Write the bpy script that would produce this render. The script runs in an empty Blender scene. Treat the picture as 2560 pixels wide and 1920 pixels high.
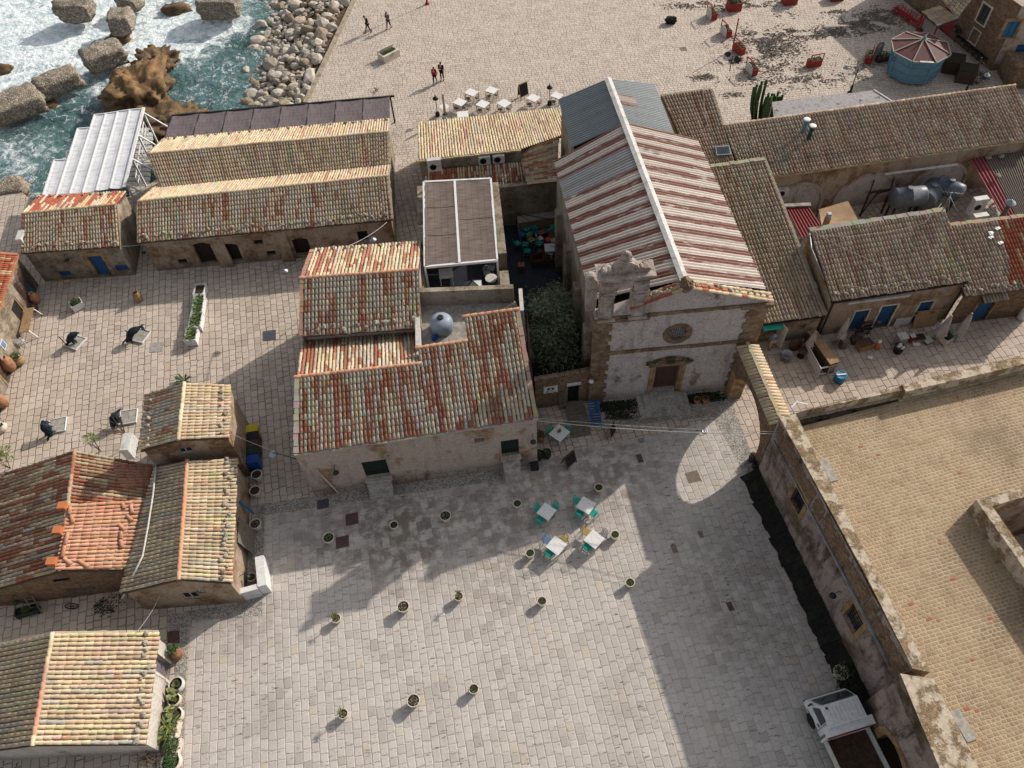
import bpy, math, random
from mathutils import Vector, Matrix, noise as mnoise
random.seed(7)
PI=math.pi; R=math.radians
SC=bpy.context.scene; COL=SC.collection
# ------------------------------------------------------------------ camera
CAMH=40.0; FPX=1975.0; CX,CY=1280.0,960.0
_d=Vector((1372.8-CX,2404.0-CY,FPX)).normalized()        # image direction of straight down
_Z=-_d; _f=Vector((0,0,1)); _Y=(_f-_f.dot(_Z)*_Z).normalized(); _X=_Y.cross(_Z)
RM=Matrix((_X,_Y,_Z))                                      # camera (x right, y down, z fwd) -> world
cam_d=bpy.data.cameras.new('camera'); cam=bpy.data.objects.new('camera',cam_d); COL.objects.link(cam)
cam_d.sensor_width=36.0; cam_d.lens=36.0*FPX/2560.0; cam_d.clip_start=0.5; cam_d.clip_end=3000
cx=RM@Vector((1,0,0)); cy=RM@Vector((0,-1,0)); cz=RM@Vector((0,0,-1))
cam.matrix_world=Matrix(((cx.x,cy.x,cz.x,0),(cx.y,cy.y,cz.y,0),(cx.z,cy.z,cz.z,CAMH),(0,0,0,1)))
SC.camera=cam
# ------------------------------------------------------------------ light
SUN_EL,SUN_AZ=29.0,37.0      # azimuth measured from +x towards +y
w=bpy.data.worlds.new("World"); SC.world=w; w.use_nodes=True
wn=w.node_tree.nodes; bg=wn['Background']; sky=wn.new('ShaderNodeTexSky'); sky.sky_type='NISHITA'; sky.sun_disc=False
sky.sun_elevation=R(SUN_EL); sky.sun_rotation=R(90-SUN_AZ); sky.air_density=1.0; sky.dust_density=2.5; sky.ozone_density=1.0
hs=wn.new('ShaderNodeHueSaturation'); hs.inputs['Saturation'].default_value=.30      # thin high haze whitens the sky light
w.node_tree.links.new(sky.outputs[0],hs.inputs['Color']); w.node_tree.links.new(hs.outputs[0],bg.inputs[0]); bg.inputs[1].default_value=0.15
sl=bpy.data.lights.new('sun','SUN'); sl.energy=4.4; sl.angle=R(0.6); sl.color=(1.0,0.91,0.80)
so=bpy.data.objects.new('sun',sl); COL.objects.link(so); so.location=(60,40,60)
sd=Vector((math.cos(R(SUN_EL))*math.cos(R(SUN_AZ)),math.cos(R(SUN_EL))*math.sin(R(SUN_AZ)),math.sin(R(SUN_EL))))
so.rotation_euler=sd.to_track_quat('Z','Y').to_euler()
vs=SC.view_settings; vs.view_transform='Standard'; vs.look='None'; vs.gamma=1.0; vs.exposure=0.03; vs.use_curve_mapping=False
SC.cycles.max_bounces=6; SC.cycles.diffuse_bounces=3; SC.cycles.glossy_bounces=2; SC.cycles.transparent_max_bounces=6
# ------------------------------------------------------------------ placing helpers
O3=Vector((0,0,CAMH))
def ray(p): return RM@Vector((p[0]-CX,p[1]-CY,FPX))
def P(px,py,z=0.0):
 v=ray((px,py)); t=(z-CAMH)/v.z; r=O3+v*t; r.z=z; return r
def t(i,j,x,y): return (640*i+x*.28933,480*j+y*.28933)     # reading of a 640x480 tile of the photo
def G(i,j,x,y,z=0.0): return P(*t(i,j,x,y),z)
def plane(E1,E2,pitch):                                    # roof plane through E1,E2 rising to the left of E1->E2
 d=(E2-E1).normalized(); n=Vector((0,0,1)).cross(d).normalized()
 s=n*math.cos(R(pitch))+Vector((0,0,1))*math.sin(R(pitch)); return (E1,d.cross(s).normalized())
def plane3(a,b,c): return (a,(b-a).cross(c-a).normalized())
def hit(pl,px):
 v=ray(px); k=((pl[0]-O3).dot(pl[1]))/v.dot(pl[1]); return O3+v*k
def lerp(a,b,f): return a+(b-a)*f
UP=Vector((0,0,1))
# ------------------------------------------------------------------ mesh builder
class MB:
 def __init__(s): s.v=[]; s.f=[]; s.mi=[]; s.c=[]; s.uv=[]; s.sm=[]
 def vert(s,p): s.v.append(tuple(p)); return len(s.v)-1
 def face(s,idx,col=(1,1,1),mi=0,uv=None,sm=False):
  s.f.append(tuple(idx)); s.mi.append(mi); s.c.append(col); s.uv.append(uv); s.sm.append(sm)
 def poly(s,pts,col=(1,1,1),mi=0,uv=None): s.face([s.vert(p) for p in pts],col,mi,uv)
 def hexa(s,b,tp,col=(1,1,1),mi=0):                      # b,tp: 4 pts ccw seen from above
  i=[s.vert(p) for p in b]+[s.vert(p) for p in tp]
  for q in ((3,2,1,0),(4,5,6,7),(0,1,5,4),(1,2,6,5),(2,3,7,6),(3,0,4,7)): s.face([i[k] for k in q],col,mi)
 def box(s,c,sz,rz=0.0,col=(1,1,1),mi=0,M=None):
  x,y,z=sz[0]/2,sz[1]/2,sz[2]/2; m=Matrix.Translation(Vector(c))@Matrix.Rotation(rz,4,'Z')
  if M is not None: m=M@m
  b=[m@Vector(p) for p in ((-x,-y,-z),(x,-y,-z),(x,y,-z),(-x,y,-z))]; tp=[m@Vector(p) for p in ((-x,-y,z),(x,-y,z),(x,y,z),(-x,y,z))]
  s.hexa(b,tp,col,mi)
 def bar(s,a,b,w,h,col=(1,1,1),mi=0,up=UP):             # square bar from a to b
  a=Vector(a); b=Vector(b); d=(b-a).normalized(); sx=d.cross(up)
  if sx.length<1e-4: sx=d.cross(Vector((1,0,0)))
  sx.normalize(); sy=sx.cross(d).normalized(); sx*=w/2; sy*=h/2
  s.hexa([a-sx-sy,a+sx-sy,a+sx+sy,a-sx+sy],[b-sx-sy,b+sx-sy,b+sx+sy,b-sx+sy],col,mi)
 def prism(s,pts,z0,z1,col=(1,1,1),mi=0,bottom=True):
  n=len(pts); b=[s.vert((p[0],p[1],z0)) for p in pts]; u=[s.vert((p[0],p[1],z1)) for p in pts]
  for k in range(n): s.face([b[k],b[(k+1)%n],u[(k+1)%n],u[k]],col,mi)
  s.face(u,col,mi)
  if bottom: s.face(b[::-1],col,mi)
 def tube(s,pts,r,n=6,col=(1,1,1),mi=0,caps=True,sm=True):
  pts=[Vector(p) for p in pts]; rings=[]; rr=r if isinstance(r,(list,tuple)) else [r]*len(pts)
  pu=None
  for k,p in enumerate(pts):
   d=(pts[min(k+1,len(pts)-1)]-pts[max(k-1,0)]).normalized()
   u=pu-d*pu.dot(d) if pu is not None else d.cross(UP if abs(d.z)<.95 else Vector((1,0,0)))
   if u.length<1e-5: u=d.orthogonal()
   u.normalize(); pu=u; w_=d.cross(u)
   rings.append([s.vert(p+(u*math.cos(2*PI*a/n)+w_*math.sin(2*PI*a/n))*rr[k]) for a in range(n)])
  for k in range(len(rings)-1):
   for a in range(n): s.face([rings[k][a],rings[k][(a+1)%n],rings[k+1][(a+1)%n],rings[k+1][a]],col,mi,None,sm)
  if caps: s.face(rings[0][::-1],col,mi); s.face(rings[-1],col,mi)
 def lathe(s,prof,n=16,c=(0,0,0),col=(1,1,1),mi=0,M=None,sm=True,jit=0):
  rings=[]; c=Vector(c)
  for (r,z) in prof:
   ring=[]
   for a in range(n):
    p=Vector((r*math.cos(2*PI*a/n),r*math.sin(2*PI*a/n),z))
    if jit: p+=Vector((random.uniform(-jit,jit),random.uniform(-jit,jit),random.uniform(-jit,jit)))
    if M is not None: p=M@p
    ring.append(s.vert(p+c))
   rings.append(ring)
  for k in range(len(rings)-1):
   for a in range(n): s.face([rings[k][a],rings[k][(a+1)%n],rings[k+1][(a+1)%n],rings[k+1][a]],col,mi,None,sm)
  s.face(rings[0][::-1],col,mi); s.face(rings[-1],col,mi)
 def blob(s,c,sz,seed=0,lv=2,amp=.25,fr=1.2,col=(1,1,1),mi=0,M=None,sm=False,box=0.0,rough=False):
  vs_,fs=ICO[lv]; base=len(s.v); off=Vector((seed*7.13,seed*3.7,seed*1.9))
  for p in vs_:
   p=Vector(p)
   if box:
    m=max(abs(p.x),abs(p.y),abs(p.z)); p=lerp(p,p/m,box)
   k=1+amp*(mnoise.noise(p*fr+off)+.5*mnoise.noise(p*fr*2.3+off))
   if rough: k+=amp*(.22*mnoise.noise(p*fr*4.5+off)-.25*max(0,mnoise.noise(p*fr*3.1-off))**.7+.14*mnoise.noise(p*fr*10+off)+.09*mnoise.noise(p*fr*19+off))
   q=Vector((p.x*sz[0],p.y*sz[1],p.z*sz[2]))*k
   if M is not None: q=M@q
   s.v.append(tuple(q+Vector(c)))
  for f in fs: s.face([base+k for k in f],col,mi,None,sm)
 def build(s,name,mats,parent=None,loc=None):
  me=bpy.data.meshes.new(name); me.from_pydata(s.v,[],s.f)
  if not isinstance(mats,(list,tuple)): mats=[mats]
  for m in mats: me.materials.append(m)
  me.polygons.foreach_set('material_index',s.mi); me.polygons.foreach_set('use_smooth',s.sm)
  if any(c!=(1,1,1) for c in s.c):
   ca=me.color_attributes.new('Col','BYTE_COLOR','CORNER'); buf=[]
   for f,c in zip(s.f,s.c): buf+=[c[0],c[1],c[2],c[3] if len(c)>3 else 1.0]*len(f)
   ca.data.foreach_set('color',buf)
  if any(u is not None for u in s.uv):
   ul=me.uv_layers.new(name='UVMap'); buf=[]
   for f,u in zip(s.f,s.uv):
    for k in range(len(f)): buf+=list(u[k]) if u else [0,0]
   ul.data.foreach_set('uv',buf)
  me.update(); o=bpy.data.objects.new(name,me); COL.objects.link(o)
  if parent is not None: o.parent=parent
  if loc is not None: o.location=loc
  return o
def _ico():
 out={}
 import bmesh
 for lv in (1,2,3,4,5):
  bm=bmesh.new(); bmesh.ops.create_icosphere(bm,subdivisions=lv,radius=1.0)
  bm.verts.index_update(); out[lv]=([tuple(v.co) for v in bm.verts],[[v.index for v in f.verts] for f in bm.faces]); bm.free()
 return out
ICO=_ico()
# ------------------------------------------------------------------ naming helpers
def tag(o,label=None,cat=None,group=None,kind=None):
 if label: o['label']=label
 if cat: o['category']=cat
 if group: o['group']=group
 if kind: o['kind']=kind
 return o
def thing(name,label,cat,loc=(0,0,0),rz=0.0,group=None):
 o=bpy.data.objects.new(name,None); COL.objects.link(o); o.location=loc; o.rotation_euler=(0,0,rz); o.empty_display_size=.2
 return tag(o,label,cat,group)
def root(name,label,cat,group=None): return thing(name,label,cat,(0,0,0),0,group)
def dup(o,loc,rz=None,label=None,group=None,sc=None):
 c=o.copy(); COL.objects.link(c); c.location=loc
 if rz is not None: c.rotation_euler=(0,0,rz)
 if sc: c.scale=(sc,sc,sc) if not isinstance(sc,(tuple,list)) else sc
 if label: c['label']=label
 if group: c['group']=group
 for ch in list(o.children):
  k=ch.copy(); COL.objects.link(k); k.parent=c
  for g in list(ch.children):
   m=g.copy(); COL.objects.link(m); m.parent=k
 return c
# ------------------------------------------------------------------ materials
class NT:
 def __init__(s,name):
  s.m=bpy.data.materials.new(name); s.m.use_nodes=True; s.t=s.m.node_tree; s.n=s.t.nodes; s.l=s.t.links
  s.b=s.n['Principled BSDF']; s.b.inputs['Specular IOR Level'].default_value=.25
  s._pos=None
 def put(s,sock,v):
  if hasattr(v,'links') or hasattr(v,'is_linked'): s.l.new(v,sock)
  elif isinstance(v,(tuple,list)): sock.default_value=tuple(v)+((1.0,) if len(v)==3 and len(sock.default_value)==4 else ())
  else: sock.default_value=v
 @property
 def pos(s):
  if s._pos is None: s._pos=s.n.new('ShaderNodeNewGeometry').outputs['Position']
  return s._pos
 def mth(s,op,a,b=0.0,c=0.0):
  n=s.n.new('ShaderNodeMath'); n.operation=op; s.put(n.inputs[0],a); s.put(n.inputs[1],b)
  if op in('MULTIPLY_ADD','SMOOTH_MIN'): s.put(n.inputs[2],c)
  return n.outputs[0]
 def vm(s,op,a,b=(0,0,0)):
  n=s.n.new('ShaderNodeVectorMath'); n.operation=op; s.put(n.inputs[0],a)
  if op=='SCALE': s.put(n.inputs['Scale'],b)
  else: s.put(n.inputs[1],b)
  return n.outputs[1] if op in('LENGTH','DISTANCE','DOT_PRODUCT') else n.outputs[0]
 def noise(s,vec,scale,detail=4,rough=.55,dist=0):
  n=s.n.new('ShaderNodeTexNoise'); s.put(n.inputs['Vector'],vec); n.inputs['Scale'].default_value=scale
  n.inputs['Detail'].default_value=detail; n.inputs['Roughness'].default_value=rough; n.inputs['Distortion'].default_value=dist
  return n.outputs['Fac'],n.outputs['Color']
 def vor(s,vec,scale,feat='F1',rnd=1.0):
  n=s.n.new('ShaderNodeTexVoronoi'); n.feature=feat; s.put(n.inputs['Vector'],vec); n.inputs['Scale'].default_value=scale; n.inputs['Randomness'].default_value=rnd
  return n
 def ramp(s,fac,lo,hi,a=0.0,b=1.0,smooth=True):
  n=s.n.new('ShaderNodeMapRange'); n.interpolation_type='SMOOTHSTEP' if smooth else 'LINEAR'
  s.put(n.inputs[0],fac)
  for k,v in zip((1,2,3,4),(lo,hi,a,b)): s.put(n.inputs[k],v)
  return n.outputs[0]
 def mix(s,fac,a,b,mode='MIX'):
  n=s.n.new('ShaderNodeMix'); n.data_type='RGBA'; n.blend_type=mode; s.put(n.inputs[0],fac); s.put(n.inputs[6],a); s.put(n.inputs[7],b); return n.outputs[2]
 def map(s,vec,rot=(0,0,0),sc=(1,1,1),loc=(0,0,0)):
  n=s.n.new('ShaderNodeMapping'); s.put(n.inputs[0],vec); n.inputs['Rotation'].default_value=rot; n.inputs['Scale'].default_value=sc; n.inputs['Location'].default_value=loc; return n.outputs[0]
 def sep(s,v):
  n=s.n.new('ShaderNodeSeparateXYZ'); s.put(n.inputs[0],v); return n.outputs
 def comb(s,x,y,z=0.0):
  n=s.n.new('ShaderNodeCombineXYZ'); s.put(n.inputs[0],x); s.put(n.inputs[1],y); s.put(n.inputs[2],z); return n.outputs[0]
 def wn(s,v):
  n=s.n.new('ShaderNodeTexWhiteNoise'); n.noise_dimensions='3D'; s.put(n.inputs['Vector'],v); return n.outputs['Value'],n.outputs['Color']
 def attr(s,name='Col'):
  n=s.n.new('ShaderNodeVertexColor'); n.layer_name=name; return n.outputs[0]
 def uv(s): return s.n.new('ShaderNodeTexCoord').outputs['UV']
 def obj(s): return s.n.new('ShaderNodeTexCoord').outputs['Object']
 def bump(s,h,strength=.3,dist=.05):
  n=s.n.new('ShaderNodeBump'); s.put(n.inputs['Height'],h); n.inputs['Strength'].default_value=strength; n.inputs['Distance'].default_value=dist; s.l.new(n.outputs[0],s.b.inputs['Normal'])
 def done(s,col=None,rough=.85,metal=None):
  if col is not None: s.put(s.b.inputs['Base Color'],col)
  s.put(s.b.inputs['Roughness'],rough)
  if metal is not None: s.b.inputs['Metallic'].default_value=metal
  return s.m
def plain(name,col,rough=.7,var=.25,sc=6.0,dirt=.15,metal=None,bump=0.0,spec=None):
 N=NT(name); f,_=N.noise(N.pos,sc,5,.6); g,_=N.noise(N.pos,sc*.22,3)
 c=N.mix(N.ramp(f,.3,.7,0,1),tuple(x*(1-var) for x in col),tuple(min(1,x*(1+var*.5)) for x in col))
 c=N.mix(N.ramp(g,.5,.75,0,dirt*2),c,(col[0]*.35+.03,col[1]*.32+.025,col[2]*.3+.02))
 if bump: N.bump(f,bump,.03)
 if spec is not None: N.b.inputs['Specular IOR Level'].default_value=spec
 return N.done(c,rough,metal)
def vcol(name,rough=.8,var=.3,sc=9.0,bump=.15,dark=(.10,.085,.065),amount=.45,metal=None,broad=0):
 N=NT(name); a=N.attr(); f,_=N.noise(N.pos,sc,5,.65); g,_=N.noise(N.pos,sc*3.1,3,.6)
 c=N.mix(N.ramp(f,.25,.75,0,1),N.mix(1.0,a,(1-var,)*3,'MULTIPLY'),a)
 c=N.mix(N.ramp(g,.56,.72,0,amount),c,dark)
 if broad:      # lichen and soot in broad drifts
  h,_=N.noise(N.pos,.75,5,.62); h2,_=N.noise(N.pos,26,3,.6); c=N.mix(N.mth('MULTIPLY',N.ramp(h,.52,.72),N.ramp(h2,.35,.6,.3,broad)),c,(.14,.112,.085))
 if bump: N.bump(g,bump,.02)
 return N.done(c,rough,metal)
def wallmat(name,plaster,stone,patch=.5,ssc=3.2,stain=.5,soft=.06,psc=.55,pit=.0):
 N=NT(name); p=N.pos
 wv,wc=N.noise(p,2.2,4,.6); pd=N.vm('ADD',p,N.vm('SCALE',N.vm('SUBTRACT',wc,(.5,.5,.5)),.22))
 st=N.vor(N.map(pd,sc=(1,1,1.45)),ssc); ed=N.vor(N.map(pd,sc=(1,1,1.45)),ssc,'DISTANCE_TO_EDGE')
 sv=N.sep(st.outputs['Color'])[0]
 sc_=N.mix(sv,tuple(x*.62 for x in stone),tuple(min(1,x*1.3) for x in stone))
 sc_=N.mix(N.ramp(ed.outputs['Distance'],.0,.06,.55,0),sc_,tuple(x*.45 for x in stone))
 m,_=N.noise(p,psc,7,.62); pm=N.ramp(m,patch-soft,patch+soft)
 f,_=N.noise(p,7,6,.65); pl=N.mix(N.ramp(f,.3,.72),tuple(x*.76 for x in plaster),tuple(min(1,x*1.1) for x in plaster))
 c=N.mix(pm,pl,sc_)
 s1,_=N.noise(N.map(p,sc=(1.6,1.6,.35)),1.3,6,.65); c=N.mix(N.ramp(s1,.5,.72,0,stain),c,tuple(x*.28 for x in stone))
 if pit:
  h,_=N.noise(p,11,6,.75); k,_=N.noise(p,.9,3); c=N.mix(N.mth('MULTIPLY',N.ramp(h,.57,.63),N.ramp(k,.3,.62,.25,pit)),c,(.05,.04,.032))
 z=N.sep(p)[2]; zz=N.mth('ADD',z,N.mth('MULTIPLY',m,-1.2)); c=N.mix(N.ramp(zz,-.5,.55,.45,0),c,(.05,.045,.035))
 hgt=N.mth('ADD',N.mth('MULTIPLY',f,.35),N.mth('MULTIPLY',N.mth('MULTIPLY',N.ramp(ed.outputs['Distance'],0,.12),pm),.8)); N.bump(hgt,.6,.05)
 return N.done(c,.92)
def paving(name,ang,h,w,ca,cb,joint,jw=.02,jvar=.6,stain=.3,wear=0.0,soft=1.0,rough=.8,spots=(),wob=.16,accent=None):
 """irregular courses of stone slabs: running joints along ang, staggered cross joints, each slab its own tint"""
 N=NT(name); p=N.pos; nv,nc=N.noise(p,1.3,3,.5); n2,nc2=N.noise(p,6.0,3,.6)
 pp=N.vm('ADD',p,N.vm('SCALE',N.vm('SUBTRACT',nc,(.5,.5,.5)),wob)); pp=N.vm('ADD',pp,N.vm('SCALE',N.vm('SUBTRACT',nc2,(.5,.5,.5)),.06))
 s=N.sep(N.map(pp,rot=(0,0,-ang))); u,v=s[0],s[1]
 vr=N.mth('DIVIDE',v,h); row=N.mth('FLOOR',vr); fv=N.mth('SUBTRACT',vr,row)
 r1,rc=N.wn(N.comb(row,3.7,1.0)); rs=N.sep(rc)
 ww=N.mth('MULTIPLY',N.mth('ADD',.72,N.mth('MULTIPLY',rs[1],.65)),w)
 uu=N.mth('ADD',N.mth('DIVIDE',u,ww),N.mth('MULTIPLY',r1,37.0)); cl=N.mth('FLOOR',uu); fu=N.mth('SUBTRACT',uu,cl)
 i1,ic=N.wn(N.comb(row,cl,5.0)); is_=N.sep(ic)
 du=N.mth('MULTIPLY',N.mth('MINIMUM',fu,N.mth('SUBTRACT',1.0,fu)),ww); dv=N.mth('MULTIPLY',N.mth('MINIMUM',fv,N.mth('SUBTRACT',1.0,fv)),h)
 d=N.mth('MINIMUM',du,dv)
 jn,_=N.noise(p,.8,4,.6); jw_=N.mth('MULTIPLY',jw,N.ramp(jn,.3,.7,1-jvar,1+jvar))
 jm=N.mth('SUBTRACT',1.0,N.ramp(d,N.mth('MULTIPLY',jw_,.35),N.mth('MULTIPLY',jw_,1.3)))
 c=N.mix(is_[0],ca,cb)
 c=N.mix(N.ramp(is_[1],.88,.97,0,.5*soft),c,tuple(x*.66 for x in ca)); c=N.mix(N.ramp(is_[2],.965,.985,0,.45*soft),c,(cb[0]*1.02,cb[1]*.92,cb[2]*.74))
 g,_=N.noise(p,9,6,.7); c=N.mix(N.ramp(g,.35,.7,.3,0),c,tuple(x*.6 for x in ca))
 b,_=N.noise(p,.33,5,.6); c=N.mix(N.ramp(b,.46,.72,0,stain),c,tuple(x*.45 for x in ca))
 if wear:
  k,_=N.noise(N.comb(N.mth('MULTIPLY',u,10.0),N.mth('MULTIPLY',v,1.9)),1.0,3,.6); kk,_=N.noise(p,.30,3); c=N.mix(N.mth('MULTIPLY',N.ramp(k,.60,.68),N.ramp(kk,.36,.60,.12,wear)),c,tuple(x*.33 for x in joint)); dt=N.vor(p,1.9); c=N.mix(N.mth('MULTIPLY',N.ramp(dt.outputs['Distance'],.05,.03),.75),c,tuple(x*.3 for x in joint))
 if accent: c=N.mix(N.mth('MULTIPLY',N.mth('GREATER_THAN',N.wn(N.comb(row,cl,11.0))[0],.987),N.ramp(N.noise(p,.35,2)[0],.42,.55)),c,accent)
 for (x,y,r_,k_) in spots:      # old stains, each with its own place on the ground
  sd_=N.vm('DISTANCE',N.vm('ADD',p,N.vm('SCALE',N.vm('SUBTRACT',N.noise(p,.5,4,.6)[1],(.5,.5,.5)),3.0)),(x,y,0)); e_,_=N.noise(p,1.6,5,.65); sm=N.mth('MULTIPLY',N.ramp(sd_,r_,r_*.25),N.ramp(N.mth('ADD',e_,N.mth('MULTIPLY',is_[2],.16)),.44,.68,0,k_)); c=N.mix(sm,c,(.14,.105,.075))
 if wear:      # worn piazza: joints fade out in places, chipped dark edges along the cross joints
  jm=N.mth('MULTIPLY',jm,N.ramp(jn,.34,.62,.28,1.0)); q,_=N.noise(p,16,3,.6); ch=N.mth('MULTIPLY',N.mth('MULTIPLY',N.ramp(du,.09,.0),N.ramp(q,.50,.60)),N.ramp(N.noise(p,.9,3)[0],.42,.62)); c=N.mix(N.mth('MULTIPLY',ch,wear),c,tuple(x*.42 for x in joint))
 c=N.mix(N.mth('MULTIPLY',jm,.92),c,joint)
 N.bump(N.mth('ADD',N.mth('MULTIPLY',N.ramp(d,0,.05),1.0),N.mth('ADD',N.mth('MULTIPLY',g,.25),N.mth('MULTIPLY',is_[0],.25))),.55,.03)
 return N.done(c,rough)
# ------------------------------------------------------------------ material set
M={}
M['tile']=vcol('clay_tile',.9,.28,7.0,.3,(.06,.05,.04),.4,None,.45)
M['vc']=vcol('painted',.6,.12,5.0,.05,(.12,.10,.08),.18)
M['vcmatte']=vcol('painted_matte',.85,.18,8.0,.1,(.09,.08,.06),.25)
M['bed']=plain('tile_mortar',(.10,.07,.05),.95,.4,9)
M['mortar']=plain('lime_mortar',(.40,.34,.26),.95,.35,8,.35,None,.3)
M['coping']=plain('coping_stone',(.34,.29,.22),.95,.4,7,.45,None,.4)
M['plaster_house']=wallmat('weathered_pink_plaster',(.40,.33,.28),(.30,.20,.13),.56,4.0,.35,.05,.5)
M['plaster_left']=wallmat('weathered_tan_plaster',(.36,.28,.205),(.24,.15,.09),.52,5.0,.5,.08,.6)
M['plaster_side']=wallmat('rough_grey_plaster',(.33,.285,.22),(.22,.17,.12),.5,7.0,.4,.1,.9)
M['church']=wallmat('pitted_church_plaster',(.46,.41,.39),(.25,.195,.15),.635,5.0,.40,.05,.7,1.0)
M['bell_stone']=wallmat('pale_bell_gable_stone',(.40,.345,.31),(.30,.245,.205),.5,3.0,.5,.1,1.2,.6)
M['church_stone']=wallmat('church_pilaster_stone',(.27,.19,.13),(.19,.125,.08),.42,3.0,.6,.1,1.2,.5)
M['rubble']=wallmat('brown_rubble_stone',(.25,.17,.105),(.21,.135,.085),.36,5.5,.5,.1,.8)
M['fort']=wallmat('fort_plaster',(.33,.265,.235),(.16,.115,.08),.53,3.8,.95,.09,.6,.95)
M['ashlar']=wallmat('golden_ashlar',(.34,.23,.12),(.27,.17,.085),.45,2.2,.35,.1,1.1)
M['white_wall']=wallmat('whitewashed_wall',(.52,.48,.43),(.34,.28,.22),.66,5,.3,.06,.8)
M['dark']=plain('dark_interior',(.012,.011,.010),.95,.3,4,0)
M['wood_brown']=plain('brown_wood',(.085,.045,.028),.7,.4,14,.3)
M['dark_wood']=plain('dark_stained_wood',(.022,.013,.009),.7,.4,12,.2)
M['wood_green']=plain('dark_green_door_paint',(.006,.022,.016),.55,.3,9,.1)
M['wood_blue']=plain('blue_door_paint',(.018,.085,.22),.6,.25,9,.2)
M['wood_light']=plain('bare_timber',(.30,.20,.11),.75,.35,12,.25)
M['wood_grey']=plain('weathered_grey_timber',(.16,.135,.11),.85,.35,12,.3)
M['white']=plain('white_paint',(.66,.66,.66),.5,.14,8,.12)
M['white_dirty']=plain('dirty_white_paint',(.52,.51,.48),.6,.22,8,.28)
M['iron']=plain('black_iron',(.018,.018,.020),.5,.3,10,.1)
M['steel']=plain('galvanised_steel',(.30,.33,.36),.42,.22,7,.25,.6)
M['tanksteel']=plain('dark_grey_tank',(.115,.13,.155),.42,.2,3,.25)
M['tankgrey']=plain('grey_plastic_tank',(.24,.28,.34),.45,.14,3,.2)
M['cable']=plain('grey_cable',(.38,.37,.35),.6,.2,10)
M['cable_dark']=plain('dark_cable',(.05,.045,.04),.7,.2,10)
M['soil']=plain('potting_soil',(.045,.033,.022),.95,.5,25,.2)
M['leaf']=vcol('leaf',.6,.25,9,.0,(.02,.03,.01),.2)
M['bark']=plain('bark',(.10,.075,.055),.9,.4,14,.3)
M['terracotta']=plain('terracotta',(.36,.18,.10),.85,.3,9,.35)
M['potcream']=plain('cream_pot',(.58,.52,.43),.75,.18,9,.3)
M['concrete']=plain('concrete',(.33,.31,.28),.9,.3,5,.3)
M['cloth_white']=plain('white_canvas',(.52,.47,.43),.9,.18,6,.25)
M['skin']=plain('skin',(.45,.27,.19),.6,.08,20,0)
M['cloth_black']=plain('black_cloth',(.012,.012,.015),.9,.3,10,0)
M['cloth_navy']=plain('dark_navy_canvas',(.010,.018,.030),.7,.5,10,0)
M['cloth_red']=plain('red_coat',(.33,.012,.02),.85,.15,10,0)
M['cloth_grey']=plain('grey_cloth',(.14,.125,.15),.9,.2,10,0)
M['hair']=plain('dark_hair',(.02,.013,.010),.6,.3,20,0)
M['red']=plain('red_paint',(.27,.032,.024),.65,.25,7,.25)
M['turq']=plain('turquoise_paint',(.025,.36,.30),.5,.12,10,.1)
M['yellow']=plain('yellow_paint',(.40,.30,.10),.5,.15,10,.1)
M['blue']=plain('slate_blue_paint',(.13,.19,.33),.5,.15,10,.1)
M['grey_paint']=plain('grey_paint',(.25,.25,.26),.5,.15,10,.1)
M['orange']=plain('orange_paint',(.5,.14,.05),.5,.15,10,.1)
M['azure']=plain('azure_paint',(.02,.16,.30),.5,.2,10,.15)
M['plastic_blue']=plain('blue_plastic',(.012,.06,.26),.45,.15,8,.1)
M['plastic_yellow']=plain('yellow_plastic',(.55,.42,.03),.45,.15,8,.1)
M['plastic_brown']=plain('brown_plastic',(.06,.038,.028),.5,.15,8,.1)
M['plastic_green']=plain('dark_green_plastic',(.012,.035,.028),.5,.15,8,.1)
M['kiosk']=plain('kiosk_blue_paint',(.115,.235,.315),.6,.14,3,.2)
M['kiosk_roof']=plain('faded_red_roof_panel',(.125,.045,.045),.7,.2,3,.2)
M['glass']=plain('window_glass',(.03,.045,.055),.12,.2,3,0,None,0,.6)
M['chalk']=plain('chalkboard',(.018,.018,.018),.8,.3,12,.05)
M['navy_floor']=plain('navy_floor_paint',(.018,.022,.034),.6,.35,2,.2)
M['tarp']=plain('tan_canopy_sheet',(.33,.22,.13),.85,.15,2,.2)
M['worktop']=plain('marble_worktop',(.40,.43,.46),.35,.14,5,.1)
M['rubber']=plain('rubber',(.015,.015,.016),.8,.2,10,.1)
M['rust_bed']=plain('rusty_truck_bed',(.062,.036,.023),.85,.45,6,.5)
M['step']=plain('step_stone',(.38,.355,.32),.9,.3,7,.4,None,.3)
M['clay_new']=vcol('new_pink_tile',.85,.12,9,.15,(.2,.12,.08),.15)
def reed(name,col,col2,ang,freq=60):
 N=NT(name); u=N.uv(); s=N.sep(u); n,_=N.noise(N.map(u,sc=(1.2,freq*.5,1)),1.0,4,.7); n2,_=N.noise(N.map(u,sc=(.8,3,1)),1.0,4,.6)
 c=N.mix(N.ramp(n,.35,.65),col,col2); c=N.mix(N.ramp(n2,.45,.7,0,.45),c,tuple(x*.5 for x in col))
 gx=N.mth('FRACT',N.mth('MULTIPLY',s[0],2.4)); line=N.mth('LESS_THAN',N.mth('ABSOLUTE',N.mth('SUBTRACT',gx,.5)),.035)
 c=N.mix(N.mth('MULTIPLY',line,.45),c,tuple(x*.4 for x in col)); N.bump(n,.5,.03); return N.done(c,.9)
M['reed_purple']=reed('grey_brown_reed_mat',(.115,.092,.098),(.19,.155,.16),0)
M['reed_brown']=reed('brown_reed_mat',(.105,.078,.068),(.20,.155,.135),0)
M['reed_white']=reed('white_reed_mat',(.50,.51,.54),(.68,.69,.72),0)
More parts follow.
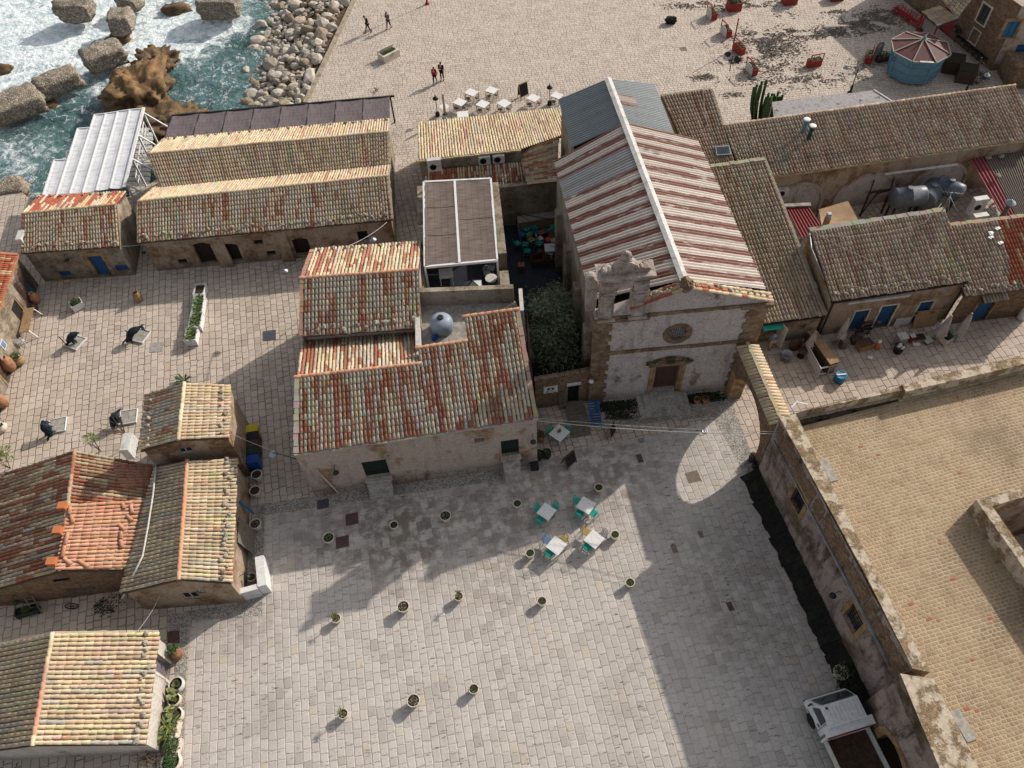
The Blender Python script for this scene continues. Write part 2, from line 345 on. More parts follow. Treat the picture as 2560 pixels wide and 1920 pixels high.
# corrugated iron: Col = paint of the sheet, darker in the wave troughs, rust runs down the slope
def rusty():
 N=NT('rusty_corrugated_iron'); a=N.attr(); u=N.uv(); s=N.sep(u)
 n,_=N.noise(N.map(u,sc=(2.6,.55,1)),1.0,6,.66); n2,_=N.noise(N.map(u,sc=(9,1.3,1)),1.0,4,.6)
 k=N.mth('ADD',N.mth('MULTIPLY',n,.65),N.mth('MULTIPLY',n2,.35))
 band=N.ramp(N.mth('ABSOLUTE',N.mth('SUBTRACT',N.mth('FRACT',N.mth('DIVIDE',s[0],1.08)),.5)),.16,.34); f,_=N.noise(u,1.6,4,.6)
 lo=N.mth('ADD',.60,N.mth('MULTIPLY',band,-.22)); rust=N.ramp(k,lo,N.mth('ADD',lo,.10))
 isrust=N.n.new('ShaderNodeVertexColor'); isrust.layer_name='Col'
 c=N.mix(N.mth('MULTIPLY',rust,isrust.outputs['Alpha']),a,N.mix(f,(.125,.045,.032),(.215,.088,.06)))
 g,_=N.noise(N.pos,3,5,.6); c=N.mix(N.ramp(g,.5,.8,0,.3),c,(.10,.08,.07)); return N.done(c,.7)
M['rusty']=rusty()
# ------------------------------------------------------------------ roof tiles
STRAW=[((.47,.42,.345),1.2),((.61,.50,.35),3),((.585,.465,.305),5),((.53,.41,.27),4),((.46,.345,.225),1.8),((.46,.26,.17),.8)]
STRAWRED=[((.50,.445,.375),2),((.545,.48,.39),2.4),((.58,.465,.315),4),((.52,.40,.265),3.2),((.44,.24,.155),1.3),((.37,.16,.10),1.3)]
MIXED=[((.45,.395,.325),2.6),((.48,.42,.335),2.6),((.55,.455,.33),3.2),((.45,.28,.185),1.8),((.39,.185,.115),2.2),((.335,.13,.078),2.6)]
BROWN=[((.42,.36,.295),1.2),((.50,.395,.295),1.8),((.44,.335,.25),4),((.385,.285,.208),5),((.335,.245,.175),3),((.33,.185,.13),.5)]
GREYB=[((.50,.405,.30),1.6),((.455,.365,.27),3),((.40,.315,.23),4),((.34,.26,.185),3),((.33,.19,.135),.5)]
RED=[((.40,.13,.07),4),((.36,.10,.055),4),((.31,.09,.055),2),((.53,.40,.22),2)]
OLDRED=[((.50,.395,.27),2.6),((.44,.325,.21),2.2),((.38,.24,.155),2),((.38,.175,.10),2),((.31,.12,.068),2.4),((.24,.115,.078),1)]
PINK=[((0.529,0.287,0.184),5),((0.494,0.253,0.155),4),((0.575,0.333,0.218),3)]
def pick(pal,v=None):
 tot=sum(w for _,w in pal); r=(random.random() if v is None else v)*tot
 for c,w in pal:
  r-=w
  if r<=0: break
 k=random.uniform(.88,1.12); return tuple(min(1,x*k) for x in c)
def patch(pal,p):
 """neighbouring tiles weather alike: the place on the roof picks the tone, chance loosens it"""
 v=.5+.45*mnoise.noise(Vector((p.x*.55,p.y*.55,p.z*.9)))+random.gauss(0,.30); v=abs(v)%2; v=2-v if v>1 else v; return pick(pal,v*.999)
HALF=[(-1,0),(-.72,.62),(0,.95),(.72,.62),(1,0)]
def tilerow(mb,a,b,lat,nor,r,pal,exposure=.36,jit=.012,mi=0,sel=None,r2=None):
 """one column of overlapping barrel tiles from a (upper) to b (lower)"""
 L=(b-a).length
 if L<.08: return
 d=(b-a)/L; n=max(1,round(L/exposure)); e=L/n; prev=None; r2=r2 or r
 for k in range(n):
  j=lat*random.uniform(-jit,jit); yaw=lat*random.uniform(-jit,jit)
  p0=a+d*(e*k-.03)+j+nor*.012; p1=a+d*(e*(k+1)+.015)+j+yaw+nor*.045
  if prev is not None and random.random()<.58: col=tuple(x*random.uniform(.93,1.06) for x in prev)
  else: col=patch(pal,(p0+p1)/2) if sel is None else patch(sel((p0+p1)/2),(p0+p1)/2)
  prev=col; ra=r*.86; rb=r*1.06
  i0=[mb.vert(p0+lat*(x*ra)+nor*(y*ra)) for x,y in HALF]; i1=[mb.vert(p1+lat*(x*rb)+nor*(y*rb)) for x,y in HALF]
  for q in range(4): mb.face([i0[q],i0[q+1],i1[q+1],i1[q]],col,mi,None,True)
  th=[mb.vert(p1+lat*(x*(rb-.022))+nor*(y*(rb-.022))-d*.004) for x,y in HALF]
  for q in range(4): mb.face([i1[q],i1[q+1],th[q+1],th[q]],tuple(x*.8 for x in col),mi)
def tileslope(mb,U0,U1,L1,L0,pal,spacing=.21,exposure=.36,sel=None,r=None,bed=1,step=None):
 """barrel tiled quad: U0->U1 upper edge, L0->L1 lower edge"""
 nor=((U1-U0).cross(L0-U0)); nor.normalize()
 if nor.z<0: nor=-nor
 W=max((U1-U0).length,(L1-L0).length); n=max(2,round(W/spacing)); r=r or spacing*.40
 b=[U0-nor*.03,L0-nor*.03,L1-nor*.03,U1-nor*.03]; lo=[p-Vector((0,0,.14)) for p in b]
 mb.poly(b,(.16,.10,.065),bed) if (b[1]-b[0]).cross(b[2]-b[0]).z>0 else mb.poly(b[::-1],(.16,.10,.065),bed)
 for k in range(4): mb.poly([b[k],lo[k],lo[(k+1)%4],b[(k+1)%4]],(.3,.24,.17),bed)
 mb.poly(lo[::-1],(.3,.24,.17),bed)
 for k in range(n):
  f=(k+.5)/n; a=lerp(U0,U1,f); e=lerp(L0,L1,f); d=(e-a).normalized(); lat=nor.cross(d).normalized()
  wob=random.uniform(-.012,.012); e=e+d*random.uniform(.02,.10)
  tilerow(mb,a+lat*wob,e+lat*wob,lat,nor,r,pal,exposure,.012,0,sel)
  # channel tiles showing between the covers
  if k<n-1:
   f2=(k+1)/n; a2=lerp(U0,U1,f2); e2=lerp(L0,L1,f2); w_=spacing*.2; m=max(1,round((e2-a2).length/exposure))
   for q in range(m):
    A=lerp(a2,e2,q/m)-nor*.005; B=lerp(a2,e2,(q+1)/m)-nor*.018
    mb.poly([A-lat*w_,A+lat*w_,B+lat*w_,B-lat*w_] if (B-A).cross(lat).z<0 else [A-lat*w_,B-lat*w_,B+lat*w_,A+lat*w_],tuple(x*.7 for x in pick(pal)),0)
def ridge(parent,a,b,pal,r=.105,name='ridge_cap',up=.02,mat='tile',mort=True,exposure=.38):
 mb=MB(); d=(b-a).normalized(); lat=UP.cross(d).normalized(); nor=d.cross(lat)
 tilerow(mb,a+nor*up,b+nor*up,lat,nor,r,pal,exposure,.008)
 if mort: mb.bar(a-nor*.03,b-nor*.03,r*2.3,.12,(.34,.28,.21),0)
 return mb.build(name,M[mat],parent)
def cornice_edge(mb,a,b,w=.18,h=.1,col=(.40,.34,.27),n=14,jit=.02):
 """uneven mortar or stone strip"""
 for k in range(n):
  p=lerp(a,b,k/n); q=lerp(a,b,(k+1)/n); j=Vector((random.uniform(-jit,jit),random.uniform(-jit,jit),random.uniform(-jit,jit)))
  c=tuple(x*random.uniform(.8,1.12) for x in col); mb.bar(p+j,q+j,w*random.uniform(.85,1.15),h,c)
# ------------------------------------------------------------------ walls
class Wall:
 """vertical wall face A->B (outside on the right hand of A->B)"""
 def __init__(s,A,B,z0=0.0):
  s.A=Vector((A[0],A[1],0)); s.B=Vector((B[0],B[1],0)); s.z0=z0
  s.d=(s.B-s.A); s.L=s.d.length; s.d/=s.L; s.n=Vector((s.d.y,-s.d.x,0)); s.rz=math.atan2(s.d.y,s.d.x)
 def pt(s,u,v,o=0.0): return s.A+s.d*u+UP*v+s.n*o
 def pix(s,px):
  v=ray(px); k=((s.A-O3).dot(s.n))/v.dot(s.n); p=O3+v*k; return ((p-s.A).dot(s.d),p.z)
 def rect(s,bl,tr):
  a=s.pix(bl); b=s.pix(tr); return (min(a[0],b[0]),min(a[1],b[1]),max(a[0],b[0]),max(a[1],b[1]))
 def build(s,mb,top,ops=(),depth=.28,mi=0,th=0.0):
  """top: list of (u,z); ops: (u0,v0,u1,v1)"""
  us=sorted(set([0,s.L]+[u for u,_ in top]+[x for o in ops for x in (o[0],o[2])])); us=[u for u in us if -1e-6<=u<=s.L+1e-6]
  def tz(u):
   for (a,za),(b,zb) in zip(top,top[1:]):
    if a-1e-6<=u<=b+1e-6: return za+(zb-za)*((u-a)/(b-a) if b>a else 0)
   return top[-1][1]
  for a,b in zip(us,us[1:]):
   if b-a<1e-5: continue
   oo=sorted([o for o in ops if o[0]<=a+1e-6 and o[2]>=b-1e-6],key=lambda o:o[1]); lo=s.z0
   for o in oo:
    if o[1]>lo+1e-4: mb.poly([s.pt(a,lo),s.pt(b,lo),s.pt(b,o[1]),s.pt(a,o[1])],(1,1,1),mi)
    lo=o[3]
   mb.poly([s.pt(a,lo),s.pt(b,lo),s.pt(b,tz(b)),s.pt(a,tz(a))],(1,1,1),mi)
  for (a,c,b,e) in ops:
   D=-depth
   mb.poly([s.pt(a,c),s.pt(a,e),s.pt(a,e,D),s.pt(a,c,D)],(1,1,1),mi); mb.poly([s.pt(b,e),s.pt(b,c),s.pt(b,c,D),s.pt(b,e,D)],(1,1,1),mi)
   mb.poly([s.pt(a,e),s.pt(b,e),s.pt(b,e,D),s.pt(a,e,D)],(1,1,1),mi); mb.poly([s.pt(b,c),s.pt(a,c),s.pt(a,c,D),s.pt(b,c,D)],(1,1,1),mi)
def gableshell(mb,c,ridge_pts=None,z0=0.0,ops={},top=None):
 """c: wall corners ccw [x,y,z top]; returns list of Wall. ridge_pts: {edge index:(x,y,z)} gable peaks"""
 W=[]; n=len(c)
 for k in range(n):
  a,b=c[k],c[(k+1)%n]; w_=Wall(a,b,z0); tp=[(0,a[2]),(w_.L,b[2])]
  if ridge_pts and k in ridge_pts:
   r=Vector(ridge_pts[k]); u=(Vector((r.x,r.y,0))-w_.A).dot(w_.d); tp=[(0,a[2]),(u,r.z),(w_.L,b[2])]
  w_.build(mb,tp,ops.get(k,())); W.append(w_)
 return W
def door(par,w_,o,mat,planks=5,depth=.2,frame=None,fw=.14,handle=True,leaves=1,name='door',arch=False):
 a,c,b,e=o; mb=MB(); n=planks*leaves; g=.012
 for k in range(n):
  x0=a+(b-a)*k/n; x1=a+(b-a)*(k+1)/n-g; dz=random.uniform(0,.006)
  p=[w_.pt(x0,c+.01,-depth),w_.pt(x1,c+.01,-depth),w_.pt(x1,c+.01,-depth-.05),w_.pt(x0,c+.01,-depth-.05)]
  mb.hexa([q+w_.n*dz for q in p],[q+w_.n*dz+UP*(e-c-.02) for q in p])
 for v in (.18,.82):
  z=c+(e-c)*v; mb.bar(w_.pt(a+.03,z,-depth+.012),w_.pt(b-.03,z,-depth+.012),.03,.1)
 d=mb.build(name,mat,par)
 if handle:
  h=MB(); h.bar(w_.pt(b-.14,c+(e-c)*.48,-depth+.02),w_.pt(b-.14,c+(e-c)*.48+.14,-depth+.02),.03,.04); h.build('handle',M['iron'],d)
 if frame: frame_bars(par,w_,o,frame,fw)
 return d
def frame_bars(par,w_,o,mat,fw=.14,pr=.03,sill=False,name='door_frame',top=True):
 a,c,b,e=o; mb=MB()
 def slab(u0,v0,u1,v1):
  p=[w_.pt(u0,v0,pr),w_.pt(u1,v0,pr),w_.pt(u1,v0,-.12),w_.pt(u0,v0,-.12)][::-1]; mb.hexa(p,[q+UP*(v1-v0) for q in p])
 nb=max(2,round((e-c)/.45))
 for k in range(nb):
  v0=c+(e-c)*k/nb; v1=c+(e-c)*(k+1)/nb-.008; x=random.uniform(-.03,.03)
  slab(a-fw+x,v0,a,v1); slab(b,v0,b+fw-x,v1)
 if top: slab(a-fw,e,b+fw,e+fw)
 if sill: slab(a-fw*1.1,c-.09,b+fw*1.1,c-.005)
 return mb.build(name,mat,par)
def window(par,w_,o,mat='dark',frame='white',fw=.06,bars=True,depth=.14,name='window'):
 a,c,b,e=o; mb=MB(); D=-depth
 for (u0,v0,u1,v1) in ((a,c,a+fw,e),(b-fw,c,b,e),(a+fw,c,b-fw,c+fw),(a+fw,e-fw,b-fw,e))+(((a+b)/2-.02,c+fw,(a+b)/2+.02,e-fw),)*(1 if bars else 0):
  p=[w_.pt(u0,v0,D),w_.pt(u1,v0,D),w_.pt(u1,v0,D-.05),w_.pt(u0,v0,D-.05)][::-1]; mb.hexa(p,[q+UP*(v1-v0) for q in p])
 f=mb.build(name,M[frame] if isinstance(frame,str) else frame,par)
 g=MB(); g.poly([w_.pt(a,c,D-.06),w_.pt(b,c,D-.06),w_.pt(b,e,D-.06),w_.pt(a,e,D-.06)]); g.build('pane',M[mat],f); return f
def backing(mb,w_,o,depth=.29,mi=0):
 a,c,b,e=o; mb.poly([w_.pt(a,c,-depth),w_.pt(b,c,-depth),w_.pt(b,e,-depth),w_.pt(a,e,-depth)],(1,1,1),mi)
def inset(c,k):
 """shrink ccw polygon (list of Vectors, xy) by k"""
 n=len(c); out=[]
 for i in range(n):
  p,q,r=c[i-1],c[i],c[(i+1)%n]; d1=(q-p).to_2d().normalized(); d2=(r-q).to_2d().normalized()
  n1=Vector((-d1.y,d1.x)); n2=Vector((-d2.y,d2.x)); m=(n1+n2); m=m/m.length; s=k/max(.3,m.dot(n1)); out.append(Vector((q.x+m.x*s,q.y+m.y*s,q.z)))
 return out
# ================================================================== SETTING
PXL=lambda pts,z=0.0:[P(x,y,z) for x,y in pts]
def sheet(name,pts,mat,z,kind='structure',skirt=0):
 mb=MB(); b=[mb.vert((p[0],p[1],z)) for p in pts]; mb.face(b)
 if skirt:
  l=[mb.vert((p[0],p[1],z-skirt)) for p in pts]
  for k in range(len(pts)): mb.face([b[k-1],b[k],l[k],l[k-1]])
 o=mb.build(name,mat); return tag(o,kind=kind)
M['pave_left']=paving('small_limestone_setts',R(101),.42,.52,(.46,.385,.315),(.56,.48,.41),(.13,.10,.08),.022,.55,.22)
M['pave_back']=paving('pale_limestone_setts',R(3),.30,.38,(.46,.39,.33),(.57,.495,.425),(.20,.155,.125),.022,.6,.16)
M['pave_plaza']=paving('worn_limestone_slabs',R(98.5),.40,.50,(.455,.415,.38),(.545,.50,.46),(.29,.25,.215),.007,1.0,.30,.95,soft=1.0,wob=.10,spots=[(*P(1010,1340).to_2d(),4.5,.75),(*P(1250,1250).to_2d(),5,.55),(*P(1480,1130).to_2d(),5,.6),(*P(830,1330).to_2d(),4,.45),(*P(1900,1500).to_2d(),6,.35),(*P(620,1560).to_2d(),3,.3),(*P(1250,1420).to_2d(),4,.3),(*P(1550,1250).to_2d(),4,.3)])
M['pave_street']=paving('street_limestone_slabs',R(97),.44,.62,(.43,.35,.285),(.52,.44,.37),(.12,.095,.075),.02,.6,.35)
M['pave_roof']=paving('terrace_tile_paving',R(12),.17,.25,(.305,.22,.135),(.40,.295,.185),(.46,.37,.245),.013,.9,.55,wob=.12,accent=(.27,.115,.065),spots=[(24,20,5,.35),(19,17,4,.3),(17,12,5,.4),(27,19.5,4,.35),(21,8,5,.35)])
def pebbles():
 N=NT('pebble_gutter'); v=N.vor(N.pos,15.0); e=N.vor(N.pos,15.0,'DISTANCE_TO_EDGE'); s=N.sep(v.outputs['Color'])[0]
 c=N.mix(N.ramp(s,.1,.8),(.24,.22,.20),(.50,.465,.42)); c=N.mix(N.ramp(e.outputs['Distance'],.0,.12,.85,0),c,(.075,.066,.058))
 b,_=N.noise(N.pos,.7,4); c=N.mix(N.ramp(b,.45,.7,0,.4),c,(.07,.06,.05)); N.bump(e.outputs['Distance'],.8,.05); return N.done(c,.85)
M['pebbles']=pebbles()
pl=P(886,0); pl2=P(764,257); far=pl+(pl-pl2).normalized()*230
shore=[far,pl,pl2,P(752,268),P(640,318),P(470,350),P(436,366),P(415,430),P(330,492),P(80,500),P(20,455),P(-180,430)]
gp=shore+[Vector((-160,40,0)),Vector((-120,-40,0)),Vector((160,-40,0)),Vector((320,330,0))]
ground=sheet('ground',gp,M['pave_left'],0.0,skirt=4)
# sheets of the other pavings
bk=[P(886,0)+Vector((.45,0,0)),P(764,257)+Vector((.5,0,0)),P(760,300),P(880,330),P(985,440),P(1040,440),P(1046,330),P(1400,330),P(1660,300),P(2000,330),P(2620,330),Vector((120,90,0)),Vector((200,250,0)),far+Vector((1,0,0))]
sheet('square_paving',bk,M['pave_back'],.004)
plz=PXL([(448,2010),(474,1614),(480,1552),(655,1540),(662,1290),(1256,1200),(1420,1128),(1640,1088),(1782,1048),(1862,1176),(1985,1440),(2120,1729),(2260,2010)])
plaza=sheet('plaza_paving',plz,M['pave_plaza'],.004)
st=PXL([(1782,1010),(1862,1176),(1960,1180),(2600,900),(2600,760),(1800,870),(1780,960)])
sheet('street_paving',st,M['pave_street'],.004)
for pts in ([(640,1262),(784,1240),(1260,1166),(1256,1200),(640,1291)],
 [t(2,2,x,y) for x,y in ((400,470),(800,385),(1300,330),(1740,285),(1990,745),(2090,660),(1905,160),(1880,120),(1560,150),(1100,280),(640,350))],
 [t(0,3,x,y) for x,y in ((1440,330),(2150,225),(2212,300),(2212,350),(1650,385),(1625,600),(1560,1800),(1430,1800),(1520,760))],
 [(640,1291),(662,1290),(655,1540),(625,1540),(622,1330)]):
 PG_=globals().get('PG_',.006)+.002; sheet('pebble_gutter',PXL(pts),M['pebbles'],PG_)
# narrow kerb of the quay
mb=MB();
for k in range(26):
 a=lerp(pl2,pl+(pl-pl2)*.25,k/26); b=lerp(pl2,pl+(pl-pl2)*.25,(k+1)/26); mb.bar(a+UP*.0,b-(b-a)*.01+UP*.0,.5,.16,(.5,.43,.34))
tag(mb.build('quay_kerb',M['coping']),kind='structure')
# ---- sea
def seamat():
 N=NT('sea_water'); p=N.pos
 wv,wc=N.noise(p,.22,4,.6); pd=N.vm('ADD',p,N.vm('SCALE',N.vm('SUBTRACT',wc,(.5,.5,.5)),5.0))
 dens=None
 for (x,y,r,k) in FOAM:
  d=N.vm('DISTANCE',N.vm('MULTIPLY',p,(1,1,0)),(x,y,0)); b=N.mth('MULTIPLY',N.ramp(d,r,r*.15),k); dens=b if dens is None else N.mth('MAXIMUM',dens,b)
 n1,_=N.noise(pd,.45,7,.66); n2,_=N.noise(N.vm('ADD',p,N.vm('SCALE',N.vm('SUBTRACT',wc,(.5,.5,.5)),2.5)),1.5,6,.68,.6)
 lace=N.vor(N.vm('ADD',pd,N.vm('SCALE',N.noise(p,1.1,4,.6)[1],1.6)),.75,'DISTANCE_TO_EDGE'); lc=N.ramp(lace.outputs['Distance'],.02,.15,.30,0)
 k=N.mth('ADD',N.mth('ADD',N.mth('MULTIPLY',n1,.5),N.mth('MULTIPLY',n2,.5)),N.mth('MULTIPLY',dens,.60)); th=.93
 main=N.ramp(k,.84,1.04); pt,_=N.noise(p,.35,4,.6); l2=N.mth('MULTIPLY',N.mth('MULTIPLY',N.ramp(lace.outputs['Distance'],.0,.07,1,0),N.ramp(n2,.42,.58)),N.ramp(N.mth('ADD',pt,N.mth('MULTIPLY',dens,.30)),.46,.66)); foam=N.mth('MAXIMUM',main,N.mth('MULTIPLY',l2,.8))
 deep,_=N.noise(p,.16,4,.6); w_=N.mix(N.ramp(deep,.35,.65),(.014,.050,.052),(.040,.105,.095)); g,_=N.noise(p,.3,3); w_=N.mix(N.ramp(g,.5,.72,0,.55),w_,(.055,.07,.04))
 w_=N.mix(N.ramp(k,th-.30,th,0,.45),w_,(.20,.33,.36))
 fc=N.mix(N.ramp(n2,.35,.6),(.44,.55,.59),(.78,.82,.83)); c=N.mix(foam,w_,fc)
 h,_=N.noise(p,.9,6,.6); h2,_=N.noise(p,3.5,4,.6); N.bump(N.mth('ADD',N.mth('ADD',N.mth('MULTIPLY',h,1.0),N.mth('MULTIPLY',h2,.25)),N.mth('MULTIPLY',foam,.35)),.75,.5)
 N.b.inputs['Specular IOR Level'].default_value=.5; N.b.inputs['IOR'].default_value=1.33
 return N.done(c,N.ramp(foam,0,1,.12,.9))
SEAZ=-1.6
def sp(px,py): p=P(px,py,SEAZ); return (p.x,p.y)
FOAM=[(*sp(60,90),24,1.0),(*sp(250,30),16,1.0),(*sp(430,80),13,.95),(*sp(120,190),10,.85),(*sp(350,130),9,.9),(*sp(-150,150),30,.95),(*sp(520,20),12,.8),(*sp(560,60),7,.85),(*sp(270,215),6,.75),(*sp(560,160),10,.55),(*sp(60,395),7,.72),(*sp(600,230),9,.5),(*sp(30,470),8,.62),(*sp(200,300),7,.42),(*sp(-100,330),14,.6),(*sp(0,-200),60,.9),(*sp(480,240),5,.5),(*sp(150,350),8,.4)]
M['sea']=seamat()
mb=MB();
gx=[-700,-300,-150]+[-100+2*k for k in range(45)]+[60,400]; gy=[-100,30]+[36+2*k for k in range(52)]+[170,300,700]
idx=[[mb.vert((x,y,SEAZ+(.35*mnoise.noise(Vector((x*.13,y*.16,0)))+.18*mnoise.noise(Vector((x*.4,y*.45,3))) if -105<x<10 and y<150 else 0))) for x in gx] for y in gy]
for j in range(len(gy)-1):
 for i in range(len(gx)-1): mb.face([idx[j][i],idx[j][i+1],idx[j+1][i+1],idx[j+1][i]],(1,1,1),0,None,True)
tag(mb.build('sea',M['sea']),kind='structure')
# ---- rocky shelf under the rubble
M['rock_brown']=wallmat('wet_brown_rock',(.29,.18,.085),(.15,.085,.04),.5,1.9,.75,.15,.7,.9)
def blockmat():
 N=NT('pebbled_concrete_block'); p=N.pos; v=N.vor(p,5.5); e=N.vor(p,5.5,'DISTANCE_TO_EDGE'); s=N.sep(v.outputs['Color'])[0]
 c=N.mix(s,(.20,.165,.125),(.43,.375,.30)); c=N.mix(N.ramp(e.outputs['Distance'],0,.14,.9,0),c,(.06,.05,.04)); g,_=N.noise(p,.7,5,.6); c=N.mix(N.ramp(g,.5,.7,0,.55),c,(.10,.08,.06))
 z=N.sep(p)[2]; c=N.mix(N.ramp(z,-1.5,-.7,.85,0),c,(.035,.022,.016)); N.bump(e.outputs['Distance'],.9,.1); return N.done(c,.9)
M['block']=blockmat()
mb=MB(); N_=34
sh0=[P(886,-40,-.1),P(838,60,-.1),P(800,150,-.1),P(762,262,-.1),P(690,310,-.1),P(560,340,-.1),P(450,362,-.1)]
sh1=[P(640,-40,-2.2),P(618,60,-2.2),P(618,150,-2.2),P(620,230,-2.2),P(600,275,-2.2),P(500,300,-2.2),P(410,330,-2.2)]
grid=[]
for a,b in zip(sh0,sh1): grid.append([a+Vector((.6,0,0))]+[lerp(a,b,k/8)+Vector((0,0,random.uniform(-.25,.15))) for k in range(1,9)])
gi=[[mb.vert(p) for p in r] for r in grid]
for i in range(len(gi)-1):
 for j in range(8): mb.face([gi[i][j],gi[i][j+1],gi[i+1][j+1],gi[i+1][j]],(1,1,1),0,None,True)
tag(mb.build('rocky_shore',M['rock_brown']),kind='structure')
# ---- rubble of boulders, one object each; the small stones between them as one mass
def stonecol():
 return random.choice([(.50,.45,.39),(.56,.51,.46),(.45,.40,.34),(.40,.34,.27),(.52,.46,.38),(.32,.25,.18)])
M['boulder']=vcol('boulder_stone',.9,.3,3.0,.5,(.09,.07,.05),.5)
protos=[]
rnd=random.Random(5)
for k in range(14):
 mb=MB(); mb.blob((0,0,0),(1,rnd.uniform(.65,.9),rnd.uniform(.5,.75)),k*3+1,2,.42,1.0,stonecol(),0,None,False,rnd.uniform(.1,.5)); protos.append(mb)
pm=[];
for mb in protos:
 me=mb.build('boulder',M['boulder']); pm.append(me.data); bpy.data.objects.remove(me)
def shorepoint(u,v):
 k=u*(len(sh0)-1); i=min(int(k),len(sh0)-2); f=k-i; return lerp(lerp(sh0[i],sh0[i+1],f),lerp(sh1[i],sh1[i+1],f),v)
placed=[]
small=MB()
tries=0
while len(placed)<300 and tries<14000:
 tries+=1; u=rnd.random()*.62; v=rnd.random()**.85; p=shorepoint(u,v); r=rnd.choice([.38,.42,.48,.55,.62,.75]) if len(placed)<110 else rnd.uniform(.24,.40)
 if any((p-q).length<(r+s)*.72 for q,s in placed): continue
 placed.append((p,r))
for k,(p,r) in enumerate(placed):
 o=bpy.data.objects.new('boulder',rnd.choice(pm)); COL.objects.link(o); o.location=p+UP*r*.28; o.scale=(r,r,r); o.rotation_euler=(rnd.uniform(-.5,.5),rnd.uniform(-.5,.5),rnd.uniform(0,6.3))
 tag(o,'pale angular boulder in the rubble heap between the sea and the paved square','boulder','boulders heaped along the shore')
for k in range(1500):
 u=rnd.random()*.9; v=rnd.random(); p=shorepoint(u,v); r=rnd.uniform(.10,.26); small.blob(p+UP*.05,(r,r*.8,r*.6),k,1,.3,1.3,stonecol(),0,Matrix.Rotation(rnd.uniform(0,6),3,'Z'))
tag(small.build('small_stones',M['boulder']),'small broken stones filling the gaps between the shore boulders','stones',kind='stuff')
# ---- concrete blocks and natural rock in the surf
def block(px,py,a,b,h,rz,tilt,label,seed,z=SEAZ):
 p=P(px,py,z+h*.6); mb=MB(); mm=Matrix.Rotation(rz,3,'Z')@Matrix.Rotation(tilt,3,'X'); mb.blob((0,0,0),(a*.41,b*.41,h*.36),seed,4,.15,1.7,(1,1,1),0,mm,True,.82)
 o=mb.build('concrete_block',M['block'],None,p); return tag(o,label,'breakwater block','breakwater blocks in the surf')
block(187,22,4.4,2.6,2.6,R(-3),R(8),'long pebbly breakwater block at the top left with white surf around it',1)
block(304,52,2.5,3.9,2.5,R(8),R(-6),'square-ended pebbly block standing upright in the surf right of the long top block',2)
block(259,140,4.6,2.8,2.4,R(35),R(6),'slanting pebbly block with a notch, nearest the brown rock',3)
block(145,206,4.8,2.5,2.2,R(35),R(4),'slanting pebbly block between the notched one and the one cut by the left edge',4)
block(40,262,5.6,3.6,2.3,R(32),R(4),'large pebbly block cut by the left edge of the picture',5)
block(325,4,3.0,2.2,1.8,R(-20),R(4),'dark wet block at the top edge among white foam',6)
block(548,14,5.0,2.6,2.6,R(-6),R(2),'grey block at the top edge beside the boulder heap',7)
block(22,478,3.6,2.4,2.0,R(10),R(3),'pebbly block in the water above the red roofed house at the left edge',8)
mb=MB(); mb.blob((0,0,0),(2.5,3.0,1.9),11,5,.34,1.9,(1,1,1),0,None,True,.75,True)
tag(mb.build('shore_rock',M['rock_brown'],None,P(352,238,-1.0)),'big rugged orange brown rock standing in the sea behind the white pergola','rock')
mb=MB(); mb.blob((0,0,0),(1.9,2.0,1.2),17,5,.5,2.3,(1,1,1),0,None,True,.2,True)
tag(mb.build('shore_rock',M['rock_brown'],None,P(395,165,-1.5)),'low dark wet rock behind the big orange brown rock','rock')
mb=MB(); mb.blob((0,0,0),(3.0,2.3,1.2),23,5,.42,2.4,(1,1,1),0,None,True,.5,True)
tag(mb.build('shore_rock',M['rock_brown'],None,P(415,318,-1.2)),'flat pitted brown rock shelf between the white pergola and the reed roof','rock')
for px,py,s,lab in ((300,97,.9,'small dark rock awash between the upright block and the notched block'),(440,25,1.0,'dark rocks awash below the top edge left of the grey block'),(10,175,.7,'small dark rock awash at the left edge'),(120,262,.6,'small wet rock at the foot of the middle slanting block')):
 mb=MB(); mb.blob((0,0,0),(s*1.4,s,s*.6),px,3,.5,1.5,(1,1,1),0,None,True,.1); tag(mb.build('wet_rock',M['rock_brown'],None,P(px,py,SEAZ+.1)),lab,'rock')
# ================================================================== BUILDINGS
def foot(E,d,p): return E+d*((p-E).dot(d))
def roofobj(par,mb,name='roof',mat='tile'): return mb.build(name,[M[mat],M['bed']],par)
DBG={}
# ---------------------------------------------------------------- plaza house (front)
H1=root('house','pink plastered house with red and grey mottled tiles and two green doors facing the square','house')
E1=P(735,1133,4.62); E2=P(1344,1043,4.68); d1=(E2-E1).normalized(); pl1=plane(E1,E2,18.5)
A0,A1=hit(pl1,(741,943)),hit(pl1,(1049.4,909.7)); B0,B1=hit(pl1,(1043.6,870.6)),hit(pl1,(1172.4,856)); C0,C1=hit(pl1,(1160.8,792.5)),hit(pl1,(1303,775))
C1=C1+ (foot(E2,d1,C1)-foot(E2,d1,E2))*0
rf=MB()
inn=Vector((.16,0,0))
La,Lb,Lc=foot(E1,d1,A1),foot(E1,d1,C0),E2
e0=E1+d1*.28
tileslope(rf,A0+d1*.15,A1,La,e0,MIXED,.212,.37)
tileslope(rf,B0+(La-foot(E1,d1,B0)),foot(B0,d1,C0),Lb,La,MIXED,.212,.37)
tileslope(rf,C0,C0+d1*((E2-C0).dot(d1)-.25),Lc-d1*.25,Lb,MIXED,.212,.37)
